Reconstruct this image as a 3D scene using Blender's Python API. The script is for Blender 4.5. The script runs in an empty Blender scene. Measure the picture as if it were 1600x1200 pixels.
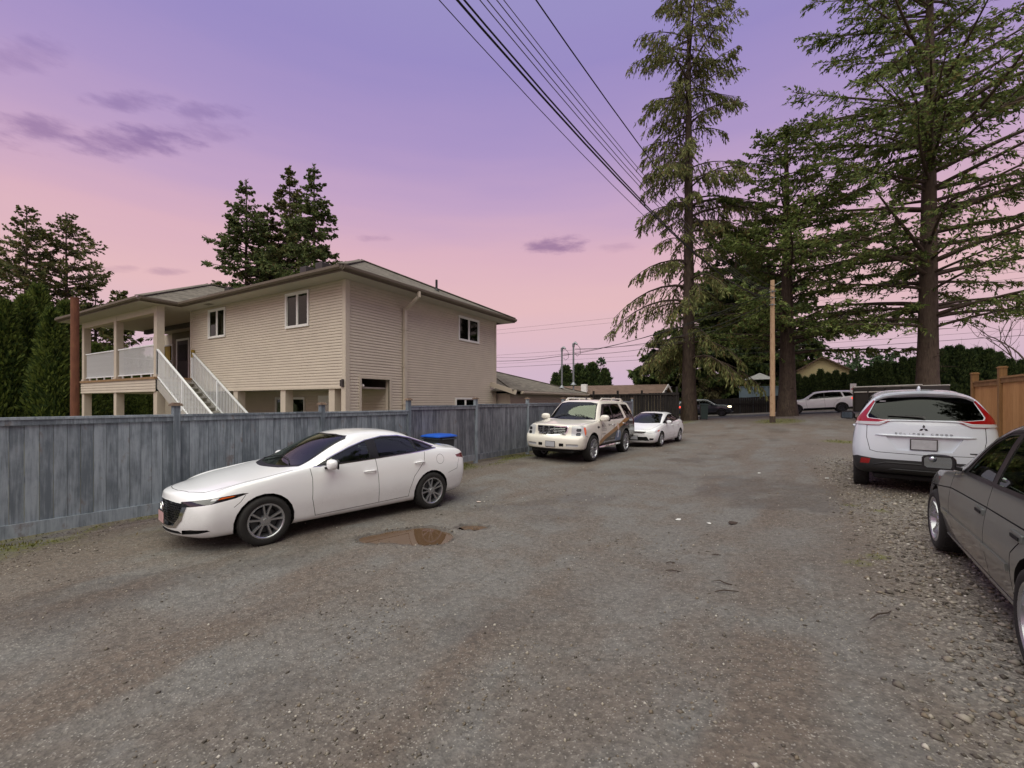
import bpy, bmesh, math, random
import numpy as np
from mathutils import Vector, Matrix
from mathutils.bvhtree import BVHTree
from math import radians, sin, cos, pi

# ------------------------------------------------------------------ camera, sky, sun, exposure
sc = bpy.context.scene
col = sc.collection
F, HX, HY, CAMH = 694.0, 800.0, 628.0, 1.88        # focal length and horizon in photo pixels (1600 wide), eye height
YAW = math.radians(30.6)
SU = (math.sin(YAW), math.cos(YAW))

cam_d = bpy.data.cameras.new('camera'); cam = bpy.data.objects.new('camera', cam_d); col.objects.link(cam)
cam.location = (0, 0, CAMH); cam.rotation_euler = (radians(90), 0, YAW)
cam_d.sensor_width = 36.0; cam_d.lens = 36.0*F/1600; cam_d.shift_y = (HY-600)/1600
cam_d.clip_start = 0.05; cam_d.clip_end = 6000
sc.camera = cam

def lin(r, g, b, a=1.0):
    f = lambda c: (c/255/12.92) if c <= 10 else ((c/255+0.055)/1.055)**2.4
    return (f(r), f(g), f(b), a)

def make_world():
    w = bpy.data.worlds.new('World'); sc.world = w; w.use_nodes = True
    nt = w.node_tree; nt.nodes.clear(); N = nt.nodes.new; L = nt.links.new
    out = N('ShaderNodeOutputWorld'); bg = N('ShaderNodeBackground'); L(bg.outputs[0], out.inputs[0])
    tc = N('ShaderNodeTexCoord'); sp = N('ShaderNodeSeparateXYZ'); L(tc.outputs['Generated'], sp.inputs[0])
    def m(op, a, b=None, c=None, clamp=False):
        n = N('ShaderNodeMath'); n.operation = op; n.use_clamp = clamp
        for i, v in enumerate((a, b, c)):
            if v is None: continue
            if isinstance(v, (int, float)): n.inputs[i].default_value = v
            else: L(v, n.inputs[i])
        return n.outputs[0]
    el = m('ARCSINE', sp.outputs[2])
    az = m('ARCTAN2', sp.outputs[0], sp.outputs[1])
    # soft wide streaks: noise stretched sideways
    cv = N('ShaderNodeCombineXYZ'); L(m('MULTIPLY', az, 1.6), cv.inputs[0]); L(m('MULTIPLY', el, 11.0), cv.inputs[1])
    ns = N('ShaderNodeTexNoise'); ns.inputs['Scale'].default_value = 1.7; ns.inputs['Detail'].default_value = 5
    L(cv.outputs[0], ns.inputs['Vector'])
    wob = m('MULTIPLY_ADD', ns.outputs['Fac'], 0.07, -0.035)
    h = m('ADD', m('DIVIDE', el, radians(60)), wob, clamp=True)
    rp = N('ShaderNodeValToRGB'); L(h, rp.inputs[0]); cr = rp.color_ramp
    stops = [(0.0, (198,178,202)), (6, (215,184,197)), (12, (226,186,190)), (18, (217,177,192)), (23, (195,164,197)), (29, (172,150,197)), (37, (152,139,195)), (44, (152,144,196)), (60, (178,173,200))]
    while len(cr.elements) < len(stops): cr.elements.new(0.5)
    for e, (d, c) in zip(cr.elements, stops): e.position = d/60; e.color = lin(*c)
    colr = rp.outputs[0]
    # a few low violet clouds, each an uneven patch in azimuth / elevation
    cv2 = N('ShaderNodeCombineXYZ'); L(m('MULTIPLY', az, 15.0), cv2.inputs[0]); L(m('MULTIPLY', el, 46.0), cv2.inputs[1])
    n2 = N('ShaderNodeTexNoise'); n2.inputs['Scale'].default_value = 1.0; n2.inputs['Detail'].default_value = 6; n2.inputs['Roughness'].default_value = 0.6
    L(cv2.outputs[0], n2.inputs['Vector'])
    nz = m('MULTIPLY_ADD', n2.outputs['Fac'], 6.0, -3.0)
    total = None
    for (px, py, sx, sy, amt) in [(200,222,110,22,.85), (55,203,75,20,.8), (205,160,60,14,.6), (335,175,50,12,.5), (330,205,70,12,.4), (40,85,75,20,.4),
                                  (868,385,48,13,1.0), (585,372,26,6,.45), (258,424,30,6,.5), (185,421,30,5,.35), (965,386,34,6,.3),
                                  (-420,180,140,30,.7), (1950,210,130,26,.6), (2600,330,160,26,.7), (-1100,260,200,34,.7)]:
        X, Y = (px-HX)/F, 1.0; r = math.hypot(X, Y); e0 = math.atan2((HY-py)/F, r); a0 = math.atan2(X, Y)-YAW
        sa = sx/F/r/r; se = sy/F/r
        v0 = (HY-py)/F; tilt = -v0*sin(math.atan(X))/(1+(v0*cos(math.atan(X)))**2) if abs(X) < 1.3 else 0.0
        da = m('SUBTRACT', az, a0); dx = m('DIVIDE', da, sa); dy = m('DIVIDE', m('SUBTRACT', m('SUBTRACT', el, e0), m('MULTIPLY', da, tilt)), se)
        q = m('ADD', m('ADD', m('MULTIPLY', dx, dx), m('MULTIPLY', dy, dy)), nz)
        mk = N('ShaderNodeMapRange'); mk.interpolation_type = 'SMOOTHSTEP'; mk.clamp = True
        mk.inputs[1].default_value = 1.7; mk.inputs[2].default_value = -0.7; mk.inputs[3].default_value = 0; mk.inputs[4].default_value = amt
        L(q, mk.inputs[0])
        total = mk.outputs[0] if total is None else m('MAXIMUM', total, mk.outputs[0])
    mx = N('ShaderNodeMix'); mx.data_type = 'RGBA'; mx.blend_type = 'MULTIPLY'
    L(total, mx.inputs['Factor']); L(colr, mx.inputs[6]); mx.inputs[7].default_value = (0.54, 0.50, 0.66, 1)
    L(mx.outputs[2], bg.inputs[0]); bg.inputs[1].default_value = SKY
EXPO = 1.25
SKY = 0.43
make_world()
sun_d = bpy.data.lights.new('sun', 'SUN'); sun = bpy.data.objects.new('sun', sun_d); col.objects.link(sun)
sun_d.energy = 1.5; sun_d.angle = radians(82); sun_d.color = (1.0, 0.99, 0.78)
SUN_AZ, SUN_EL = radians(172), radians(66)          # from behind the viewer, a little to the right
sv = Vector((sin(SUN_AZ)*cos(SUN_EL), cos(SUN_AZ)*cos(SUN_EL), sin(SUN_EL)))
sun.rotation_euler = sv.to_track_quat('Z', 'Y').to_euler()
sc.view_settings.view_transform = 'Standard'; sc.view_settings.look = 'None'
sc.view_settings.exposure = EXPO; sc.view_settings.gamma = 1.0; sc.view_settings.use_curve_mapping = False
sc.render.resolution_x = 1024; sc.render.resolution_y = 768
# ------------------------------------------------------------------ pixel -> place
def ray(px, py):
    X, Z = (px-HX)/F, 1.0
    return np.array([X*SU[1]-Z*SU[0], X*SU[0]+Z*SU[1], (HY-py)/F])
CAM = np.array([0, 0, CAMH])
def at_depth(px, py, Z): return CAM+ray(px, py)*Z
def on_x(px, py, x): r = ray(px, py); return CAM+r*(x/r[0])
def on_y(px, py, y): r = ray(px, py); return CAM+r*(y/r[1])
def on_z(px, py, z): r = ray(px, py); return CAM+r*((z-CAMH)/r[2])
def on_line(px, p, d):
    "where the vertical plane through pixel column px meets the ground line p + t d; returns x, y, depth"
    r = ray(px, HY); A = np.array([[r[0], -d[0]], [r[1], -d[1]]]); s = np.linalg.solve(A, np.array([p[0], p[1]]))
    return r[0]*s[0], r[1]*s[0], s[0]
def sstep(a, b, x):
    t = np.clip((np.asarray(x, float)-a)/(b-a), 0, 1); return t*t*(3-2*t)

# ------------------------------------------------------------------ node materials
MATS = {}
class NT:
    def __init__(s, name):
        s.m = bpy.data.materials.new(name); s.m.use_nodes = True; s.t = s.m.node_tree; s.b = s.t.nodes['Principled BSDF']
        s.out = s.t.nodes['Material Output']; MATS[name] = s.m
    def n(s, typ, **kw):
        n = s.t.nodes.new('ShaderNode'+typ)
        for k, v in kw.items():
            if k.startswith('i_'):
                k2 = k[2:].replace('_', ' '); n.inputs[int(k2) if k2.isdigit() else k2].default_value = v
            else: setattr(n, k, v)
        return n
    def l(s, a, b): s.t.links.new(a, b)
    def sock(s, n, i, v):
        if isinstance(v, (int, float)): n.inputs[i].default_value = v
        elif isinstance(v, tuple): n.inputs[i].default_value = v
        else: s.l(v, n.inputs[i])
    def math(s, op, a, b=None, c=None, clamp=False):
        n = s.n('Math', operation=op, use_clamp=clamp)
        for i, v in enumerate((a, b, c)):
            if v is not None: s.sock(n, i, v)
        return n.outputs[0]
    def mix(s, f, a, b, blend='MIX'):
        n = s.n('Mix', data_type='RGBA', blend_type=blend)
        s.sock(n, 0, f); s.sock(n, 6, a); s.sock(n, 7, b); return n.outputs[2]
    def coord(s, which='Object', scale=(1,1,1), rot=(0,0,0)):
        tc = s.n('TexCoord'); mp = s.n('Mapping'); mp.inputs['Scale'].default_value = scale; mp.inputs['Rotation'].default_value = rot
        if which == 'World':
            g = s.n('NewGeometry'); s.l(g.outputs['Position'], mp.inputs[0])
        else: s.l(tc.outputs[which], mp.inputs[0])
        return mp.outputs[0]
    def noise(s, vec, scale, detail=4, rough=.55, dist=0.0):
        n = s.n('TexNoise'); n.inputs['Scale'].default_value = scale; n.inputs['Detail'].default_value = detail; n.inputs['Roughness'].default_value = rough; n.inputs['Distortion'].default_value = dist
        s.l(vec, n.inputs['Vector']); return n.outputs['Fac']
    def ramp(s, f, *stops):
        n = s.n('ValToRGB'); s.l(f, n.inputs[0]); cr = n.color_ramp
        while len(cr.elements) < len(stops): cr.elements.new(.5)
        for e, (p, c) in zip(cr.elements, stops): e.position = p; e.color = c if isinstance(c, tuple) else (c, c, c, 1)
        return n.outputs[0]
    def mr(s, f, a, b, c=0.0, d=1.0, smooth=True):
        n = s.n('MapRange', interpolation_type='SMOOTHSTEP' if smooth else 'LINEAR', clamp=True)
        s.l(f, n.inputs[0])
        for i, v in enumerate((a, b, c, d)): n.inputs[i+1].default_value = v
        return n.outputs[0]
    def bump(s, h, strength=.3, dist=.02, prev=None):
        n = s.n('Bump'); n.inputs['Strength'].default_value = strength; n.inputs['Distance'].default_value = dist; s.l(h, n.inputs['Height'])
        if prev is not None: s.l(prev, n.inputs['Normal'])
        s.l(n.outputs[0], s.b.inputs['Normal']); return n.outputs[0]
    def set(s, **kw):
        for k, v in kw.items(): s.sock(s.b, k.replace('_', ' '), v)
        return s

def simple(name, c, rough=.5, metal=0.0, var=.12, scale=6.0, coat=0.0, bump=0.0, bscale=40.0, which='Object', stretch=(1,1,1), spec=.5):
    "one base colour with mottled variation, uneven gloss and fine relief"
    if name in MATS: return MATS[name]
    t = NT(name); v = t.coord(which, stretch); nz = t.noise(v, scale, 5)
    a = tuple(max(0, x*(1-var)) for x in c[:3])+(1,); b = tuple(min(1, x*(1+var)) for x in c[:3])+(1,)
    t.set(Base_Color=t.ramp(nz, (.3, a), (.7, b)), Metallic=metal, Coat_Weight=coat, Specular_IOR_Level=spec)
    t.set(Roughness=t.mr(nz, .2, .8, max(.02, rough-.06), min(1, rough+.06)))
    if bump: t.bump(t.noise(t.coord(which, stretch), bscale, 3), bump, .01)
    return t.m

# ------------------------------------------------------------------ meshes
class MB:
    def __init__(s): s.v = []; s.f = []
    def add(s, V, Fc):
        o = len(s.v); s.v.extend([tuple(p) for p in V]); s.f.extend([tuple(o+i for i in f) for f in Fc]); return s
    def box(s, a, b, M=None):
        x0,y0,z0 = a; x1,y1,z1 = b
        V = [(x0,y0,z0),(x1,y0,z0),(x1,y1,z0),(x0,y1,z0),(x0,y0,z1),(x1,y0,z1),(x1,y1,z1),(x0,y1,z1)]
        if M is not None: V = [M @ Vector(p) for p in V]
        flip = (x1-x0)*(y1-y0)*(z1-z0) < 0
        Fc = [(0,3,2,1),(4,5,6,7),(0,1,5,4),(1,2,6,5),(2,3,7,6),(3,0,4,7)]
        return s.add(V, [tuple(reversed(f)) for f in Fc] if flip else Fc)
    def prism(s, pts, d):
        "closed polygon pts (3-D, planar) pushed along vector d"
        n = len(pts); P = [Vector(p) for p in pts]; d = Vector(d)
        nn = Vector((0,0,0))
        for i in range(n): nn += P[i].cross(P[(i+1) % n])
        if nn.dot(d) > 0: P = P[::-1]
        V = P+[p+d for p in P]
        return s.add(V, [tuple(range(n)), tuple(reversed(range(n, 2*n)))]+[(i, i+n, (i+1) % n+n, (i+1) % n) for i in range(n)])
    def tube(s, path, rad, n=8, cap=True):
        P = [Vector(p) for p in path]; k = len(P)
        if not hasattr(rad, '__len__'): rad = [rad]*k
        V = []; up = None
        for i in range(k):
            t = (P[min(i+1, k-1)]-P[max(i-1, 0)]).normalized()
            if up is None: up = Vector((0,0,1)) if abs(t.z) < .9 else Vector((1,0,0))
            a = t.cross(up).normalized(); b = a.cross(t).normalized(); up = b
            for j in range(n):
                w = 2*pi*j/n; V.append(P[i]+(a*cos(w)+b*sin(w))*rad[i])
        Fc = [(i*n+j, i*n+(j+1) % n, (i+1)*n+(j+1) % n, (i+1)*n+j) for i in range(k-1) for j in range(n)]
        if cap: Fc += [tuple(reversed(range(n))), tuple((k-1)*n+j for j in range(n))]
        return s.add(V, Fc)
    def bar(s, a, b, w, h, up=(0,0,1)):
        "box-section bar from a to b, w across, h along up"
        a, b, up = Vector(a), Vector(b), Vector(up); t = (b-a).normalized(); r = t.cross(up).normalized(); u = r.cross(t)
        V = [p+r*x*w/2+u*y*h/2 for p in (a, b) for (x, y) in ((-1,-1),(1,-1),(1,1),(-1,1))]
        return s.add(V, [(0,1,2,3),(7,6,5,4),(0,4,5,1),(1,5,6,2),(2,6,7,3),(3,7,4,0)])
    def lathe(s, prof, n=32, M=None, axis='z', arc=None):
        "prof: list of (r, h)"
        V = []; k = len(prof); full = arc is None; m = n if full else n+1
        for (r, h) in prof:
            for j in range(m):
                w = 2*pi*j/n if full else arc[0]+(arc[1]-arc[0])*j/n
                p = Vector((r*cos(w), r*sin(w), h))
                if axis == 'y': p = Vector((p.x, p.z, p.y))
                if axis == 'x': p = Vector((p.z, p.x, p.y))
                V.append(M @ p if M is not None else p)
        nj = n if full else n
        Fc = [(i*m+j, i*m+(j+1) % m, (i+1)*m+(j+1) % m, (i+1)*m+j) for i in range(k-1) for j in range(nj)]
        return s.add(V, Fc)
    def build(s, name, mat, parent=None, smooth=False, bevel=0.0, loc=None):
        me = bpy.data.meshes.new(name); me.from_pydata(s.v, [], s.f); me.validate()
        bm = bmesh.new(); bm.from_mesh(me); bmesh.ops.recalc_face_normals(bm, faces=bm.faces[:])
        if bevel: bmesh.ops.bevel(bm, geom=bm.edges[:], offset=bevel, segments=2, affect='EDGES', profile=.5)
        bm.to_mesh(me); bm.free()
        return link(name, me, mat, parent, smooth, loc)
def link(name, me, mat, parent=None, smooth=False, loc=None):
    if mat is not None: me.materials.append(mat if not isinstance(mat, str) else MATS[mat])
    if smooth:
        me.shade_smooth()
        if smooth != 'all': me.set_sharp_from_angle(angle=radians(38))
    o = bpy.data.objects.new(name, me); col.objects.link(o)
    if parent is not None: o.parent = parent
    if loc is not None: o.location = loc
    return o
def fast_mesh(name, V, Fq, mat, parent=None, smooth=False):
    "numpy vertices (n,3) and equal-sized faces (m,k)"
    V = np.ascontiguousarray(V, np.float32); Fq = np.ascontiguousarray(Fq, np.int32); me = bpy.data.meshes.new(name)
    k = Fq.shape[1]; me.vertices.add(len(V)); me.vertices.foreach_set('co', V.ravel())
    me.loops.add(Fq.size); me.loops.foreach_set('vertex_index', Fq.ravel())
    me.polygons.add(len(Fq)); me.polygons.foreach_set('loop_start', np.arange(0, Fq.size, k, dtype=np.int32))
    me.update(calc_edges=True)
    o = link(name, me, mat, parent)
    if smooth: me.shade_smooth()
    return o
def empty(name, loc=(0,0,0), rz=0.0):
    o = bpy.data.objects.new(name, None); col.objects.link(o); o.location = loc; o.rotation_euler = (0, 0, rz); o.empty_display_size = .2; return o
def tag(o, label, cat, group=None):
    o['label'] = label; o['category'] = cat
    if group: o['group'] = group
    return o
def structure(o): o['kind'] = 'structure'; return o
def copy_tree(o, parent=None):
    c = o.copy(); col.objects.link(c); c.parent = parent
    for ch in list(o.children): copy_tree(ch, c)
    return c

# value noise for terrain and scatter
def vnoise(x, y, seed=0):
    x = np.asarray(x, float); y = np.asarray(y, float); xi = np.floor(x).astype(np.int64); yi = np.floor(y).astype(np.int64); fx = x-xi; fy = y-yi
    def h(a, b):
        n = (a*374761393+b*668265263+seed*2147483647) & 0x7fffffff; n = ((n ^ (n >> 13))*1274126177) & 0x7fffffff; n = n ^ (n >> 16)
        return (n & 0xffff)/65535.0
    u = fx*fx*(3-2*fx); v = fy*fy*(3-2*fy)
    return (h(xi,yi)*(1-u)+h(xi+1,yi)*u)*(1-v)+(h(xi,yi+1)*(1-u)+h(xi+1,yi+1)*u)*v
def fbm(x, y, seed=0, o=4):
    r = 0; a = .5
    for i in range(o): r = r+a*vnoise(np.asarray(x)*2**i, np.asarray(y)*2**i, seed+i*17); a *= .5
    return r
# the lie of the land: flat lane, a higher gravel verge on the right, a rise to the street
_gy = [-200, 14, 18, 23, 28, 32, 37, 42, 400]; _gz = [0, 0, .03, .13, .42, .68, .90, 1.0, 1.0]
def ground0(x, y):
    far = .75+.062*np.clip(x, -10, 10)
    b = np.interp(y, _gy, _gz)*far; v = .32*sstep(-2.4, 1.6, x)*(1-sstep(16, 30, y))
    return b+v
def gz(x, y): return float(ground0(x, y))
# ------------------------------------------------------------------ ground
FP, FD = np.array([-8.75, -.3]), np.array([1.15, 15.3])/np.hypot(1.15, 15.3)        # fence line along the lane
def fence_x(y): return FP[0]+(np.asarray(y)-FP[1])*FD[0]/FD[1]
PUD = [(on_z(px, py, 0)[:2], a, b, r) for px, py, a, b, r in ((604,838,.34,.16,.5), (632,834,.36,.20,.5), (656,833,.30,.26,.5), (676,838,.24,.24,.5), (648,843,.26,.12,.5), (738,822,.22,.10,.5))]
def pud_depth(x, y):
    d = np.zeros_like(x)
    for (c, a, b, r) in PUD:
        u = (x-c[0])*SU[1]+(y-c[1])*SU[0]; v = -(x-c[0])*SU[0]+(y-c[1])*SU[1]
        q = (u/a)**2+(v/(b*1.35))**2; d = np.maximum(d, np.clip(1-q*.55, 0, 1))
    return d
def ground_h(x, y):
    near = np.exp(-((x+2)/26)**2-((y-10)/30)**2)
    z = ground0(x, y)+near*(.07*(fbm(x*.45, y*.22, 3)-.47)+.035*(fbm(x*1.7, y*.8, 9)-.47)+.018*(fbm(x*7, y*6, 5, 3)-.44))
    verge = sstep(-.4, 1.8, x-.02*y)*near; z = z+verge*.03*(fbm(x*9, y*9, 21, 3)-.44)
    for rx, w in ((-3.3, .34), (-1.6, .36), (-5.0, .3)):                 # wheel tracks
        z = z-.02*near*np.exp(-((x-rx-.25*np.sin(y*.3))/w)**2)
    pd = pud_depth(x+.10*(fbm(x*3, y*3, 31)-.47), y+.10*(fbm(x*3+9, y*3, 37)-.47))
    z = z*(1-sstep(.0, .45, pd)*.8)-.075*sstep(.1, .7, pd)+.02*sstep(0, .12, pd)*(1-sstep(.12, .3, pd))
    return z
def axis(fine, lo, hi, step, grow=1.16, end=2500):
    a = list(np.arange(lo, hi+1e-6, step)); s = step
    up = []; v = hi
    while v < end: s = min(s*grow, 400); v += s; up.append(v)
    dn = []; v = lo; s = step
    while v > -end: s = min(s*grow, 400); v -= s; dn.append(v)
    return np.array(dn[::-1]+a+up)
gx = axis(0, -9.6, 6.0, .055, 1.10); gy = axis(0, .6, 13.0, .055, 1.045)
GX, GY = np.meshgrid(gx, gy); GZ = ground_h(GX, GY); nx, ny = len(gx), len(gy)
V = np.stack([GX.ravel(), GY.ravel(), GZ.ravel()], 1); ii = np.arange(nx*ny).reshape(ny, nx)
Fq = np.stack([ii[:-1,:-1].ravel(), ii[:-1,1:].ravel(), ii[1:,1:].ravel(), ii[1:,:-1].ravel()], 1)

def ground_material():
    t = NT('lane_gravel'); at = t.n('Attribute', attribute_name='cover'); sp = t.n('SeparateColor'); t.l(at.outputs['Color'], sp.inputs[0])
    v = t.coord('World'); n1 = t.noise(v, 1.1, 6, .6); n2 = t.noise(v, 16, 5, .65); n3 = t.noise(v, 90, 4, .7)
    vo = t.n('TexVoronoi'); vo.inputs['Scale'].default_value = 55; t.l(v, vo.inputs['Vector'])
    vs = t.n('TexVoronoi'); vs.inputs['Scale'].default_value = 120; t.l(v, vs.inputs['Vector'])
    grey = t.mix(t.mr(n2, .3, .7), lin(91, 90, 88), lin(116, 115, 113))
    brown = t.mix(t.mr(n2, .3, .7), lin(79, 70, 64), lin(108, 97, 89))
    c = t.mix(t.math('MULTIPLY', t.mr(n1, .44, .60), .55), grey, brown)
    c = t.mix(t.math('MULTIPLY', sp.outputs[0], t.mr(n2, .2, .6, .6, 1), clamp=True), c, brown)
    sepc = t.n('SeparateColor'); t.l(vo.outputs['Color'], sepc.inputs[0])
    peb = t.ramp(sepc.outputs[0], (0, lin(84, 79, 72)), (.5, lin(118, 112, 103)), (.85, lin(150, 142, 130)), (1, lin(186, 180, 168)))
    c = t.mix(t.math('MULTIPLY', sp.outputs[2], .62), c, peb)
    sep2 = t.n('SeparateColor'); t.l(vs.outputs['Color'], sep2.inputs[0])
    fleck = t.math('MULTIPLY', t.mr(sep2.outputs[1], .93, .98), .38); c = t.mix(fleck, c, lin(190, 186, 178))
    dark = t.math('MULTIPLY', t.mr(n3, .56, .72), .30); c = t.mix(dark, c, lin(58, 52, 48))
    moss = t.math('MULTIPLY', sp.outputs[1], t.mr(n2, .38, .58), clamp=True); c = t.mix(moss, c, t.mix(n3, lin(70, 76, 36), lin(122, 124, 62)))
    wet = at.outputs['Alpha']; c = t.mix(t.math('MULTIPLY', wet, .8), c, t.mix(1.0, c, (.50, .46, .43, 1), 'MULTIPLY'))
    t.set(Base_Color=c, Roughness=t.math('SUBTRACT', t.mr(n1, .35, .7, .82, .97), t.math('MULTIPLY', wet, .35)), Specular_IOR_Level=.3)
    b1 = t.bump(n2, .45, .03); b2 = t.bump(vo.outputs['Distance'], .4, .012, b1); t.bump(n3, .35, .008, b2)
    return t.m
ground_material()
go = fast_mesh('ground', V, Fq, MATS['lane_gravel'], None, True); structure(go)
def cover(x, y):
    fx = x-fence_x(y)
    wx = x+1.1*(fbm(x*.6, y*.35, 75)-.47)+.35*(fbm(x*2.5, y*1.2, 77)-.47); wy = y+5*(fbm(x*.5, y*.3, 79)-.47)
    streak = .8*sstep(.44, .60, fbm(wx*1.5, wy*.11, 71))*sstep(.30, .58, fbm(wx*.8, wy*.5, 73))
    brown = np.clip(streak+sstep(3.2, .6, fx)*.9*sstep(.35, .55, fbm(x*.8, y*.5, 41))+.9*sstep(14, 24, y)*sstep(.36, .56, fbm(x*.5, y*.4, 43))+.55*sstep(-.2, 1.2, x)*sstep(2.6, 1.2, x)*sstep(.34, .5, fbm(x, y*.6, 47)), 0, 1)
    track = 0
    for rx, w in ((-3.3, .42), (-1.6, .45), (-5.1, .35), (.1, .3)): track = np.maximum(track, np.exp(-((wx-rx-.25*np.sin(y*.3))/w)**2))
    brown = np.clip((brown+.5*sstep(.32, .56, fbm(x*2, y*1.2, 87)))*(1-.85*track*sstep(26, 16, y)), 0, 1)
    side = sstep(.95, .15, np.abs(fx))*sstep(.36, .52, fbm(x*1.6, y*.7, 51))
    isl = sstep(1.3, .4, np.hypot((x-.2)/1.5, (y-34.5)/2.4)); isl2 = sstep(1.2, .3, np.hypot((x-on_z(1315,690,.3)[0])/.75, (y-on_z(1315,690,.3)[1])/1.3)); tu = 0
    for px, py in ((1370, 868), (1340, 875), (1330, 790), (1500, 872), (1375, 800)):
        q = on_z(px, py, .3); tu = tu+.8*sstep(1, .3, np.hypot((x-q[0])/.16, (y-q[1])/.14))
    yard = (fx < -.2)*sstep(-.2, -.6, fx)*.9
    moss = np.clip(np.maximum.reduce([side, isl, isl2, np.clip(tu, 0, 1), yard, sstep(51, 52, y)]), 0, 1)
    grav = np.clip(sstep(.5, 1.5, x-.012*y)*sstep(20, 12, y)+.25, 0, 1)
    return brown, moss, grav
B_, M_, G_ = cover(GX.ravel(), GY.ravel()); W_ = np.clip(sstep(.0, .18, pud_depth(GX.ravel(), GY.ravel()))+.55*sstep(.56, .70, fbm(GX.ravel()*.9, GY.ravel()*.6, 83))*(np.abs(GX.ravel()+3) < 9), 0, 1)
ca = go.data.color_attributes.new('cover', 'FLOAT_COLOR', 'POINT'); ca.data.foreach_set('color', np.stack([B_, M_, G_, W_], 1).astype(np.float32).ravel())

# puddles lie in their hollows
t = NT('puddle_water'); v = t.coord('World'); t.set(Base_Color=lin(92, 72, 54), Roughness=.03, Specular_IOR_Level=.75); t.bump(t.noise(v, 3, 2), .02, .01)
WL = -.036
for k, (px, py, a, b) in enumerate(((645, 836, .80, .62), (738, 822, .3, .22))):
    c = on_z(px, py, WL); mb = MB(); n = 40
    mb.add([(c[0]+(a*cos(w)*SU[1]-b*sin(w)*SU[0]), c[1]+(a*cos(w)*SU[0]+b*sin(w)*SU[1]), WL) for w in np.linspace(0, 2*pi, n+1)[:-1]], [tuple(range(n))])
    o = mb.build('puddle', MATS['puddle_water']); structure(o)
    if o.data.polygons[0].normal.z < 0: o.data.flip_normals()

# street across the end of the lane
def strip(name, x0, x1, y0, y1, dz, mat, n=40):
    xs = np.linspace(x0, x1, n); P = []
    for x in xs:
        for y in (y0, y1): P.append((x, y, .75+.062*float(np.clip(x, -10, 10))+dz))
    Fc = [(2*i, 2*i+2, 2*i+3, 2*i+1) for i in range(n-1)]
    mb = MB(); mb.add(P, Fc); return structure(mb.build(name, MATS[mat]))
simple('asphalt', lin(72, 72, 74), .9, var=.18, scale=3, which='World', bump=.3, bscale=60); simple('road_paint', lin(206, 204, 198), .8, which='World'); simple('concrete', lin(160, 156, 150), .9, which='World', bump=.2)
strip('road', -130, 130, 42.6, 50.6, .012, 'asphalt'); strip('road_marking', -130, 130, 42.95, 43.1, .017, 'road_paint'); strip('road_marking', -130, 130, 50.1, 50.22, .017, 'road_paint')
mb = MB()
xs = np.linspace(-130, 130, 60); zz = [.75+.062*float(np.clip(x, -10, 10)) for x in xs]
for i in range(59): mb.add([(xs[i],50.62,zz[i]-.05),(xs[i+1],50.62,zz[i+1]-.05),(xs[i+1],50.8,zz[i+1]-.05),(xs[i],50.8,zz[i]-.05),(xs[i],50.62,zz[i]+.13),(xs[i+1],50.62,zz[i+1]+.13),(xs[i+1],50.8,zz[i+1]+.13),(xs[i],50.8,zz[i]+.13)], [(4,5,6,7),(0,1,5,4),(3,7,6,2)])
structure(mb.build('kerb', MATS['concrete']))

# ------------------------------------------------------------------ materials of the buildings and fences
def wood(name, c0, c1, rough=.8, streak=9.0, mott=.5, c2=None):
    "vertical boards: long grain, blotchy wear, every board a little different"
    t = NT(name); oi = t.n('ObjectInfo'); ad = t.n('VectorMath', operation='ADD'); g = t.n('NewGeometry'); t.l(g.outputs['Position'], ad.inputs[0])
    sc_ = t.n('VectorMath', operation='SCALE'); cx = t.n('CombineXYZ'); t.l(oi.outputs['Random'], cx.inputs[0]); t.l(oi.outputs['Random'], cx.inputs[1]); t.l(cx.outputs[0], sc_.inputs[0]); sc_.inputs['Scale'].default_value = 37.0; t.l(sc_.outputs[0], ad.inputs[1])
    mp = t.n('Mapping'); mp.inputs['Scale'].default_value = (14, 14, .9); t.l(ad.outputs[0], mp.inputs[0]); gr = t.noise(mp.outputs[0], 2.2, 6, .6, .6)
    mp2 = t.n('Mapping'); mp2.inputs['Scale'].default_value = (3, 3, 1.6); t.l(ad.outputs[0], mp2.inputs[0]); bl = t.noise(mp2.outputs[0], 1.6, 5, .6)
    f = t.math('ADD', t.math('MULTIPLY', gr, 1-mott), t.math('MULTIPLY', bl, mott)); f = t.math('ADD', f, t.math('MULTIPLY_ADD', oi.outputs['Random'], .16, -.08))
    c = t.mix(t.mr(f, .34, .66), c0, c1)
    if c2: c = t.mix(t.math('MULTIPLY', t.mr(bl, .60, .72), .7), c, c2)
    t.set(Base_Color=c, Roughness=rough, Specular_IOR_Level=.3); t.bump(gr, .25, .006); return t.m
wood('fence_grey', lin(98, 107, 115), lin(150, 160, 168), mott=.5, c2=lin(104, 92, 88)); wood('fence_grey_dark', lin(84, 87, 95), lin(136, 140, 148), mott=.35, c2=lin(100, 90, 88))
wood('fence_cap', lin(108, 92, 80), lin(150, 132, 116)); wood('fence_orange', lin(166, 122, 74), lin(188, 144, 92), mott=.5); wood('fence_orange_trim', lin(122, 92, 58), lin(150, 116, 76)); wood('fence_black', lin(24, 22, 22), lin(44, 40, 38)); wood('deck_edge', lin(136, 108, 78), lin(168, 140, 108))
wood('pole_wood', lin(148, 120, 92), lin(182, 154, 124), mott=.25, c2=lin(124, 88, 60)); wood('rust_post', lin(92, 58, 44), lin(120, 78, 58), c2=lin(112, 104, 54)); wood('bark', lin(54, 45, 38), lin(92, 79, 68), mott=.3, c2=lin(84, 86, 56))
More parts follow.
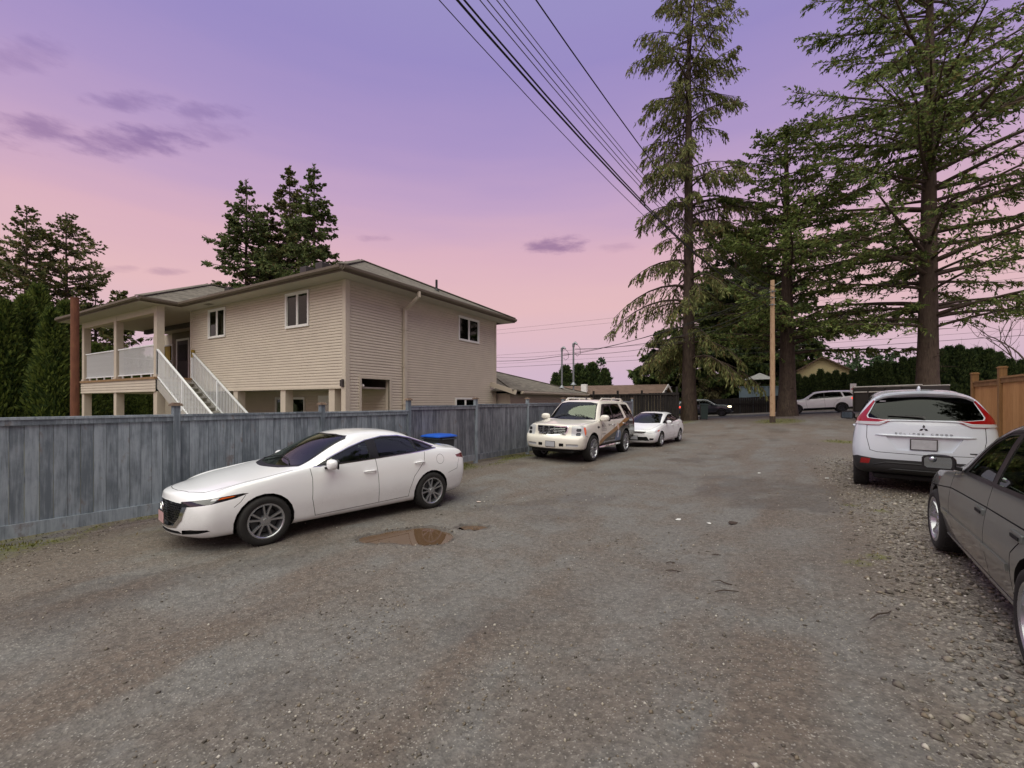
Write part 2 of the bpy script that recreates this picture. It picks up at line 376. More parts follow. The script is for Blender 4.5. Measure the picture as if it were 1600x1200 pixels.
simple('siding', lin(196, 186, 170), .6, var=.05, scale=2.0, which='World', bump=.04, bscale=30); simple('trim_beige', lin(194, 184, 168), .6, var=.05); simple('fascia', lin(104, 94, 82), .6, var=.08, which='World'); simple('soffit', lin(176, 170, 160), .7, var=.05, which='World')
simple('vinyl_white', lin(226, 226, 222), .4, var=.04); simple('metal_white', lin(232, 236, 238), .35, var=.05); simple('interior_dark', lin(40, 38, 38), .9); simple('blind', lin(204, 202, 196), .7); simple('blue_plastic', lin(24, 84, 186), .4, var=.08); simple('bin_dark', lin(48, 54, 60), .5); simple('bin_green', lin(40, 56, 54), .5)
simple('galvanised', lin(132, 136, 140), .45, .5); simple('cable_black', lin(24, 24, 26), .6); simple('cable_grey', lin(86, 84, 88), .6); simple('deck_blue', lin(120, 142, 152), .6, var=.08); simple('yellow_siding', lin(206, 192, 146), .65, var=.05, which='World'); simple('gazebo_roof', lin(150, 150, 148), .7); simple('dark_green_metal', lin(38, 35, 30), .6, var=.2)
simple('sign_white', lin(222, 222, 220), .5); simple('sign_red', lin(176, 40, 40), .5); simple('stair_grey', lin(170, 168, 162), .7, var=.1); simple('door_dark', lin(52, 48, 46), .5); simple('amber_cloth', lin(150, 126, 50), .8); simple('lamp_white', lin(236, 232, 222), .4); simple('stair_brown', lin(112, 104, 94), .8)
def shingles(name, c0, c1, axis_rot=0.0, sc=1.0):
    t = NT(name); v = t.coord('World', (1, 1, 1)); sp = t.n('SeparateXYZ'); t.l(v, sp.inputs[0])
    cb = t.n('CombineXYZ'); t.l(t.math('ADD', sp.outputs[0], sp.outputs[1]), cb.inputs[0]); t.l(t.math('MULTIPLY', sp.outputs[2], 2.2), cb.inputs[1])
    br = t.n('TexBrick'); br.inputs['Scale'].default_value = 1.0; br.inputs['Brick Width'].default_value = .42; br.inputs['Row Height'].default_value = .13; br.inputs['Mortar Size'].default_value = .008; br.inputs['Mortar Smooth'].default_value = .4
    br.inputs['Color1'].default_value = c0; br.inputs['Color2'].default_value = c1; br.inputs['Mortar'].default_value = tuple(x*.45 for x in c0[:3])+(1,); t.l(cb.outputs[0], br.inputs['Vector'])
    n = t.noise(v, 3.5, 6, .65); n2 = t.noise(v, 60, 3); c = t.mix(t.math('MULTIPLY', t.mr(n, .4, .7), .5), br.outputs['Color'], tuple(x*1.35 for x in c1[:3])+(1,)); c = t.mix(t.math('MULTIPLY', n2, .3), c, tuple(x*.6 for x in c0[:3])+(1,))
    t.set(Base_Color=c, Roughness=.95, Specular_IOR_Level=.2); b = t.bump(br.outputs['Fac'], -.5, .02); t.bump(n2, .4, .01, b); return t.m
shingles('shingle_grey', lin(92, 88, 80), lin(120, 114, 104)); shingles('shingle_brown', lin(98, 82, 72), lin(116, 98, 86))
t = NT('window_glass'); gl = t.n('BsdfGlossy'); gl.inputs[0].default_value = (.82, .96, .80, 1); gl.inputs['Roughness'].default_value = .03; tr = t.n('BsdfTransparent'); tr.inputs[0].default_value = (.5, .52, .52, 1); fr = t.n('Fresnel'); fr.inputs[0].default_value = 1.5
mx = t.n('MixShader'); t.l(fr.outputs[0], mx.inputs[0]); t.l(tr.outputs[0], mx.inputs[1]); t.l(gl.outputs[0], mx.inputs[2]); t.l(mx.outputs[0], t.out.inputs[0])

# ------------------------------------------------------------------ house
HXW, HYN, HYF, HXE = -10.39, 8.38, 16.16, -19.19            # lane wall, near wall, far wall, end of near wall
Z1, Z2 = 2.31, 5.34
house = empty('house', (-15, 12.2, 0)); tag(house, 'two-storey house with beige lap siding, shingled hip roof and raised covered porch', 'house')
HO = Vector((-15, 12.2, 0))
def hb(mb): mb.v = [tuple(Vector(p)-HO) for p in mb.v]; return mb
def hpart(mb, name, mat, parent=None, **kw): return hb(mb).build(name, MATS[mat], parent or house, **kw)
def lap_wall(name, p0, u, n, L, z0, z1, parent=None, openings=(), row=.0843, mat='siding', own=house, off=None, core=.14):
    "a wall core with real lap boards; p0 start corner (x, y), u along, n outward"
    u = Vector((u[0], u[1], 0)); n = Vector((n[0], n[1], 0)); P = Vector((p0[0], p0[1], 0)); sh = HO if off is None else off
    w = MB(); a = P-n*core
    def slab(mb, s0, s1, za, zb, d0, d1): mb.add([P+u*s0+n*d0+Vector((0,0,za)), P+u*s1+n*d0+Vector((0,0,za)), P+u*s1+n*d1+Vector((0,0,za)), P+u*s0+n*d1+Vector((0,0,za)), P+u*s0+n*d0+Vector((0,0,zb)), P+u*s1+n*d0+Vector((0,0,zb)), P+u*s1+n*d1+Vector((0,0,zb)), P+u*s0+n*d1+Vector((0,0,zb))], [(0,3,2,1),(4,5,6,7),(0,1,5,4),(1,2,6,5),(2,3,7,6),(3,0,4,7)])
    cuts = sorted({0, L, *[q for o in openings if len(o) > 4 for q in o[:2]]})
    if len(cuts) == 2: slab(w, 0, L, z0, z1, -core, 0)
    else:
        for s0, s1 in zip(cuts[:-1], cuts[1:]):
            hole = [o for o in openings if len(o) > 4 and o[0] <= s0+1e-6 and o[1] >= s1-1e-6]
            if hole:
                if hole[0][3] < z1: slab(w, s0, s1, hole[0][3], z1, -core, 0)
                if hole[0][2] > z0: slab(w, s0, s1, z0, hole[0][2], -core, 0)
            else: slab(w, s0, s1, z0, z1, -core, 0)
    w.v = [tuple(Vector(p)-sh) for p in w.v]; wo = w.build(name, MATS[mat], parent or own)
    k = 0; z = z0
    while z < z1-.02:
        zt = min(z+row, z1)-.006; seg = [(0.0, L)]
        for o in openings:
            if o[2] < zt-.01 and o[3] > z+.01:
                nx_ = []
                for a0, a1 in seg:
                    if o[1] <= a0 or o[0] >= a1: nx_.append((a0, a1)); continue
                    if o[0] > a0: nx_.append((a0, o[0]))
                    if o[1] < a1: nx_.append((o[1], a1))
                seg = nx_
        for a0, a1 in seg:
            if a1-a0 < .01: continue
            mb = MB(); Q = []
            for s_ in (a0, a1): Q += [P+u*s_+n*.002+Vector((0,0,z)), P+u*s_+n*.027+Vector((0,0,z+.002)), P+u*s_+n*.022+Vector((0,0,z+row*.5)), P+u*s_+n*.012+Vector((0,0,zt)), P+u*s_+n*.001+Vector((0,0,zt))]
            mb.add(Q, [(0,1,6,5),(1,2,7,6),(2,3,8,7),(3,4,9,8),(0,4,3,2,1),(5,6,7,8,9)])
            mb.v = [tuple(Vector(p)-sh) for p in mb.v]; mb.build('siding_plank', MATS[mat], wo)
        z += row; k += 1
    return wo
def window(p0, u, n, w, z0, z1, parent, blinds=(1,), split=.5, sh=HO, fw=.055, light=None, name='window'):
    u = Vector((u[0], u[1], 0)); n = Vector((n[0], n[1], 0)); P = Vector((p0[0], p0[1], 0))-sh; Zv = lambda z: Vector((0,0,z))
    def bx(mb, s0, s1, za, zb, d0, d1): mb.add([P+u*s+n*d+Zv(z) for z in (za, zb) for (s, d) in ((s0,d0),(s1,d0),(s1,d1),(s0,d1))], [(0,3,2,1),(4,5,6,7),(0,1,5,4),(1,2,6,5),(2,3,7,6),(3,0,4,7)])
    f = MB(); bx(f, -fw, 0, z0-fw, z1+fw, -.01, .062); bx(f, w, w+fw, z0-fw, z1+fw, -.01, .062); bx(f, 0, w, z1, z1+fw, -.01, .062); bx(f, 0, w, z0-fw, z0, -.01, .068)
    bx(f, w*split-.022, w*split+.022, z0, z1, -.01, .052)
    o = f.build(name, MATS['vinyl_white'], parent)
    b = MB(); bx(b, 0, w, z0, z1, .004, .008); b.build('interior', MATS['interior_dark'], o)
    for k, (s0, s1) in enumerate(((0, w*split-.022), (w*split+.022, w))):
        s = MB(); sf = .028; d = .036 if k else .030
        bx(s, s0, s0+sf, z0, z1, .01, d); bx(s, s1-sf, s1, z0, z1, .01, d); bx(s, s0+sf, s1-sf, z0, z0+sf, .01, d); bx(s, s0+sf, s1-sf, z1-sf, z1, .01, d); sa = s.build('sash', MATS['vinyl_white'], o)
        g = MB(); bx(g, s0+sf, s1-sf, z0+sf, z1-sf, .022, .024); g.build('pane', MATS['window_glass'], o)
        if k in blinds:
            sl = MB(); zz_ = z0+sf+.02
            while zz_ < z1-sf: bx(sl, s0+sf+.02, s1-sf-.02, zz_, zz_+.026, .011, .016); zz_ += .048
            q = sl.build('blind', MATS['blind'], o); q['kind'] = 'stuff'
    return o
nr, lf = (0, -1), (1, 0)                                     # outward normals: near wall faces -y, lane wall faces +x
# near wall (runs from the lane corner back along -x); s is measured from x = HXE towards the corner
def nx_s(x): return x-HXE
wA = (nx_s(-17.85), nx_s(-16.70), 4.19, 5.23); wB = (nx_s(-13.15), nx_s(-12.0), 4.16, 5.24)
w1 = lap_wall('near_wall', (HXE, HYN), (1, 0), nr, HXW-HXE, Z1, Z2, openings=[wA, wB])
window((-17.80, HYN), (1, 0), nr, 1.05, 4.24, 5.18, house); window((-13.10, HYN), (1, 0), nr, 1.05, 4.21, 5.19, house)
# lane wall, full height, with the open passage at its near end
def ly(y): return y-HYN
ops = [(ly(8.90), ly(10.0), 0, 2.57, 1), (ly(13.52), ly(14.86), 4.24, 5.18), (ly(13.32), ly(14.60), 1.28, 2.04)]
w2 = lap_wall('lane_wall', (HXW, HYN), (0, 1), lf, HYF-HYN, 0, Z2, openings=ops)
window((HXW, 13.57), (0, 1), lf, 1.24, 4.29, 5.13, house, blinds=(1,)); window((HXW, 13.37), (0, 1), lf, 1.18, 1.33, 1.99, house, blinds=())
m = MB(); m.box((HXW-.02, 8.82, 0), (HXW+.046, 8.90, 2.65)); m.box((HXW-.02, 10.0, 0), (HXW+.046, 10.08, 2.65)); m.box((HXW-.02, 8.90, 2.57), (HXW+.046, 10.0, 2.65)); hpart(m, 'passage_trim', 'trim_beige')
# corner boards, frieze under the eaves, bottom edge of the overhanging floor
m = MB(); m.box((HXW-.10, HYN-.045, Z1-.001), (HXW+.045, HYN+.10, Z2)); hpart(m, 'corner_board', 'trim_beige'); m = MB(); m.box((HXW-.02, HYF-.08, 0), (HXW+.042, HYF+.02, Z2)); hpart(m, 'corner_board', 'trim_beige')
m = MB(); m.box((HXE-.02, HYN-.04, Z1-.001), (HXE+.07, HYN+.05, Z2)); hpart(m, 'corner_board', 'trim_beige')
m = MB(); m.box((HXE, HYN-.042, Z1-.05), (HXW-.10, HYN+.02, Z1+.0)); hpart(m, 'floor_edge', 'trim_beige'); m = MB(); m.box((HXE, HYN+.02, Z1-.03), (HXW-.15, 10.1, Z1+.02)); hpart(m, 'carport_ceiling', 'soffit')
m = MB(); m.box((HXW-.14, HYN-.044, 0), (HXW+.044, HYN+.12, Z1-.002)); hpart(m, 'corner_post', 'trim_beige')
for x in (-16.1, -13.35, -11.0): m = MB(); m.box((x-.13, HYN+.0, 0), (x+.13, HYN+.26, Z1-.05)); hpart(m, 'carport_post', 'trim_beige')
w3 = lap_wall('lower_wall', (HXE-.0, 10.1), (1, 0), nr, HXW-HXE-.15, 0, Z1-.03, openings=[(-16.51-HXE, -14.69-HXE, .99, 2.06), (-13.98-HXE, -12.82-HXE, 0, 2.18)], row=.1)
window((-16.45, 10.1), (1, 0), nr, 1.7, 1.05, 2.0, house, blinds=()); 
m = MB(); m.box((-13.9, 10.03, 0), (-12.9, 10.09, 2.1)); d = hpart(m, 'lower_door', 'vinyl_white'); m = MB(); m.box((-13.98, 10.05, 0), (-13.9, 10.10, 2.18)); m.box((-12.9, 10.05, 0), (-12.82, 10.10, 2.18)); m.box((-13.9, 10.05, 2.1), (-12.9, 10.10, 2.18)); hpart(m, 'door_frame', 'trim_beige'); m = MB(); m.lathe([(.001, 0), (.03, 0), (.035, .03), (.001, .05)], 10, M=Matrix.Translation(Vector((-13.02, 10.03, 1.0))) @ Matrix.Rotation(radians(90), 4, 'X')); hpart(m, 'door_knob', 'galvanised')
m = MB(); m.box((HXW-.05, HYN-.12, 2.30), (HXW+.0-.01, HYN-.04, 2.52)); m.box((HXW-.14, HYN-.10, 2.32), (HXW-.05, HYN-.045, 2.50)); hpart(m, 'porch_speaker', 'door_dark', bevel=.008)
m = MB(); blob_c = None; m.lathe([(.001, 0), (.05, .0), (.06, .05), (.04, .1), (.001, .12)], 12, M=Matrix.Translation((HXW-.16, 9.05, 2.36)) @ Matrix.Rotation(radians(90), 4, 'Y')); hpart(m, 'passage_lamp', 'lamp_white', smooth=True)
# plain far sides
m = MB(); m.box((HXE-9.2, 10.6, 0), (HXW-.15, HYF-.02, Z2-.02)); m.box((HXW-.3, 10.4, .0), (HXW-.141, HYF-.02, Z2-.02)); hpart(m, 'rear_core', 'siding')

def hip_roof(name, x0, x1, y0, y1, ze, pitch, mat, own, sh, thick=.02, ridge_axis=None):
    w, d = x1-x0, y1-y0
    if w > d: h = d/2; R0, R1 = (x0+h, (y0+y1)/2), (x1-h, (y0+y1)/2)
    else: h = w/2; R0, R1 = ((x0+x1)/2, y0+h), ((x0+x1)/2, y1-h)
    zr = ze+h*pitch; P = [Vector(p)-sh for p in ((x0,y0,ze),(x1,y0,ze),(x1,y1,ze),(x0,y1,ze),(*R0,zr),(*R1,zr))]
    Fc = [(0,1,5,4),(1,2,5),(2,3,4,5),(3,0,4)] if w > d else [(0,1,4),(1,2,5,4),(2,3,5),(3,0,4,5)]
    mb = MB(); B = [p-Vector((0,0,.03)) for p in P[:4]]; mb.add(P+B, Fc+[(0,6,7,1),(1,7,8,2),(2,8,9,3),(3,9,6,0),(6,9,8,7)])
    o = mb.build(name, MATS[mat], own)
    cap = MB(); e = [(0,4),(1,5 if w > d else 4),(2,5),(3,4 if w > d else 5),(4,5)]
    for a, b in e: cap.bar(P[a]+Vector((0,0,.012)), P[b]+Vector((0,0,.012)), .26, .03)
    cap.build('ridge_cap', MATS[mat], o); return o, P, zr
ZE = 5.50
r1, RP, zr1 = hip_roof('roof', -22.5, HXW+.62, HYN-.62, HYF+.62, ZE, .455, 'shingle_grey', house, HO)
r2, RP2, zr2 = hip_roof('porch_roof', -26.75, -18.62, 6.55, HYF+.62, ZE-.004, .455, 'shingle_grey', house, HO)
def eave(x0, y0, x1, y1, nn, sh=HO, own=house, z=ZE, h=.17, mats=('fascia', 'fascia')):
    nn = Vector((nn[0], nn[1], 0)); a, b = Vector((x0,y0,z))-sh, Vector((x1,y1,z))-sh
    m = MB(); m.bar(a-nn*.02-Vector((0,0,h*.5)), b-nn*.02-Vector((0,0,h*.5)), .03, h); fo = m.build('fascia_board', MATS[mats[0]], own)
    g = MB(); t = (b-a).normalized(); prof = [(0, -.02), (.0, -.125), (.06, -.13), (.105, -.09), (.11, -.025), (.095, -.025), (.088, -.085), (.05, -.115), (.012, -.11), (.012, -.02)]
    Q = [a+nn*(p+.001)+Vector((0,0,q)) for p, q in prof]+[b+nn*(p+.001)+Vector((0,0,q)) for p, q in prof]; k = len(prof)
    g.add(Q, [(i, (i+1) % k, (i+1) % k+k, i+k) for i in range(k)]+[tuple(range(k)), tuple(range(2*k-1, k-1, -1))]); g.build('gutter', MATS[mats[1]], fo)
EX, EY = HXW+.62, HYN-.62
eave(-18.62, EY, EX, EY, (0,-1)); eave(EX, EY, EX, HYF+.62, (1,0)); eave(-26.75, 6.55, -18.62, 6.55, (0,-1)); eave(-18.62, 6.55, -18.62, EY, (1,0)); eave(-26.75, HYF+.62, -26.75, 6.55, (-1, 0)); eave(EX, HYF+.62, -18, HYF+.62, (0, 1))
m = MB(); m.box((-18.62, EY+.01, ZE-.17), (EX-.02, HYN-.0, ZE-.155)); m.box((HXW+.0, HYN, ZE-.17), (EX-.02, HYF+.6, ZE-.155)); hpart(m, 'soffit', 'soffit')
m = MB(); m.box((-26.73, 6.57, ZE-.172), (-18.64, 10.6, ZE-.157)); hpart(m, 'porch_ceiling', 'soffit')
m = MB(); m.box((-17.4, EY+.2, ZE-.176), (-17.0, EY+.38, ZE-.171)); hpart(m, 'soffit_vent', 'fascia')
# vents and pipes on the roof
for (px, py, d_) in ((539, 421, 12.9),): pass
for i, (x, y, h, r) in enumerate(((-11.3, 13.35, .42, .045),)):
    z = ZE+(EX-x)*.455; m = MB(); m.tube([(x,y,z-.1),(x,y,z+h)], r, 10); m.lathe([(r*2.6, -.02), (r*1.6, .03), (r, .09)], 12, M=Matrix.Translation((x,y,z))); hpart(m, 'vent_pipe', 'cable_black', smooth=True)
for (x, y) in ((-14.8, 10.9), (-16.2, 11.2)):
    z = ZE+(y-EY)*.455; m = MB(); m.box((x-.2, y-.2, z-.1), (x+.2, y+.2, z+.22)); hpart(m, 'roof_vent', 'door_dark', bevel=.02)
m = MB(); z = ZE+(-18.62+21.9)*.455; m.box((-22.1, 11.0, z-.1), (-21.7, 11.4, z+.2)); hpart(m, 'roof_vent', 'door_dark', bevel=.02)
# downpipe from the lane gutter
DY = 10.62; m = MB(); m.bar((EX+.06, DY, ZE-.12), (EX+.06, DY, ZE-.30), .08, .08, (1,0,0)); m.bar((EX+.05, DY, ZE-.28), (HXW+.085, DY, ZE-.62), .08, .08, (0,1,0)); m.bar((HXW+.085, DY, ZE-.60), (HXW+.085, DY, .1), .11, .08, (1,0,0)); hpart(m, 'downpipe', 'trim_beige')
for z in (4.2, 3.0, 1.8): m = MB(); m.box((HXW+.02, DY-.075, z), (HXW+.14, DY+.075, z+.03)); hpart(m, 'pipe_strap', 'trim_beige')

# porch: deck, posts, railing, door wall, stairs along the near wall
PX0, PX1, PY, PZ = -26.15, -19.05, 7.15, 2.78
lap_wall('deck_skirt', (PX0, PY), (1, 0), nr, PX1-PX0+.1, 2.25, 2.70, row=.105)
m = MB(); m.box((PX0, PY+.0, 2.26), (PX1+.1, 10.55, 2.70)); hpart(m, 'deck_core', 'siding')
m = MB(); m.box((PX0-.05, PY-.06, 2.702), (PX1+.14, 10.55, PZ)); hpart(m, 'deck_floor', 'deck_edge')
for x in (-26.05, -22.6, -19.05):
    m = MB(); m.box((x-.12, PY+.02, PZ), (x+.12, PY+.26, ZE-.16)); hpart(m, 'porch_post', 'trim_beige', bevel=.01); m = MB(); m.box((x-.13, PY+.02, 0), (x+.13, PY+.28, 2.25)); hpart(m, 'porch_post', 'trim_beige', bevel=.01)
    m = MB(); m.box((x-.14, PY+.0, PZ+.0), (x+.14, PY+.28, PZ+.08)); hpart(m, 'post_base', 'trim_beige')
m = MB(); m.box((-26.2, PY+.03, ZE-.42), (-18.95, PY+.25, ZE-.165)); hpart(m, 'porch_beam', 'trim_beige')
m = MB(); m.box((-26.2, 9.4, ZE-.36), (-19.3, 9.55, ZE-.18)); hpart(m, 'dark_beam', 'door_dark')
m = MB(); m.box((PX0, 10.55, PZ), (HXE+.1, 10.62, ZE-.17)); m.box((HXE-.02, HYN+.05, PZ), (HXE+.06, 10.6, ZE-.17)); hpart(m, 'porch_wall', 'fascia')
def near_x(px, y): return on_y(px, HY, y)[0]
dx0, dx1 = near_x(277, 10.5), near_x(294, 10.5); m = MB(); m.box((dx0, 10.50, PZ), (dx1, 10.54, PZ+2.1)); dr = hpart(m, 'front_door', 'door_dark', bevel=.005)
m = MB(); m.box((dx0-.1, 10.49, PZ), (dx0-.002, 10.548, PZ+2.2)); m.box((dx1+.002, 10.49, PZ), (dx1+.1, 10.548, PZ+2.2)); m.box((dx0, 10.49, PZ+2.102), (dx1, 10.548, PZ+2.2)); hpart(m, 'door_frame', 'vinyl_white')
m = MB(); m.box((dx0+.15, 10.485, PZ+1.1), (dx1-.15, 10.499, PZ+1.9)); hpart(m, 'door_pane', 'lamp_black' if 'lamp_black' in MATS else 'interior_dark', dr)
wx0, wx1 = near_x(249, 10.5), near_x(270, 10.5); window((wx0, 10.55), (1, 0), nr, wx1-wx0-.1, PZ+.25, PZ+1.95, house, blinds=()); m = MB(); m.box((wx0+.75, 10.46, PZ+.3), (wx1-.2, 10.49, PZ+1.9)); hpart(m, 'curtain', 'amber_cloth')
bal = MB(); bal.box((-.011, -.011, 0), (.011, .011, .98)); bme = None
def rail_run(xa, xb, y, z0, z1, name='porch_railing', slope=0.0, step=.098):
    "level or sloping railing with single balusters; z0/z1 bottom and top rail heights at xa"
    global bme
    m = MB(); zl = lambda x: slope*(x-xa)
    m.bar((xa, y, z1), (xb, y, z1+zl(xb)), .06, .05); ro = hpart(m, name, 'metal_white', bevel=.006)
    m = MB(); m.bar((xa, y, z0), (xb, y, z0+zl(xb)), .045, .035); hpart(m, 'bottom_rail', 'metal_white', ro)
    x = xa+step
    H_ = z1-z0
    while x < xb-.03:
        if bme is None: o = bal.build('baluster', MATS['metal_white'], ro); bme = o.data
        else: o = bpy.data.objects.new('baluster', bme); col.objects.link(o); o.parent = ro
        o.location = Vector((x, y, z0+zl(x)))-HO; o.scale = (1, 1, H_/.98); x += step
    return ro
for xa, xb in ((-25.93, -22.72), (-22.48, -19.17)):
    rail_run(xa, xb, PY+.10, PZ+.13, PZ+1.16)
    for q in np.linspace(xa+.4, xb-.4, 4): m = MB(); m.box((q-.02, PY+.08, PZ), (q+.02, PY+.12, PZ+.115)); hpart(m, 'rail_foot', 'metal_white')
m = MB(); m.bar((-26.05, PY+.3, PZ+1.16), (-26.05, 10.5, PZ+1.16), .06, .05); hpart(m, 'porch_railing', 'metal_white')
# stairs: 14 steps down towards the lane
SL = -.60; SX0, NS = -18.98, 13; run = .295; rise = SL*-run
for k in range(NS):
    x = SX0+k*run; z = PZ-(k+1)*rise
    m = MB(); m.box((x, PY+.06, z-.05), (x+.30, HYN-.14, z)); hpart(m, 'stair_tread', 'stair_grey')
for y in (PY+.03, HYN-.11):
    m = MB(); m.prism([(SX0-.1, y, PZ-.02), (SX0-.1, y, PZ-.34), (SX0+NS*run, y, PZ-NS*rise-.34), (SX0+NS*run, y, PZ-NS*rise-.02)], (0, .045, 0)); hpart(m, 'stair_stringer', 'stair_grey')
    rail_run(SX0+.02, SX0+NS*run, y+.02, PZ+.02, PZ+.98, 'stair_rail', SL)
    for k in (0, 6.2, NS-.2):
        x = SX0+.02+k*run; m = MB(); m.box((x-.03, y-.01, PZ+SL*(x-SX0)-.1), (x+.03, y+.05, PZ+SL*(x-SX0)+1.0)); hpart(m, 'rail_post', 'metal_white', bevel=.005)
m = MB(); m.box((-18.98, HYN-.12, 3.55), (-18.86, HYN-.035, 3.85)); hpart(m, 'letter_box', 'amber_cloth', bevel=.01)

# ------------------------------------------------------------------ garages beyond the house
def hip2(name, root, x0, x1, y0, y1, ze, pitch, mat, sh): return hip_roof(name, x0, x1, y0, y1, ze, pitch, mat, root, sh)
G1 = Vector((-12.8, 20, 0)); ga = empty('garage', G1); tag(ga, 'low garage with grey shingled hip roof joined to the beige house', 'garage')
hip2('roof', ga, -17.5, -9.15, 15.75-.0, 24.0, 2.36, .30, 'shingle_grey', G1)
eave(-9.15, 16.25, -9.15, 24.0, (1, 0), G1, ga, 2.36, .16, ('trim_beige', 'trim_beige')); eave(-9.15, 24.0, -16, 24.0, (0, 1), G1, ga, 2.36, .16, ('trim_beige', 'trim_beige'))
m = MB(); m.bar((-10.36, 15.74, 2.72-.08), (-9.10, 15.74, 2.34-.08), .04, .19); m.v = [tuple(Vector(p)-G1) for p in m.v]; m.build('barge_board', MATS['trim_beige'], ga)
lap_wall('wall', (-9.75, 16.3), (0, 1), lf, 7.1, 0, 2.2, own=ga, off=G1, row=.1)
m = MB(); m.box((-16.5, 16.3, 0), (-9.9, 23.4, 2.25)); m.v = [tuple(Vector(p)-G1) for p in m.v]; m.build('wall_core', MATS['siding'], ga)
def mast(px, py_top, y_, z_base, lab):
    p = on_y(px, py_top, y_); o = empty('service_mast', (p[0], p[1], z_base)); tag(o, lab, 'conduit'); h = p[2]-z_base
    m = MB(); m.tube([(0,0,-.3),(0,0,h-.12)], .045, 10); m.build('pipe', MATS['galvanised'], o, True)
    m = MB(); m.tube([(0,0,h-.14),(0,0,h),(.10,0,h+.07),(.2,0,h-.02)], [.06,.075,.075,.05], 10); m.build('weather_head', MATS['galvanised'], o, True)
    m = MB(); m.tube([(.2,0,h-.02),(.34,.05,h-.2),(.36,.05,h-.5),(.2,.02,h-.62),(.1,0,h-.5)], .012, 6); m.build('drip_loop', MATS['cable_black'], o, True)
    m = MB(); m.lathe([(.16, -.02), (.09, .05), (.05, .12)], 12); m.build('flashing', MATS['galvanised'], o, True); return Vector((p[0], p[1], p[2]-.35))
mA = mast(878, 545, 22.0, 2.66, 'shorter grey service mast with drip loop on garage roof'); mB = mast(896, 538, 21.3, 2.78, 'taller grey service mast with hooked head on garage roof')
G2 = Vector((-13, 36.5, 0)); gb = empty('garage', G2); tag(gb, 'garage with plain brown gable roof and yellowish gable end behind the black fence', 'garage')
x0, x1, yc, hw, ze, zr = -24.0, -7.35, 37.0, 2.5, 2.40, 3.30
m = MB(); m.add([(x0,yc-hw,ze),(x1,yc-hw,ze),(x1,yc,zr),(x0,yc,zr),(x1,yc+hw,ze),(x0,yc+hw,ze),(x0,yc-hw,ze-.14),(x1,yc-hw,ze-.14),(x1,yc,zr-.14),(x0,yc,zr-.14),(x1,yc+hw,ze-.14),(x0,yc+hw,ze-.14)], [(0,1,2,3),(3,2,4,5),(6,9,8,7),(9,11,10,8),(0,6,7,1),(1,7,8,2),(2,8,10,4),(4,10,11,5),(0,3,9,6),(3,5,11,9)]); m.v = [tuple(Vector(p)-G2) for p in m.v]; m.build('roof', MATS['shingle_brown'], gb)
m = MB(); m.box((x0+.3, yc-hw+.3, 0), (x1-.35, yc+hw-.3, ze-.15)); m.prism([(x1-.36, yc-hw+.3, ze-.15), (x1-.36, yc+hw-.3, ze-.15), (x1-.36, yc, zr-.2)], (-.1, 0, 0)); m.v = [tuple(Vector(p)-G2) for p in m.v]; m.build('wall', MATS['yellow_siding'], gb)
m = MB(); m.bar((x1+.02, yc-hw, ze-.09), (x1+.02, yc, zr-.09), .04, .2); m.bar((x1+.02, yc, zr-.09), (x1+.02, yc+hw, ze-.09), .04, .2); m.v = [tuple(Vector(p)-G2) for p in m.v]; m.build('barge_board', MATS['vinyl_white'], gb)
m = MB(); m.bar((x0, yc-hw-.03, ze-.1), (x1, yc-hw-.03, ze-.1), .1, .1); m.v = [tuple(Vector(p)-G2) for p in m.v]; m.build('gutter', MATS['trim_beige'], gb)
p = on_y(912, 607, 35.2); m = MB(); m.box((p[0]-.25, p[1], p[2]-.35), (p[0]+.25, p[1]+.3, p[2]+.35)); m.v = [tuple(Vector(q)-G2) for q in m.v]; m.build('roof_vent', MATS['sign_white'], gb, bevel=.02)

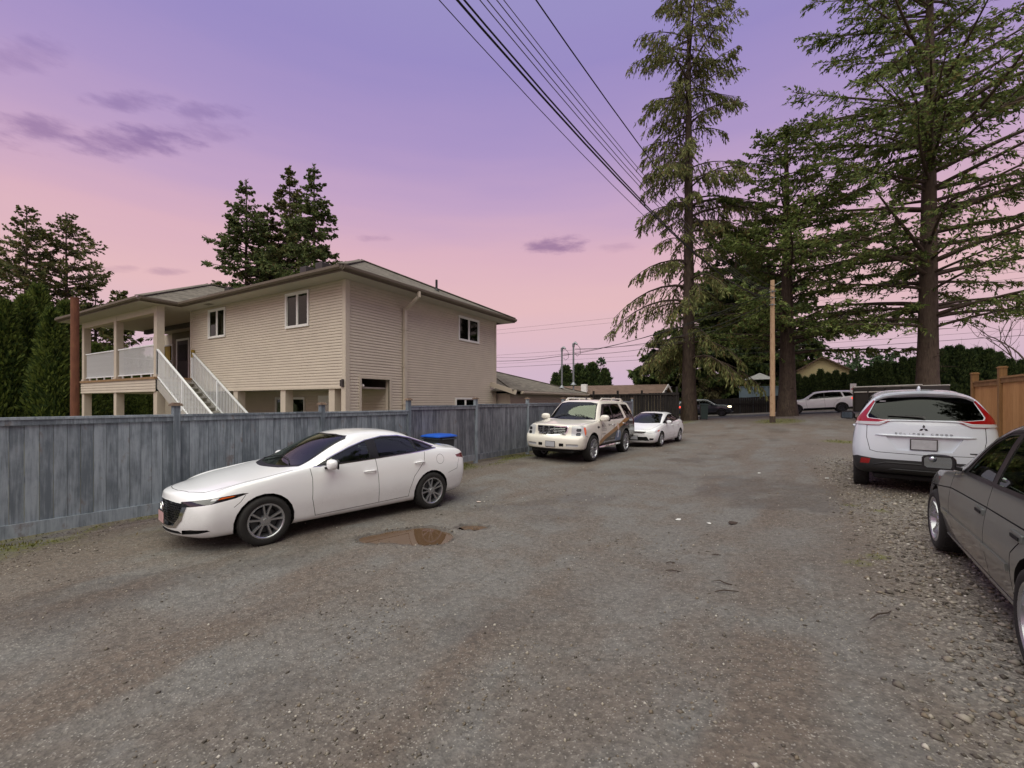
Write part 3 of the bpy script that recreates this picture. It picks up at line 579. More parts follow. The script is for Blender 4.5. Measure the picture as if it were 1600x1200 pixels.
# ------------------------------------------------------------------ fences
def add_copy(me, name, parent, loc, rz=0.0, rx=0.0): o = bpy.data.objects.new(name, me); col.objects.link(o); o.parent = parent; o.location = loc; o.rotation_euler = (rx, 0, rz); return o
rng = random.Random(5)
FY = [-3.6, -.9, 1.05, 3.47, 6.06, 8.46, 11.15, 14.06, 16.75, 19.4, 22.1, 24.8]
FT = [1.655, 1.655, 1.655, 1.655, 1.65, 1.76, 1.80, 1.82, 1.84, 1.86, 1.9]
ang = math.atan2(FD[1], FD[0])-pi/2
fo = empty('wooden_fence', (float(fence_x(3)), 3, 0), 0); tag(fo, 'long weathered blue-grey board fence with capped posts along the lane', 'fence'); FO = Vector(fo.location)
pw = .137
for k in range(len(FY)-1):
    y0, y1, zt = FY[k], FY[k+1], FT[k]; L = (y1-y0)/FD[1]; mt = 'fence_grey' if k < 5 else 'fence_grey_dark'
    zb = .10+max(0, gz(-8, (y0+y1)/2)); n = max(1, round((L-.1)/pw)); w = (L-.1)/n
    pm_ = MB(); pm_.box((-.011, -w/2+.0025, zb+.16), (.011, w/2-.0025, zt-.05)); proto = None
    A = Vector((float(fence_x(y0)), y0, 0)); D3 = Vector((FD[0], FD[1], 0)); N3 = Vector((FD[1], -FD[0], 0))
    for i in range(n):
        loc = A+D3*(.05+w*(i+.5))+N3*rng.uniform(-.004, .004)-FO
        if proto is None: o = pm_.build('plank', MATS[mt], fo); proto = o.data; o.location = loc; o.rotation_euler = (0, 0, ang)
        else: o = add_copy(proto, 'plank', fo, loc, ang+rng.uniform(-.012, .012))
        o.location.z = rng.uniform(-.003, .003)
    def rail(nm, z0, z1, d0, d1, mat):
        m = MB(); q0, q1 = A+D3*.045, A+D3*(L-.045); m.add([p+N3*d+Vector((0,0,z)) for z in (z0, z1) for p, d in ((q0,d0),(q1,d0),(q1,d1),(q0,d1))], [(0,3,2,1),(4,5,6,7),(0,1,5,4),(1,2,6,5),(2,3,7,6),(3,0,4,7)]); m.v = [tuple(Vector(p)-FO) for p in m.v]; return m.build(nm, MATS[mat], fo)
    rail('top_rail', zt-.085, zt-.012, .013, .040, mt); rail('cap_rail', zt-.012, zt+.022, -.06, .055, 'fence_grey'); rail('bottom_rail', zb+.0, zb+.175, .013, .045, mt); rail('back_rail', zb+.7, zb+.78, -.05, -.012, mt)
for k, y in enumerate(FY):
    zt = max(FT[max(0, k-1)], FT[min(k, len(FT)-1)]); g0 = gz(-8, y); m = MB(); m.box((-.05, -.05, g0-.25), (.05, .05, zt+.16)); o = m.build('post', MATS['fence_grey'], fo, bevel=.004); o.location = Vector((float(fence_x(y)), y, 0))-FO; o.rotation_euler = (0, 0, ang)
    if k in (2,): o.scale = (1, 1, .93)
    c = MB(); c.box((-.08, -.08, zt+.16), (.08, .08, zt+.182)); c.box((-.068, -.068, zt+.182), (.068, .068, zt+.20)); c.box((-.05, -.05, zt+.20), (.05, .05, zt+.215)); c.build('post_cap', MATS['fence_cap'], o, bevel=.003)
# black-stained fence standing across the end of the gardens
bf = empty('black_fence', (-8.5, 31, 0)); tag(bf, 'dark black-stained board fence behind the compact white sedan', 'fence'); BO = Vector((-8.5, 31, 0)); pm_ = MB(); pm_.box((-.095, -.012, 0), (.095, .012, 2.25)); proto = None
for i in range(40):
    x = -5.55-i*.2; z = gz(x, 31); zt = 2.52-.004*i+rng.uniform(-.01, .01); o = (pm_.build('plank', MATS['fence_black'], bf) if proto is None else add_copy(proto, 'plank', bf, (0,0,0)))
    proto = proto or o.data; o.location = Vector((x, 31+rng.uniform(-.006, .006), zt-2.25))-BO
for x in (-5.6, -6.3, -7.9, -9.6, -11.4, -13.2): m = MB(); m.box((x-.06, 30.93, gz(x, 31)-.2), (x+.06, 31.05, 2.68 if x < -6 else 2.9)); m.v = [tuple(Vector(p)-BO) for p in m.v]; m.build('post', MATS['fence_black'], bf)
for z in (.7, 2.35): m = MB(); m.box((-13.5, 30.90, z), (-5.5, 30.985, z+.09)); m.v = [tuple(Vector(p)-BO) for p in m.v]; m.build('rail', MATS['fence_black'], bf)
# side run of that fence, back towards the street
# tan cedar fence on the right
OX0, OY0 = on_line(1523, (4.5, 16.4), (0.03, 1))[:2]
of = empty('cedar_fence', (OX0, OY0, 0)); tag(of, 'tan cedar panel fence with square posts beside the parked crossover', 'fence'); OO = Vector((OX0, OY0, 0)); OD = Vector((-.03, -1, 0)).normalized(); ON = Vector((-1, .03, 0)).normalized(); oang = math.atan2(OD.y, OD.x)-pi/2
ys = [1.8*i for i in range(13)]
for k, s in enumerate(ys):
    zt = 2.60+.045*min(k, 4); q = OD*s; m = MB(); m.box((-.065, -.065, 0), (.065, .065, zt)); o = m.build('post', MATS['fence_orange_trim'], of, bevel=.004); o.location = q; o.rotation_euler = (0,0,oang); c = MB(); c.box((-.078, -.078, zt), (.078, .078, zt+.03)); c.box((-.06,-.06,zt+.03),(.06,.06,zt+.045)); c.build('post_cap', MATS['fence_orange_trim'], o, bevel=.004)
    if k == len(ys)-1: break
    s1 = ys[k+1]; L = s1-s; n = 12; w = (L-.13)/n; zt2 = 2.37+.04*min(k, 4); pm_ = MB(); pm_.box((-.01, -w/2+.001, .28), (.01, w/2-.001, zt2)); proto = None
    for i in range(n):
        loc = OD*(s+.065+w*(i+.5))+ON*rng.uniform(-.001, .001); o = pm_.build('plank', MATS['fence_orange'], of) if proto is None else add_copy(proto, 'plank', of, loc, oang); proto = proto or o.data; o.location = loc; o.rotation_euler = (0,0,oang)
    for (a, b, d0, d1) in ((zt2-.10, zt2+.0, .012, .04), (zt2, zt2+.04, -.05, .06), (.2, .36, .012, .04)):
        m = MB(); q0, q1 = OD*(s+.066), OD*(s1-.066); m.add([p+ON*d+Vector((0,0,z)) for z in (a, b) for p, d in ((q0,d0),(q1,d0),(q1,d1),(q0,d1))], [(0,3,2,1),(4,5,6,7),(0,1,5,4),(1,2,6,5),(2,3,7,6),(3,0,4,7)]); m.build('rail', MATS['fence_orange_trim'], of)
# ------------------------------------------------------------------ trees
def leaf_mat(name, c0, c1, c2=None, trans=.3):
    t = NT(name); g = t.n('NewGeometry'); v = t.coord('World'); n = t.noise(v, .55, 4, .6)
    f = t.math('ADD', t.math('MULTIPLY', g.outputs['Random Per Island'], .6), t.math('MULTIPLY', n, .4)); c = t.mix(t.mr(f, .25, .75), c0, c1)
    if c2: c = t.mix(t.mr(g.outputs['Random Per Island'], .86, .95), c, c2)
    t.set(Base_Color=c, Roughness=.75, Specular_IOR_Level=.2)
    tl = t.n('BsdfTranslucent'); t.l(c, tl.inputs[0]); mx = t.n('MixShader'); mx.inputs[0].default_value = trans; t.l(t.b.outputs[0], mx.inputs[1]); t.l(tl.outputs[0], mx.inputs[2]); t.l(mx.outputs[0], t.out.inputs[0]); return t.m
leaf_mat('fir_olive', lin(82, 90, 52), lin(140, 144, 90), lin(120, 96, 66)); leaf_mat('fir_green', lin(76, 94, 50), lin(136, 150, 86), lin(112, 98, 60)); leaf_mat('fir_dark', lin(70, 86, 54), lin(122, 134, 84), lin(104, 94, 62)); leaf_mat('cedar_dark', lin(48, 62, 38), lin(94, 108, 58)); leaf_mat('cedar_green', lin(52, 70, 34), lin(108, 122, 58))
leaf_mat('pine_far', lin(72, 84, 52), lin(126, 126, 80), lin(120, 102, 68)); leaf_mat('hedge_dark', lin(52, 68, 46), lin(96, 112, 66)); leaf_mat('bush_olive', lin(72, 70, 46), lin(112, 108, 74)); leaf_mat('fir_pale', lin(62, 84, 60), lin(104, 126, 92)); leaf_mat('grass', lin(76, 84, 36), lin(136, 136, 72), lin(150, 132, 84), .3)
def unitv(a): return a/np.maximum(1e-9, np.linalg.norm(a, axis=-1, keepdims=True))
def kites(P, D, L, W, rs, fold=.35):
    "leaf sprays: bent kites at P pointing along D"
    n = len(P); r = unitv(rs.normal(size=(n, 3))); S = unitv(np.cross(D, r)); U = np.cross(S, D); L = np.broadcast_to(L, (n,))[:, None]; W = np.broadcast_to(W, (n,))[:, None]
    m = P+D*L*.45; V = np.stack([P, m+S*W*.5-U*W*fold*.3, P+D*L-U*L*.08, m-S*W*.5-U*W*fold*.3], 1).reshape(-1, 3); return V, np.arange(4*n).reshape(n, 4)
def tubes(Pth, Rad, sides=4):
    "many tapered limbs at once: paths (B,K,3), radii (B,K)"
    B, K, _ = Pth.shape; T = unitv(np.gradient(Pth, axis=1)); up = np.where(np.abs(T[..., 2:3]) > .9, np.array([1.0,0,0]), np.array([0,0,1.0])); A = unitv(np.cross(T, up)); C = np.cross(A, T)
    w = np.arange(sides)*2*pi/sides; V = Pth[:, :, None]+Rad[:, :, None, None]*(A[:, :, None]*np.cos(w)[None, None, :, None]+C[:, :, None]*np.sin(w)[None, None, :, None])
    idx = np.arange(B*K*sides).reshape(B, K, sides); nx_ = np.roll(idx, -1, 2); Fq = np.stack([idx[:, :-1], nx_[:, :-1], nx_[:, 1:], idx[:, 1:]], -1).reshape(-1, 4); return V.reshape(-1, 3), Fq
def merge(*ms):
    V, Fc, o = [], [], 0
    for v, f in ms: V.append(v); Fc.append(f+o); o += len(v)
    return np.concatenate(V), np.concatenate(Fc)
def conifer(name, loc, H, R, label, mat, seed, clear=.2, nb=120, twigs=22, sprays=7, rad=.5, up=.1, droop=.35, tip=.2, hang=.3, slen=.34, swid=.10, prof=None, lean=(0,0), bark='bark', group=None, parts=True, tw=1.0, gapf=.12, stub=14, top=1.0, cat='tree'):
    rs = np.random.RandomState(seed); root = empty(name, loc); tag(root, label, cat, group)
    prof = prof or (lambda t: (1-t)**.8)
    # trunk
    K = 14; zs = np.linspace(-.4, H, K); wob = np.cumsum(rs.normal(0, .012*H/20, (K, 2)), 0); ctr = np.stack([wob[:, 0]+lean[0]*zs/H, wob[:, 1]+lean[1]*zs/H, zs], 1); tr = rad*(1-zs.clip(0)/H*.96)**.85; tr[0] *= 1.35; tr[1] *= 1.05
    tv, tf = tubes(ctr[None], tr[None], 12)
    ax = lambda z: np.stack([np.interp(z, zs, ctr[:, 0]), np.interp(z, zs, ctr[:, 1]), z], -1)
    h = clear*H+(H*.985-clear*H)*np.sort(rs.rand(nb))**.92; t = (h-clear*H)/(H-clear*H)
    az = rs.rand(nb)*2*pi; sect = .55+.9*vnoise(az*1.3+seed, h*.35, seed)                   # uneven sectors: gaps and long arms
    L = R*prof(t)*(rs.uniform(.62, 1.08, nb))*np.clip(sect, .35, 1.25)+.25; keep = rs.rand(nb) > gapf; h, t, az, L = h[keep], t[keep], az[keep], L[keep]; B = len(h)
    d = np.stack([np.cos(az), np.sin(az), np.zeros(B)], 1); s = np.linspace(0, 1, 7); upv = up*(1+.8*t)+rs.normal(0, .06, B)
    zz = L[:, None]*(upv[:, None]*s-droop*s**2*(1.1-.6*t)[:, None]+tip*s**3); side = rs.normal(0, .10, B)[:, None]*L[:, None]*s**2; lat = np.stack([-d[:, 1], d[:, 0], np.zeros(B)], 1)
    Pth = ax(h)[:, None]+d[:, None]*(L[:, None]*s)[..., None]+lat[:, None]*side[..., None]; Pth[..., 2] += zz
    br = (.012+.016*L)[:, None]*(1-.88*s)[None]; bv, bf_ = tubes(Pth, br, 4)
    ms = [(tv, tf), (bv, bf_)]
    if stub:                                                                               # dead stubs on the bare trunk
        hs = rs.uniform(.08*H, max(clear, .16)*H, stub); a2 = rs.rand(stub)*2*pi; d2 = np.stack([np.cos(a2), np.sin(a2), rs.uniform(-.3, .1, stub)], 1); l2 = rs.uniform(.5, 1.8, stub); sp_ = ax(hs)[:, None]+d2[:, None]*(l2[:, None]*np.linspace(0, 1, 4))[..., None]; ms.append(tubes(sp_, np.tile(np.array([.03, .022, .014, .004]), (stub, 1)), 4))
    V, Fc = merge(*ms); fast_mesh('trunk', V, Fc, MATS[bark], root, True)
    # twigs
    nt = np.maximum(5, (twigs*(L/R)**.7).astype(int)); bi = np.repeat(np.arange(B), nt); n = len(bi); ss = .12+.88*rs.rand(n)**.8; k = np.clip((ss*6).astype(int), 0, 5); fr = ss*6-k
    base = Pth[bi, k]*(1-fr)[:, None]+Pth[bi, k+1]*fr[:, None]; bd = unitv(Pth[bi, k+1]-Pth[bi, k]); sg = np.where(rs.rand(n) < .5, -1.0, 1.0); td = unitv(bd*(.55+.5*ss)[:, None]+lat[bi]*(sg*(1-.35*ss))[:, None]+rs.normal(0, .16, (n, 3))); td[:, 2] -= hang*rs.rand(n)
    td = unitv(td); tl = tw*(.30+.28*(1-ss))*np.sqrt(L[bi])*rs.uniform(.6, 1.15, n)
    tp = base[:, None]+td[:, None]*(tl[:, None]*np.array([0, .55, 1.0]))[..., None]; tp[:, 1, 2] -= hang*tl*.08; tp[:, 2, 2] -= hang*tl*.35
    # sprays
    q = np.repeat(np.arange(n), sprays); m = len(q); u = rs.rand(m)**.8; pos = base[q]+td[q]*(tl[q]*u)[:, None]; pos[:, 2] -= hang*tl[q]*.35*u**2
    sd = unitv(td[q]*.8+rs.normal(0, .42, (m, 3))); sd[:, 2] -= hang*rs.uniform(.4, 1.5, m); sd = unitv(sd)
    ln = slen*rs.uniform(.6, 1.25, m)*(1-.25*u)*np.clip(.35+.9*(L[bi][q]/R), .4, 1); fv, ff = kites(pos, sd, ln, swid*rs.uniform(.7, 1.3, m), rs)
    # leader tuft
    zt = H*(1-.07*rs.rand(60)); lp = ax(zt); ld = unitv(np.stack([rs.normal(0, .5, 60), rs.normal(0, .5, 60), rs.uniform(.2, 1, 60)], 1)); lv, lf_ = kites(lp, ld, slen*.55, swid*.7, rs)
    wv, wf = tubes(tp, np.tile(np.array([.012, .008, .003]), (n, 1)), 3)
    V, Fc = merge((fv, ff), (lv, lf_)); c = fast_mesh('crown', V, Fc, MATS[mat], root); fast_mesh('twigs', wv, wf, MATS[bark], root)
    return root
def on_g(px, Z):
    r = ray(px, HY)*Z; return (r[0], r[1], gz(r[0], r[1])-.05)
# (profile helpers)
wide = lambda t: np.clip(.55+.75*t, 0, 1)*(1-t)**.55*1.05
# the three old firs at the mouth of the lane
conifer('fir_tree', on_g(1076, 37), 40.0, 7.4, 'tall weeping fir with drooping olive strands beside the black fence', 'fir_olive', 11, clear=.10, nb=195, twigs=46, sprays=13, rad=.55, up=.30, droop=.72, tip=.05, hang=1.25, slen=.46, swid=.085, prof=lambda t: (1-t)**.34*(.70+.30*np.sin(t*11)**2), gapf=.12, tw=1.1)
fir2 = conifer('fir_tree', on_g(1230, 34.5), 22.6, 8.4, 'thick-trunked fir with layered branches right behind the timber pole', 'fir_green', 23, clear=.19, nb=150, twigs=46, sprays=15, rad=.62, up=.24, droop=.28, tip=.16, hang=.38, slen=.37, swid=.105, prof=lambda t: np.clip(.75+.5*t, 0, 1)*(1-t)**.62*1.1, gapf=.12)
conifer('fir_tree', on_g(1449, 30), 36.0, 11.6, 'largest fir with broad level limbs behind the parked crossover', 'fir_green', 37, clear=.15, nb=212, twigs=52, sprays=12, rad=.62, up=.22, droop=.22, tip=.12, hang=.42, slen=.40, swid=.10, prof=lambda t: np.clip(.72+.9*t, 0, 1)*(1-t)**.6, gapf=.12, tw=1.15, stub=20)
# dark cedars across the street
for i, (px, Z, H, R, sd) in enumerate(((1150, 56, 22.5, 8.6, 3), (1192, 58, 20.5, 7.6, 5), (1112, 57, 16.5, 6.6, 8), (1035, 58, 11.0, 4.6, 9), (1255, 60, 10.0, 4.0, 10))):
    lb = ['tallest dark cedar across the street behind the gazebo', 'dark cedar across the street behind the thick-trunked fir', 'mid-height dark cedar across the street behind the navy vehicle', 'low dark cedar across the street behind the brown garage roof', 'small dark cedar rising behind the pale yellow gable'][i]
    conifer('cedar_tree', on_g(px, Z), H, R, lb, 'cedar_dark', 60+sd, clear=.02, nb=int(150*H/20), twigs=26, sprays=9, rad=.5, up=.18, droop=.45, tip=.1, hang=.7, slen=.95, swid=.42, prof=lambda t: (1-t)**.5, gapf=.0, stub=0, group='cedars across the street')
conifer('olive_shrub', on_g(1108, 53), 4.2, 2.4, 'loose olive bush by the street under the weeping fir', 'bush_olive', 91, clear=.0, nb=60, twigs=18, sprays=7, rad=.12, up=.5, droop=.3, hang=.5, slen=.4, swid=.13, prof=lambda t: (1-t)**.4, stub=0, cat='bush')
# firs behind the house
for i, (px, py, Z, R, sd, pf) in enumerate(((385, 281, 44, 6.6, 1, 1.0), (420, 318, 46, 4.6, 2, .9), (452, 260, 47, 4.8, 3, .85), (491, 256, 42, 5.6, 4, 1.05))):
    p = on_g(px, Z); H = CAMH+(HY-py)/F*Z-p[2]
    lb = ['broadest dark fir behind the house roof, left of its group', 'shorter fir tucked between the others behind the house', 'tall narrow fir behind the house with bare pale trunk showing', 'pointed fir behind the house closest to the roof peak'][i]
    conifer('fir_tree', p, H, R, lb.replace(', left of its group', ' with dense spreading boughs'), 'fir_dark' if i in (0, 3) else 'pine_far', 120+sd, clear=.22, nb=int(9*H), twigs=26, sprays=11, rad=.3, up=.10, droop=.25, tip=.2, hang=.35, slen=.5, swid=.17, prof=(lambda e: (lambda t: (1-t)**e))(pf), gapf=.08, stub=0, group='firs behind the house')
# pines on the far left
for i, (px, py, Z, R, sd) in enumerate(((40, 323, 42, 5.4, 1), (104, 334, 44, 6.2, 2), (-30, 350, 43, 5.4, 3), (150, 452, 46, 3.6, 5), (186, 456, 40, 2.4, 6))):
    p = on_g(px, Z); H = CAMH+(HY-py)/F*Z-p[2]
    lb = ['tallest pine above the cedar hedge with thin airy crown', 'spreading pine beside it reaching over the rusty post', 'pine standing farthest from the house beyond the cedar row', 'low evergreen seen between the porch posts', 'small bushy evergreen just above the porch eave'][i]
    conifer('pine_tree', p, H, R, lb, 'pine_far', 150+sd, clear=.12, nb=int(6.5*H), twigs=24, sprays=10, rad=.28, up=.22, droop=.2, tip=.25, hang=.2, slen=.46, swid=.16, prof=lambda t: (1-t)**.6*(.7+.3*np.sin(3+t*7)**2), gapf=.12, stub=0, group='pines beyond the hedge')

# clipped columns: emerald cedars
def column_mesh(name, H, R, mat, seed, n=2600, slen=.26, swid=.10, taper=1.0):
    rs = np.random.RandomState(seed); t = rs.rand(n)**.9; a = rs.rand(n)*2*pi; pr = np.clip(np.minimum(1, .55+t*2.5), 0, 1)*np.clip((1-t)*1.05, 0, 1)**(.62*taper)*(.82+.36*vnoise(a*1.9+seed, t*H*1.1, seed)); r = R*pr*rs.uniform(.72, 1.04, n)
    P = np.stack([r*np.cos(a), r*np.sin(a), t*H], 1); D = unitv(np.stack([np.cos(a)*.55, np.sin(a)*.55, np.full(n, .85)], 1)+rs.normal(0, .3, (n, 3))); fv, ff = kites(P, D, slen*rs.uniform(.6, 1.3, n), swid*rs.uniform(.7, 1.3, n), rs)
    K, S = 12, 12; tt = np.linspace(0, .97, K); ring = np.stack([np.stack([R*.72*min(1, .55+q*2.5)*max(.02, (1-q)*1.05)**(.62*taper)*(.85+.3*vnoise(w*1.9+seed, q*H*1.1, seed))*np.array([cos(w), sin(w)]) for w in np.arange(S)*2*pi/S]) for q in tt]); cv = np.concatenate([np.concatenate([ring[i], np.full((S, 1), tt[i]*H)], 1) for i in range(K)]); ix = np.arange(K*S).reshape(K, S); nxt = np.roll(ix, -1, 1); cf = np.stack([ix[:-1], nxt[:-1], nxt[1:], ix[1:]], -1).reshape(-1, 4)
    V, Fc = merge((fv, ff), (cv, cf)); me = fast_mesh(name, V, Fc, mat); d = me.data; bpy.data.objects.remove(me); return d
def column_tree(name, p, s, crown, label, group, rz, trunk=True, h=1.0):
    o = empty(name, p, rz); tag(o, label, 'cedar' if 'cedar' in name else 'hedge plant', group); c = bpy.data.objects.new('crown', crown); col.objects.link(c); c.parent = o; c.scale = (s, s, s*h)
    if trunk:
        if 'ct' not in MATS_X: m = MB(); m.tube([(0,0,-.25),(0,0,.9)], [.09,.06], 8); q = m.build('trunk', MATS['bark'], o, True); MATS_X['ct'] = q.data
        else: q = bpy.data.objects.new('trunk', MATS_X['ct']); col.objects.link(q); q.parent = o
    return o
MATS_X = {}
cm = [column_mesh('cedar_crown', 7.0, 1.15, MATS['cedar_green'], 300+i, 6500, .30, .10) for i in range(3)]
for i, (px, py, Z) in enumerate(((8, 474, 21), (38, 466, 22), (60, 450, 23.5), (82, 486, 21.5), (104, 476, 25), (-22, 470, 20.5), (128, 520, 27), (150, 540, 28), (172, 545, 29), (195, 552, 30), (209, 556, 31), (221, 558, 31.5), (233, 560, 32), (215, 585, 30))):
    p = on_g(px, Z); H = CAMH+(HY-py)/F*Z-p[2]; column_tree('emerald_cedar', p, H/7.0, cm[i % 3], 'slim green columnar cedar in the row beside the rusty post' if i < 6 else 'dark columnar cedar seen under the porch deck', 'cedars in the row left of the house' if i < 6 else 'cedars behind the porch', i*1.3)
hm = [column_mesh('hedge_crown', 5.0, .95, MATS['hedge_dark'], 320+i, 3000, .34, .15) for i in range(3)]; rh = random.Random(3)
for i in range(27):
    x = 1.4+i*.62; zt = np.interp(x, (1.4, 7, 10, 14.5, 18), (4.75, 5.0, 5.9, 6.6, 5.7))*rh.uniform(.93, 1.05); z = gz(x, 53); 
    if i == 26: zt = 5.2
    column_tree('hedge_cedar', (x, 53+rh.uniform(-.25, .25), z-.05), (zt-z)/5.0, hm[i % 3], 'dark trimmed cedar in the tall hedge across the street', 'cedar hedge across the street', i*2.1, i % 4 == 0, rh.uniform(.94, 1.02))
for i, (px, py, Z, w) in enumerate(((884, 574, 50, 1.4), (905, 572, 52, 1.5), (925, 570, 52, 1.6), (945, 578, 51, 1.2), (868, 585, 50, 1.1))):
    p = on_g(px, Z); H = CAMH+(HY-py)/F*Z-p[2]; column_tree('background_cedar', p, H/5.0*w, hm[i % 3], 'rounded dark evergreen behind the garage roofs and service masts', 'evergreens behind the garages', i, False, 1/w)
conifer('young_fir', on_g(939, 60), CAMH+(HY-556)/F*60-.4, 2.4, 'small pale fir with open tip behind the brown garage roof', 'fir_pale', 401, clear=.1, nb=60, twigs=12, sprays=6, rad=.12, up=.15, droop=.1, tip=.2, hang=.15, slen=.5, swid=.16, stub=0)
for i, (px, py, Z) in enumerate(((1310, 546, 85), (1332, 544, 88), (1340, 551, 84), (1362, 545, 86), (1390, 544, 85), (1400, 550, 88), (1375, 556, 83))):
    p = on_g(px, Z); conifer('distant_fir', p, CAMH+(HY-py)/F*Z-p[2], 2.6, 'pale distant fir peeping over the street hedge', 'fir_pale', 420+i, clear=.1, nb=60, twigs=9, sprays=6, rad=.14, up=.15, droop=.15, tip=.2, hang=.15, slen=.7, swid=.3, stub=0, group='distant firs over the hedge')
# leafless trees on the right
def bare_tree(name, loc, H, seed, label):
    rs = random.Random(seed); root = empty(name, loc); tag(root, label, 'tree', 'leafless trees by the street'); mb = MB(); mt = MB()
    def grow(p, d, L, r, lv, m):
        P = [p]; dd = d.copy()
        for k in range(4): dd = (dd+Vector((rs.gauss(0,.12), rs.gauss(0,.12), rs.gauss(.05,.08)))).normalized(); P.append(P[-1]+dd*L/4)
        m.tube(P, [r, r*.88, r*.76, r*.66, r*.55], 5 if lv else 8, False)
        if lv >= 4 or r < .008: return
        for k in range(3 if lv < 3 else 2): j = rs.choice((2, 3, 4)); a = rs.uniform(0, 2*pi); nd = (dd*rs.uniform(.5, 1)+Vector((cos(a), sin(a), rs.uniform(.0, .6)))*rs.uniform(.5, .9)).normalized(); grow(P[j], nd, L*rs.uniform(.55, .8), r*.55, lv+1, mt)
    grow(Vector((0,0,-.1)), Vector((0,0,1)), H*.42, H*.014, 0, mb); mb.build('trunk', MATS['bark'], root, True); q = mt.build('branches', MATS['bark'], root, True); return root
bare_tree('bare_tree', on_g(1592, 48), 12.5, 4, 'leafless tree with upright branches above the cedar fence'); bare_tree('bare_tree', on_g(1505, 70), 11.5, 9, 'faint leafless tree behind the hedge, right of the largest fir'.replace(', right of', ' next to')); bare_tree('bare_tree', on_g(1560, 62), 11, 12, 'leafless tree behind the end of the street hedge')

# more of the same firs stand in the gardens beyond the cedar fence; the parked cars' windows mirror them
for k, (x, y) in enumerate(((12.5, 9.5), (11.5, 2.0), (14.0, -6.0))):
    o = copy_tree(fir2); o.location = (x, y, .3); o.rotation_euler = (0, 0, 1.3+k*2); o['label'] = 'fir in the gardens beyond the tan cedar fence'; o['group'] = 'firs beyond the cedar fence'
# ------------------------------------------------------------------ vehicles
def car_materials():
    def paint(name, c, flake=.03, rough=.22, dirt=.12, metal=0.0):
        t = NT(name); v = t.coord('Object'); n1 = t.noise(v, 1.6, 5, .6); n2 = t.noise(v, 45, 3)
        sp = t.n('SeparateXYZ'); t.l(v, sp.inputs[0])
        low = t.mr(sp.outputs[2], .75, .12, 0, 1)                       # road dirt thrown up along the sills
        d = t.math('MULTIPLY', low, t.mr(n1, .35, .7, .15, 1), clamp=True)
        d = t.math('MULTIPLY_ADD', d, dirt*3.2, t.math('MULTIPLY', t.mr(n1, .55, .8), dirt*.5), clamp=True)
        t.set(Base_Color=t.mix(d, c, lin(122, 112, 98)), Metallic=metal, Coat_Weight=.8, Coat_Roughness=.06)
        t.set(Roughness=t.math('MULTIPLY_ADD', d, .45, t.math('MULTIPLY_ADD', n2, .04, rough)))
        return t.m
    paint('paint_white', lin(239, 241, 243), dirt=.07); paint('paint_pearl', lin(232, 228, 218), dirt=.07); paint('paint_grey', lin(92, 97, 95), rough=.38, dirt=.28, metal=.0)
    paint('paint_cool_white', lin(208, 216, 226), dirt=.1); paint('paint_navy', lin(40, 46, 56), dirt=.1); paint('wrap_black', lin(38, 36, 34), rough=.3)
    paint('wrap_gold', lin(160, 116, 62), rough=.3)
    t = NT('car_glass')
    gl = t.n('BsdfGlossy'); gl.inputs['Roughness'].default_value = .015; gl.inputs[0].default_value = (.88, .98, .82, 1)
    tr = t.n('BsdfTransparent'); tr.inputs[0].default_value = (.42, .46, .45, 1)
    fr = t.n('Fresnel'); fr.inputs[0].default_value = 1.8
    mx = t.n('MixShader'); t.l(fr.outputs[0], mx.inputs[0]); t.l(tr.outputs[0], mx.inputs[1]); t.l(gl.outputs[0], mx.inputs[2]); t.l(mx.outputs[0], t.out.inputs[0])
    t = NT('dark_glass')
    gl = t.n('BsdfGlossy'); gl.inputs['Roughness'].default_value = .02; gl.inputs[0].default_value = (.8, .84, .82, 1)
    tr = t.n('BsdfTransparent'); tr.inputs[0].default_value = (.06, .065, .065, 1)
    fr = t.n('Fresnel'); fr.inputs[0].default_value = 1.42
    mx = t.n('MixShader'); t.l(fr.outputs[0], mx.inputs[0]); t.l(tr.outputs[0], mx.inputs[1]); t.l(gl.outputs[0], mx.inputs[2]); t.l(mx.outputs[0], t.out.inputs[0])
    simple('black_trim', lin(22, 22, 23), .38, bump=.05, bscale=150); simple('matte_black', lin(14, 14, 14), .85); simple('cladding', lin(46, 47, 49), .62, bump=.12, bscale=260)
    simple('cabin_dark', lin(34, 34, 35), .8); simple('seat_cloth', lin(58, 58, 60), .9, bump=.2, bscale=120)
    simple('tyre_rubber', lin(33, 32, 31), .82, var=.25, scale=9, bump=.25, bscale=90)
    simple('alloy', lin(176, 178, 182), .28, .85, var=.08); simple('dark_alloy', lin(70, 72, 76), .35, .8); simple('chrome', lin(225, 225, 226), .08, 1.0, var=.03)
    simple('plate_blur', lin(176, 178, 184), .5, var=.1, scale=14); simple('plate_dark', lin(52, 46, 46), .5)
    simple('plate_red', lin(196, 158, 158), .5, var=.2, scale=20)
    def lamp(name, c, em=0.0, rough=.12, emc=None):
        t = NT(name); t.set(Base_Color=c, Roughness=rough, Coat_Weight=1.0, Coat_Roughness=.03)
        if em: t.set(Emission_Color=emc or c, Emission_Strength=em)
        return t.m
    lamp('lamp_red', lin(150, 18, 22)); lamp('lamp_clear', lin(190, 192, 196), rough=.2); lamp('lamp_amber', lin(214, 96, 30)); lamp('lamp_black', lin(26, 27, 29), rough=.1)
    lamp('lamp_dark_red', lin(96, 14, 20)); lamp('lamp_lit', lin(255, 236, 190), 2.2); lamp('lamp_lit_red', lin(230, 60, 40), 1.2)
    t = NT('mirror_glass'); t.set(Base_Color=(.42, .46, .50, 1), Metallic=1.0, Roughness=.03)
car_materials()

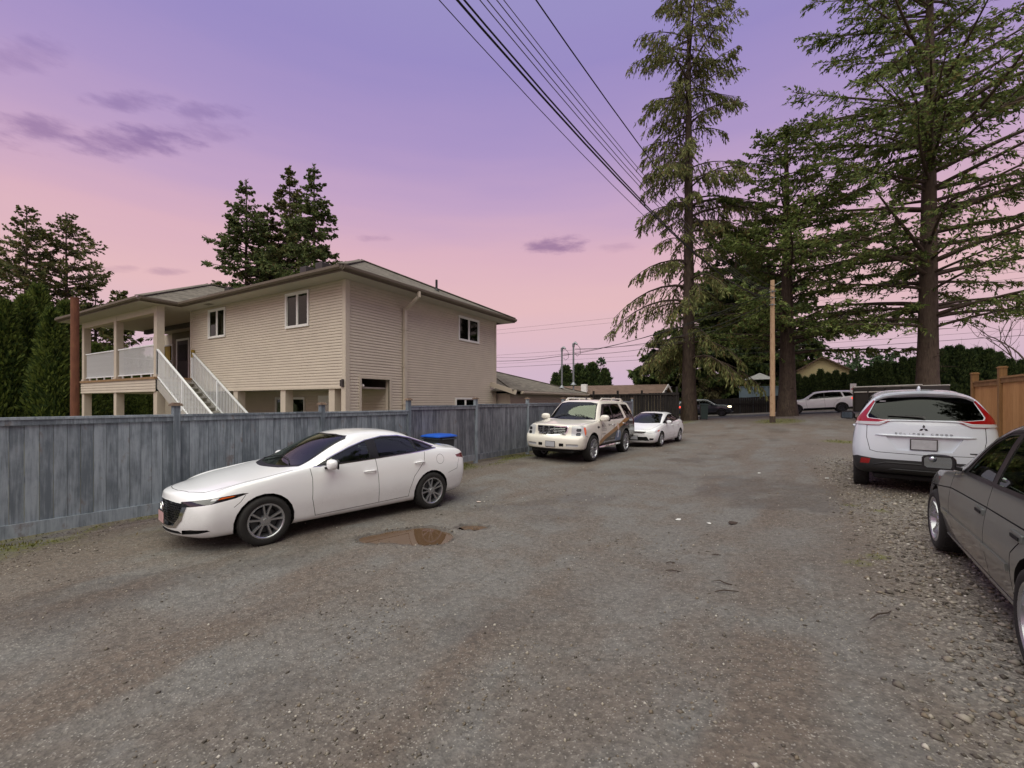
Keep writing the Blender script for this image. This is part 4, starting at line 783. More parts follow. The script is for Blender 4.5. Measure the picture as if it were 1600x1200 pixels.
def unit(v): v = np.asarray(v, float); return v/np.linalg.norm(v)
SIDE = (0, 1, 0); FRONT = (1, 0, 0); REAR = (-1, 0, 0); TOP = (0, 0, 1)
def obl(deg, up=0): a = radians(deg); return tuple(unit((cos(a), sin(a), up)))      # 0 = front, 90 = left side, 180 = rear

class Car:
    """Body shell grown from a control net; lamps, glass, doors and seams are cut out of that same surface."""
    def __init__(s, name, st, front, rear, level=2, crease=None, iters=2):
        s.root = empty(name); s.level = level
        s.net(st, front, rear, crease or {}, iters)
        s.tags = {}; s.lay = s.bm.faces.layers.int.new('t'); s.next = 1; s.order = []
    def net(s, st, front, rear, crease, iters):
        V = []; ring = []
        nS = len(st)
        for i, (x, bow, zr, wr, zm, wm, zs, wb, z7, y7, z9) in enumerate(st):
            zb = zr+.0
            pts = [(x, 0, zb), (x, wr*.5, zb), (x, wr, zr), (x, wr+(wm-wr)*.62, zr+(zm-zr)*.38), (x, wm, zm), (x, wb, zs)]
            gh = z7-zs; bulge = .022 if gh > .2 else 0.0
            pts += [(x+bow*.05, (wb+y7)/2+bulge, (zs+z7)/2+(.0 if gh > .12 else .006)), (x+bow*.18, y7, z7), (x+bow*.78, y7*.52, z7+(z9-z7)*.76), (x+bow, 0, z9)]
            ring.append([len(V)+k for k in range(10)]); V += pts
        faces = []; cap = []
        for e, (rows, idx) in enumerate(((front, 0), (rear, nS-1))):
            g = []
            for r, (xc, yc, z, xcen, zc) in enumerate(rows):
                k = r+2; V[ring[idx][k]] = (xc, yc, z)
                mid = (xc+(xcen-xc)*.8, yc*.52, z+(zc-z)*.76); cen = (xcen, 0, zc)
                if r == 0: V[ring[idx][1]] = mid; V[ring[idx][0]] = cen; g.append([ring[idx][0], ring[idx][1], ring[idx][2]])
                elif r == 5: V[ring[idx][8]] = mid; V[ring[idx][9]] = cen; g.append([ring[idx][9], ring[idx][8], ring[idx][7]])
                else: V += [cen, mid]; g.append([len(V)-2, len(V)-1, ring[idx][k]])
            cap.append(g)
        for i in range(nS-1):
            for k in range(9): faces.append((ring[i][k], ring[i+1][k], ring[i+1][k+1], ring[i][k+1]))
        for e, g in enumerate(cap):
            for r in range(5):
                for c in range(2):
                    q = (g[r][c], g[r][c+1], g[r+1][c+1], g[r+1][c]); faces.append(q if e == 0 else q[::-1])
        # mirror
        n = len(V); mp = {}
        for i in range(n):
            if abs(V[i][1]) < 1e-6: mp[i] = i
            else: mp[i] = len(V); V.append((V[i][0], -V[i][1], V[i][2]))
        faces += [tuple(reversed([mp[i] for i in f])) for f in faces]
        me = bpy.data.meshes.new('cage'); me.from_pydata(V, [], faces); 
        bm = bmesh.new(); bm.from_mesh(me); bmesh.ops.recalc_face_normals(bm, faces=bm.faces[:])
        if crease:
            cl = bm.edges.layers.float.get('crease_edge') or bm.edges.layers.float.new('crease_edge'); inv = {}
            for i in range(nS):
                for k in range(10): inv[ring[i][k]] = (i, k); inv[mp[ring[i][k]]] = (i, k)
            bm.verts.ensure_lookup_table()
            for ed in bm.edges:
                a, b = inv.get(ed.verts[0].index), inv.get(ed.verts[1].index)
                if a and b and a[1] == b[1] and a[0] != b[0] and a[1] in crease: ed[cl] = crease[a[1]]
                if a and b and a[0] == b[0] and a[1] != b[1] and ('s', a[0]) in crease: ed[cl] = crease[('s', a[0])]
        bm.to_mesh(me); bm.free()
        o = bpy.data.objects.new('cage', me); col.objects.link(o)
        md = o.modifiers.new('s', 'SUBSURF'); md.levels = md.render_levels = s.level; md.use_limit_surface = True
        T = np.array(V); P = T.copy()
        for it in range(iters+1):
            me.vertices.foreach_set('co', P.astype(np.float32).ravel()); me.update()
            dg = bpy.context.evaluated_depsgraph_get(); ev = o.evaluated_get(dg); em = ev.to_mesh()
            if it < iters:
                Q = np.empty(len(em.vertices)*3, np.float32); em.vertices.foreach_get('co', Q); Q = Q.reshape(-1, 3)[:len(P)]
                P += .75*(T-Q); ev.to_mesh_clear()
                P[np.abs(T[:, 1]) < 1e-6, 1] = 0
        s.bm = bmesh.new(); s.bm.from_mesh(em); ev.to_mesh_clear(); bpy.data.objects.remove(o)
        s.bm.normal_update()
        tb = s.bm.copy(); bmesh.ops.triangulate(tb, faces=tb.faces[:]); tb.normal_update(); tb.faces.ensure_lookup_table()
        s.ref = tb; s.bvh = BVHTree.FromBMesh(tb)
    def nrm(s, p):
        loc, no, i, d = s.bvh.find_nearest(p)
        if i is None: return Vector((0,0,1))
        f = s.ref.faces[i]; a, b, c = [v.co for v in f.verts]; v0, v1, v2 = b-a, c-a, loc-a
        d00, d01, d11, d20, d21 = v0.dot(v0), v0.dot(v1), v1.dot(v1), v2.dot(v0), v2.dot(v1); den = d00*d11-d01*d01
        if abs(den) < 1e-14: return no
        v = (d11*d20-d01*d21)/den; w = (d00*d21-d01*d20)/den
        return (f.verts[0].normal*(1-v-w)+f.verts[1].normal*v+f.verts[2].normal*w).normalized()
    def surf(s, origin, d):
        "point and normal where a ray from outside hits the shell"
        loc, no, i, dist = s.bvh.ray_cast(Vector(origin), Vector(d)); return loc, s.nrm(loc)
    def _cut(s, pts, d, tid, nmin, only, lim):
        bm, lay = s.bm, s.lay; d = unit(d); up = np.array([0, 0, 1.0]) if abs(d[2]) < .9 else np.array([1.0, 0, 0])
        sx = unit(np.cross(up, d)); ty = np.cross(d, sx); P = np.array([(np.dot(p, sx), np.dot(p, ty)) for p in pts])
        lo, hi = P.min(0), P.max(0); dv, sv_, tv = Vector(d), Vector(sx), Vector(ty)
        def ok(f):
            if f[lay] not in only or f.normal.dot(dv) < nmin: return False
            if lim:
                c = f.calc_center_median()
                for ax, (a, b) in lim.items():
                    if not a <= c[ax] <= b: return False
            return True
        cand = []
        for f in bm.faces:
            if not ok(f): continue
            S = [v.co.dot(sv_) for v in f.verts]; Tt = [v.co.dot(tv) for v in f.verts]
            if max(S) < lo[0] or min(S) > hi[0] or max(Tt) < lo[1] or min(Tt) > hi[1]: continue
            cand.append(f)
        n = len(P); cur = set(cand)
        for i in range(n):
            a, b = P[i], P[(i+1) % n]; e = b-a; L = math.hypot(*e)
            if L < 1e-6: continue
            no = Vector(sx*(-e[1]/L)+ty*(e[0]/L)); co = Vector(sx*a[0]+ty*a[1])
            l2, h2 = np.minimum(a, b)-.002, np.maximum(a, b)+.002; sub = []
            for f in cur:
                S = [v.co.dot(sv_) for v in f.verts]; Tt = [v.co.dot(tv) for v in f.verts]
                if max(S) < l2[0] or min(S) > h2[0] or max(Tt) < l2[1] or min(Tt) > h2[1]: continue
                sub.append(f)
            if not sub: continue
            ge = set(sub)
            for f in sub: ge.update(f.edges); ge.update(f.verts)
            r = bmesh.ops.bisect_plane(bm, geom=list(ge), dist=1e-6, plane_co=co, plane_no=no)
            cur = {f for f in cur if f.is_valid} | {g for g in r['geom'] if isinstance(g, bmesh.types.BMFace) and g.is_valid}
        hit = 0
        for f in cur:
            if not f.is_valid or f[lay] not in only: continue
            c = f.calc_center_median(); x, y = c.dot(sv_), c.dot(tv); ins = False; j = n-1
            for i in range(n):
                if (P[i][1] > y) != (P[j][1] > y) and x < (P[j][0]-P[i][0])*(y-P[i][1])/(P[j][1]-P[i][1])+P[i][0]: ins = not ins
                j = i
            if ins: f[lay] = tid; hit += 1
        return hit
    def region(s, name, pts, d, mat, depth=0.0, push=None, sym=True, nmin=.12, only=(0,), lim=None, under=None, label=None, smooth=True, one=False):
        """cut a patch: pts are 3-D points near the surface, seen along d. depth > 0 sinks it, < 0 raises it; push moves it sideways instead.
        sym: make the mirrored patch too, as its own part (one=True: both sides in one part). returns tag ids"""
        ids = []
        sides = (1, -1) if sym else (1,)
        for sg in sides:
            if one and ids: tid = ids[0]
            else:
                tid = s.next; s.next += 1; s.tags[tid] = dict(name=name, mat=mat, depth=depth, push=(None if push is None else (push[0], push[1]*sg, push[2])), under=under if not isinstance(under, (list, tuple)) else under[0 if sg > 0 else 1], label=label)
                ids.append(tid); s.order.append(tid)
            lm = lim
            if lim and sg < 0 and 1 in lim: lm = dict(lim); lm[1] = (-lim[1][1], -lim[1][0])
            pp = [(p[0], p[1]*sg, p[2]) for p in pts]; dd = (d[0], d[1]*sg, d[2])
            if sg < 0: pp = pp[::-1]
            on = only
            if isinstance(only, dict): on = only[sg]
            s._cut(pp, dd, tid, nmin, on, lm)
        return ids
    def seam(s, pts, d, w=.006, sym=True, tid=None, nmin=.1, lim=None, only=(0,)):
        "thin dark gap following a line"
        if 'seam' not in s.__dict__:
            s.seam_id = s.next; s.next += 1; s.tags[s.seam_id] = dict(name='panel_gap', mat='matte_black', depth=.006, push=None, under=None, label=None); s.order.append(s.seam_id); s.__dict__['seam'] = s.seam
        dn = unit(d); up = np.array([0, 0, 1.0]) if abs(dn[2]) < .9 else np.array([1.0, 0, 0]); sx = unit(np.cross(up, dn)); ty = np.cross(dn, sx)
        for sg in ((1, -1) if sym else (1,)):
            for a, b in zip(pts[:-1], pts[1:]):
                a, b = np.array(a, float), np.array(b, float); e = b-a; e2 = np.array([np.dot(e, sx), np.dot(e, ty)]); e2 /= max(1e-9, np.hypot(*e2))
                nn = (sx*-e2[1]+ty*e2[0])*w/2; ee = (sx*e2[0]+ty*e2[1])*w*.3
                q = [a-nn-ee, b-nn+ee, b+nn+ee, a+nn-ee]
                if sg < 0: q = [(p[0], -p[1], p[2]) for p in q][::-1]
                s._cut(q, (dn[0], dn[1]*sg, dn[2]), s.seam_id, nmin, only, lim)
    def finish(s, paint, liner=True):
        s.bm.normal_update(); groups = {}
        for f in s.bm.faces: groups.setdefault(f[s.lay], []).append(f)
        s.obj = {}
        def extract(name, faces, mat, depth, push, parent):
            idx = {}; co = []; no = []; fc = []
            for f in faces:
                q = []
                for v in f.verts:
                    if v.index not in idx: idx[v.index] = len(co); co.append(v.co.copy()); no.append(s.nrm(v.co))
                    q.append(idx[v.index])
                fc.append(q)
            if depth or push:
                off = [(Vector(push) if push else -no[i]*depth) for i in range(len(co))]
                cnt = {}
                for q in fc:
                    for a, b in zip(q, q[1:]+q[:1]): cnt[(a, b)] = 1
                bd = [(a, b) for (a, b) in cnt if (b, a) not in cnt]; n0 = len(co); base = {}
                walls = []
                for a, b in bd:
                    for i in (a, b):
                        if i not in base: base[i] = len(co); co.append(co[i].copy()); no.append(None)
                    walls.append([base[a], base[b], b, a])
                for i in range(n0): co[i] = co[i]+off[i]
                fc += walls
            else: walls = []
            me = bpy.data.meshes.new(name); me.from_pydata(co, [], fc)
            me.materials.append(MATS[mat]); o = bpy.data.objects.new(name, me); col.objects.link(o); o.parent = parent
            me.shade_smooth()
            if not walls: me.normals_split_custom_set_from_vertices([n if n else Vector((0,0,0)) for n in no])
            else: me.set_sharp_from_angle(angle=radians(40))
            return o
        s.bm.verts.index_update()
        s.body = extract('body', groups.get(0, []), paint, 0, None, s.root); s.obj[0] = s.body
        if liner:
            me = s.body.data.copy(); me.name = 'cabin_lining'; me.materials.clear(); me.materials.append(MATS['cabin_dark'])
            bmx = bmesh.new(); bmx.from_mesh(me)
            bmesh.ops.delete(bmx, geom=[f for f in bmx.faces if f.calc_center_median().z < s.liner_z], context='FACES')
            mv = [v.co-s.nrm(v.co)*.02 for v in bmx.verts]
            for v, c in zip(bmx.verts, mv): v.co = c
            bmesh.ops.reverse_faces(bmx, faces=bmx.faces[:]); bmx.to_mesh(me); bmx.free()
            o = bpy.data.objects.new('cabin_lining', me); col.objects.link(o); o.parent = s.root
        for tid in s.order:
            if tid not in groups: continue
            t = s.tags[tid]; par = s.root if t['under'] is None else s.obj.get(t['under'], s.root)
            s.obj[tid] = extract(t['name'], groups[tid], t['mat'], t['depth'], t['push'], par)
            if t['label']: s.obj[tid]['label'] = t['label']
            if t['name'] == 'panel_gap': s.obj[tid]['kind'] = 'stuff'
        s.bm.free()
    liner_z = .5

def circle(cx, cz, r, y=1.0, n=22, flat=None):
    P = [(cx+r*cos(2*pi*i/n+.1), y, cz+r*sin(2*pi*i/n+.1)) for i in range(n)]
    return P

def wheel_set(name_root, axles, track, R, W, rim_r, spokes, style, rim_mat='alloy', steer=0.0, skip=()):
    "four wheels > tyre, rim; spokes are part of the rim"
    ty = MB(); w = W/2
    prof = [(rim_r, -w*.82), (rim_r+.012, -w*.92), (R-.055, -w*1.0), (R-.022, -w*.92), (R-.006, -w*.74), (R, -w*.4), (R, w*.4), (R-.006, w*.74), (R-.022, w*.92), (R-.055, w*1.0), (rim_r+.012, w*.92), (rim_r, w*.82)]
    ty.lathe(prof, 48, axis='y')
    for i in range(60):                                                  # tread blocks
        a = 2*pi*i/60
        M = Matrix.Rotation(-a, 4, 'Y')
        for yy in (-w*.62, -w*.05, w*.5):
            if (i % 2) == (yy > 0): ty.box((-.011, yy-w*.16, R-.002), (.011, yy+w*.16, R+.004), M)
    rm = MB()
    rm.lathe([(rim_r+.008, w*.84), (rim_r+.01, w*.93), (rim_r-.004, w*.94), (rim_r-.014, w*.86), (rim_r-.02, w*.5), (rim_r-.045, -w*.2), (rim_r-.03, -w*.9), (rim_r+.008, -w*.9)], 40, axis='y')
    hub = .062 if style != 'multi' else .075
    rm.lathe([(.001, w*.72), (hub*.55, w*.72), (hub*.6, w*.68), (hub, w*.66), (hub+.01, w*.5), (hub+.01, w*.1)], 24, axis='y')
    for i in range(5):
        a = 2*pi*i/5; rm.lathe([(.001, w*.70), (.008, w*.70), (.009, w*.6)], 8, M=Matrix.Translation((cos(a)*hub*.78, 0, sin(a)*hub*.78)), axis='y')
    for i in range(spokes):
        base = 2*pi*i/spokes
        def spoke(a0, a1, w0, w1, y0, y1):
            p0 = Vector((cos(a0)*hub*.8, 0, sin(a0)*hub*.8)); p1 = Vector((cos(a1)*(rim_r-.006), 0, sin(a1)*(rim_r-.006)))
            t = (p1-p0).normalized(); n = Vector((-t.z, 0, t.x)); pm_ = p0.lerp(p1, .55)
            V = []
            for p, ww, yy in ((p0, w0, y0), (pm_, (w0+w1)/2*.92, y0+.006), (p1, w1, y1)):
                V += [p-n*ww+Vector((0, yy-.028, 0)), p-n*ww*.62+Vector((0, yy, 0)), p+n*ww*.62+Vector((0, yy, 0)), p+n*ww+Vector((0, yy-.028, 0))]
            rm.add(V, [(0,1,5,4),(1,2,6,5),(2,3,7,6),(4,5,9,8),(5,6,10,9),(6,7,11,10),(8,9,10,11),(3,2,1,0),(0,4,7,3),(4,8,11,7)])
        if style == 'twin':
            spoke(base-.14, base-.22, .017, .021, w*.66, w*.88); spoke(base+.14, base+.22, .017, .021, w*.66, w*.88)
        elif style == 'multi': spoke(base, base, .012, .024, w*.66, w*.86)
        elif style == 'wide': spoke(base, base, .03, .026, w*.62, w*.84)
        else: spoke(base, base+.05, .016, .02, w*.62, w*.84)
    br = MB(); br.lathe([(.02, -.01), (rim_r*.72, -.01), (rim_r*.72, .012), (.02, .012)], 28, axis='y'); br.lathe([(rim_r-.02, -w*.5), (.02, -w*.5)], 20, axis='y')
    rb = MB(); a0 = .35; rb.prism([(rim_r*.45*cos(a), -.03, rim_r*.45*sin(a)) for a in (a0, a0+.4, a0+.8)]+[(rim_r*.82*cos(a), -.03, rim_r*.82*sin(a)) for a in (a0+.8, a0+.4, a0)], (0, .07, 0))
    first = None
    for ax, x in enumerate(axles):
        for sg in (1, -1):
            if (ax, sg) in skip: continue
            if first is None:
                wl = br.build('wheel', MATS['dark_alloy'], name_root, True)
                ob = [ty.build('tyre', MATS['tyre_rubber'], wl, True), rm.build('rim', MATS[rim_mat], wl, True), rb.build('brake_caliper', MATS['dark_alloy'], wl)]
                first = (wl, ob)
            else:
                wl = first[0].copy(); col.objects.link(wl)
                for q in first[1]: c = q.copy(); col.objects.link(c); c.parent = wl
            wl.parent = name_root; wl.location = (x, sg*track/2, R-.004)
            wl.rotation_euler = (0, .37*(x+sg), (0 if sg > 0 else pi)+(steer if ax == 0 else 0))

def blob(mb, c, r, M=None, n=14, m=9, e=2.4, cutback=None):
    "rounded box / egg: superellipsoid"
    V = []; sp = lambda v, k: math.copysign(abs(v)**(2/k), v)
    for i in range(m+1):
        ph = -pi/2+pi*i/m
        for j in range(n):
            th = 2*pi*j/n
            p = Vector((c[0]+r[0]*sp(cos(ph), e)*sp(cos(th), e), c[1]+r[1]*sp(cos(ph), e)*sp(sin(th), e), c[2]+r[2]*sp(sin(ph), e)))
            V.append(M @ p if M is not None else p)
    mb.add(V, [(i*n+j, i*n+(j+1) % n, (i+1)*n+(j+1) % n, (i+1)*n+j) for i in range(m) for j in range(n)])

def mirrors(car, pos, size, mat, foot=None, sides=(1, -1), cap_low='black_trim'):
    for sg in sides:
        c = (pos[0], pos[1]*sg, pos[2]); mb = MB(); M = Matrix.Translation(c) @ Matrix.Rotation(radians(-14*sg), 4, 'Z')
        blob(mb, (0,0,0), size, M, 18, 12, 2.7); o = mb.build('side_mirror', MATS[mat], car.root, 'all')
        g = MB(); g.prism([M @ Vector((-size[0]*.985, y*size[1]*.78, z*size[2]*.7)) for y, z in ((-.9,-1),(.8,-1),(1,-.7),(1,.7),(.8,1),(-.9,1),(-1,.6),(-1,-.6))], M.to_3x3() @ Vector((-.004, 0, 0)))
        g.build('mirror_pane', MATS['mirror_glass'], o)
        rim = MB(); rim.prism([M @ Vector((-size[0]*.93, y*size[1]*.93, z*size[2]*.9)) for y, z in ((-.9,-1),(.8,-1),(1,-.7),(1,.7),(.8,1),(-.9,1),(-1,.6),(-1,-.6))], M.to_3x3() @ Vector((-.006*1, 0, 0)))
        rim.build('mirror_bezel', MATS[cap_low], o)
        f = MB(); a = Vector(c)+Vector((0, -size[1]*.7*sg, -size[2]*.55)); b = Vector((foot[0], foot[1]*sg, foot[2]))
        f.bar(a, b, .07, .035); f.build('mirror_arm', MATS['black_trim'], o, bevel=.006)

def handle(car, x, z, mat, L=.2, sides=(1, -1), under=None, y=1.4):
    for i, sg in enumerate(sides):
        p, n = car.surf((x, y*sg, z), (0, -sg, 0)); mb = MB()
        P = [p+n*o+Vector((dx, 0, dz)) for dx, o, dz in ((-L/2, .002, 0), (-L*.42, .03, .001), (-L*.1, .036, .004), (L*.3, .032, .006), (L/2, .002, .006))]
        mb.tube(P, [.013, .016, .015, .016, .012], 8)
        cup = MB(); blob(cup, p-n*.004, (L*.3, .008, .03), None, 12, 6, 2.0); 
        par = car.root if under is None else car.obj[under[0 if sg > 0 else 1]]
        h = mb.build('door_handle', MATS[mat], par, 'all')

def seats(root, rows, mat='seat_cloth', floor=.32, wheel=None, dash=None, width=1.3):
    for (x, ys, w) in rows:
        for y in ys:
            mb = MB(); blob(mb, (x, y, floor+.16), (.25, w, .1), None, 14, 8, 3.5)
            M = Matrix.Translation((x-.24, y, floor+.5)) @ Matrix.Rotation(radians(-16), 4, 'Y'); blob(mb, (0,0,0), (.085, w, .33), M, 14, 10, 3.2)
            o = mb.build('seat', MATS[mat], root, 'all')
            for hy in ([y] if w < .4 else [y-.38, y+.38]):
                hb = MB(); blob(hb, (x-.36, hy, floor+.93), (.05, .125, .085), None, 12, 8, 2.8); hb.tube([(x-.35, hy-.05, floor+.78), (x-.355, hy-.05, floor+.9)], .007, 6); hb.tube([(x-.35, hy+.05, floor+.78), (x-.355, hy+.05, floor+.9)], .007, 6)
                hb.build('headrest', MATS[mat], o, 'all')
    fl = MB(); fl.box((-1.3, -width/2, floor-.06), (1.2, width/2, floor)); fl.build('cabin_floor', MATS['cabin_dark'], root)
    if dash:
        db = MB(); blob(db, (dash[0], 0, dash[1]), (.3, width*.5, .13), None, 16, 10, 3.5); d = db.build('dashboard', MATS['cabin_dark'], root, 'all')
        sw = MB(); M = Matrix.Translation((dash[0]-.38, .36, dash[1]+.02)) @ Matrix.Rotation(radians(66), 4, 'Y')
        sw.tube([M @ Vector((.18*cos(a), .18*sin(a), 0)) for a in np.linspace(0, 2*pi, 25)], .014, 8); sw.bar(M @ Vector((-.17, 0, 0)), M @ Vector((.17, 0, 0)), .04, .02); sw.bar(M @ Vector((0, 0, 0)), M @ Vector((0, .17, 0)), .03, .02)
        sw.tube([M @ Vector((0,0,0)), M @ Vector((.05, 0, .25))], .03, 8)
        sw.build('steering_wheel', MATS['black_trim'], d, True)
def make_mazda():
    #      x     bow   zr   wr   zm   wm    zs    wb    z7    y7    z9
    st = [(2.02, 0,   .20, .66, .50, .78,  .66,  .72,  .72,  .52,  .735),
          (1.86, .03, .19, .72, .50, .845, .725, .785, .755, .60,  .785),
          (1.62, .03, .19, .75, .52, .882, .80,  .83,  .825, .66,  .845),
          (1.36, .02, .19, .765,.54, .893, .845, .85,  .875, .68,  .90),
          (1.02, .02, .19, .78, .55, .89,  .885, .845, .925, .69,  .95),
          (.70,  .10, .19, .79, .56, .885, .915, .835, .985, .70,  1.005),
          (.40,  .18, .19, .79, .57, .884, .93,  .83,  1.115, .665, 1.13),
          (.02,  .22, .19, .79, .57, .886, .945, .83,  1.295, .60,  1.315),
          (-.34, .16, .19, .79, .57, .888, .955, .83,  1.375, .565, 1.42),
          (-.75, .05, .19, .79, .57, .892, .965, .835, 1.375, .555, 1.432),
          (-1.12, 0,  .19, .79, .58, .896, .985, .84,  1.305, .56,  1.375),
          (-1.46,-.06,.20, .78, .60, .898, 1.005, .835, 1.185, .575, 1.245),
          (-1.80,-.06,.22, .76, .64, .89,  1.0,  .81,  1.065, .60,  1.105),
          (-2.06, 0,  .24, .74, .66, .86,  .975, .77,  1.02, .58,  1.055),
          (-2.20, 0,  .27, .70, .66, .80,  .94,  .715, .995, .54,  1.04)]
    front = [(2.00, .64, .19, 2.24, .19), (2.06, .73, .30, 2.29, .30), (2.05, .765, .47, 2.30, .46), (2.03, .75, .60, 2.30, .60), (2.00, .66, .685, 2.285, .675), (1.985, .52, .735, 2.235, .725)]
    rear = [(-2.14, .66, .30, -2.30, .30), (-2.18, .74, .44, -2.36, .44), (-2.20, .77, .64, -2.37, .63), (-2.21, .73, .86, -2.36, .84), (-2.20, .66, .955, -2.355, .955), (-2.185, .54, .99, -2.34, 1.025)]
    fw = lambda x: x+.12*float(sstep(-2.0, -1.25, x)*(1-sstep(.95, 1.5, x)))      # the cabin sits well forward
    lift = lambda x, z: z+.03*float(sstep(1.2, 2.1, x))*float(sstep(.45, .72, z))   # blunt, fairly high nose
    st = [(fw(q[0]),)+q[1:6]+(lift(q[0], q[6]), q[7], lift(q[0], q[8]), q[9], lift(q[0], q[10])) for q in st]
    front = [(p, b, lift(2.1, z), d, lift(2.1, e)) for p, b, z, d, e in front]
    SH = lambda pts: [(fw(p[0]), p[1], p[2]) for p in pts]
    LF = lambda pts: [(p[0], p[1], p[2]+.022) for p in pts]
    c = Car('white_sedan', st, front, rear, 2)
    reg = c.region
    def region(name, pts, *a, **k):
        if name in ('window_trim', 'window_frame', 'side_window', 'windscreen', 'windscreen_frame', 'rear_window'): pts = SH(pts)
        if name in ('headlight', 'turn_signal', 'lamp_reflector'): pts = LF(pts)
        return reg(name, pts, *a, **k)
    c.region = region
    # wheel openings
    for x in (1.3625, -1.3625): c.region('wheel_well', circle(x, .315, .372), SIDE, 'matte_black', push=(0, -.26, 0), lim={1: (.5, 2)})
    # glass house
    c.region('window_trim', [(.60,1,.955),(.30,1,1.085),(0,1,1.20),(-.30,1,1.288),(-.62,1,1.335),(-.95,1,1.325),(-1.22,1,1.27),(-1.46,1,1.18),(-1.60,1,1.095),(-1.60,1,1.055),(-1.2,1,1.02),(-.4,1,.982),(.3,1,.955)], SIDE, 'chrome', -.003, nmin=.3, lim={1:(.3,2)})
    trims = {1: (c.order[-2],), -1: (c.order[-1],)}
    c.region('window_frame', [(.565,1,.962),(.29,1,1.075),(0,1,1.188),(-.30,1,1.276),(-.62,1,1.322),(-.95,1,1.312),(-1.21,1,1.258),(-1.44,1,1.17),(-1.575,1,1.09),(-1.575,1,1.062),(-1.2,1,1.03),(-.4,1,.992),(.3,1,.963)], SIDE, 'black_trim', .002, only=trims, nmin=.3, lim={1:(.3,2)})
    fr = {1: (c.order[-2],), -1: (c.order[-1],)}
    c.region('side_window', [(.42,1,.985),(.30,1,1.058),(.02,1,1.168),(-.23,1,1.245),(-.31,1,1.255),(-.31,1,1.0)], SIDE, 'car_glass', .006, only=fr, nmin=.3)
    c.region('side_window', [(-.47,1,1.288),(-.62,1,1.302),(-.95,1,1.292),(-1.16,1,1.248),(-1.20,1,1.045),(-.47,1,1.01)], SIDE, 'car_glass', .006, only=fr, nmin=.3)
    c.region('side_window', [(-1.225,1,1.228),(-1.42,1,1.155),(-1.535,1,1.085),(-1.225,1,1.048)], SIDE, 'car_glass', .006, only=fr, nmin=.3)
    wd = [(.9,-.70,.975),(.9,-.45,.955),(.9,0,.95),(.9,.45,.955),(.9,.70,.975),(0,.575,1.315),(0,.50,1.36),(0,.25,1.38),(0,-.25,1.38),(0,-.50,1.36),(0,-.575,1.315)]
    c.region('windscreen_frame', wd, FRONT, 'black_trim', .002, sym=False, nmin=.1, lim={0:(-.6,1.25), 2:(.93,2)})
    c.region('windscreen', [(p[0], p[1]*.955, .975+(p[2]-.955)*.93) for p in wd], FRONT, 'car_glass', .005, sym=False, nmin=.1, only=(c.order[-1],))
    c.region('rear_window', [(-1.5,-.60,1.10),(-1.5,0,1.085),(-1.5,.60,1.10),(-1.3,.52,1.30),(-1.3,.3,1.345),(-1.3,-.3,1.345),(-1.3,-.52,1.30)], REAR, 'car_glass', .006, sym=False, nmin=.1, lim={0:(-1.9,-.7)})
    # nose: bonnet line, grille, lamps, intakes
    bon = [(.98,.76,1.0),(1.25,.74,.95),(1.7,.69,.9),(1.98,.58,.8),(2.11,.40,.8),(2.185,.18,.8),(2.20,0,.8)]
    c.seam(bon, TOP, .008, nmin=.15, lim={2:(.5,1.1)})
    lamp = [(2.20,.44,.566),(2.12,.60,.574),(1.95,.79,.606),(1.74,.87,.650),(1.60,.90,.698),(1.66,.88,.705),(1.82,.84,.690),(2.0,.74,.664),(2.12,.60,.645),(2.20,.46,.630)]
    c.region('headlight', lamp, obl(42), 'lamp_black', .004, nmin=.1, lim={1:(.3,2)})
    hl = {1: (c.order[-2],), -1: (c.order[-1],)}
    hids = c.order[-2:]
    c.region('turn_signal', [(1.90,.805,.652),(1.76,.855,.672),(1.72,.862,.688),(1.86,.82,.678)], obl(42), 'lamp_amber', .002, nmin=.1, only=hl, under=hids)
    c.region('lamp_reflector', [(1.97,.775,.642),(1.92,.80,.648),(1.88,.815,.676),(1.95,.78,.67)], obl(42), 'lamp_clear', .002, nmin=.1, only=hl, under=hids)
    gr = [(2.3,-.52,.60),(2.3,-.47,.63),(2.3,-.2,.655),(2.3,.2,.655),(2.3,.47,.63),(2.3,.52,.60),(2.3,.47,.45),(2.3,.36,.345),(2.3,.2,.325),(2.3,-.2,.325),(2.3,-.36,.345),(2.3,-.47,.45)]
    c.region('grille_surround', [(p[0], p[1]*1.09, p[2] if p[2] > .58 else p[2]-.022) for p in gr], FRONT, 'chrome', -.006, sym=False, nmin=.1, lim={0:(1.9,3)})
    gid = c.order[-1]
    c.region('grille', [(p[0], p[1]*.97, p[2]-.004 if p[2] > .5 else p[2]+.004) for p in gr], FRONT, 'lamp_black', .035, sym=False, nmin=.1, only=(gid, 0), lim={0:(1.9,3)})
    c.region('lower_intake', [(2.3,-.42,.285),(2.3,.42,.285),(2.3,.48,.245),(2.3,-.48,.245)], FRONT, 'matte_black', .06, sym=False, nmin=.1, lim={0:(1.9,3)})
    c.region('corner_intake', [(2.2,.46,.24),(2.1,.70,.265),(2.0,.80,.295),(2.03,.79,.315),(2.15,.62,.315),(2.22,.50,.30)], obl(38), 'black_trim', .03, nmin=.1, lim={1:(.4,2)})
    c.region('tail_light', [(-2.36,.44,.86),(-2.30,.56,.835),(-2.16,.73,.825),(-1.98,.83,.865),(-1.96,.83,.905),(-2.1,.76,.925),(-2.25,.62,.915),(-2.33,.5,.90)], obl(135), 'lamp_dark_red', -.004, nmin=.08, lim={1:(.3,2)})
    # doors and seams
    s1 = [(.76,1,.94),(.74,1,.80),(.75,1,.52),(.70,1,.27)]; s2 = [(-.28,1,.985),(-.30,1,.75),(-.32,1,.29)]; s3 = [(-1.24,1,1.02),(-1.20,1,.86),(-.98,1,.62),(-.90,1,.42),(-.88,1,.30)]
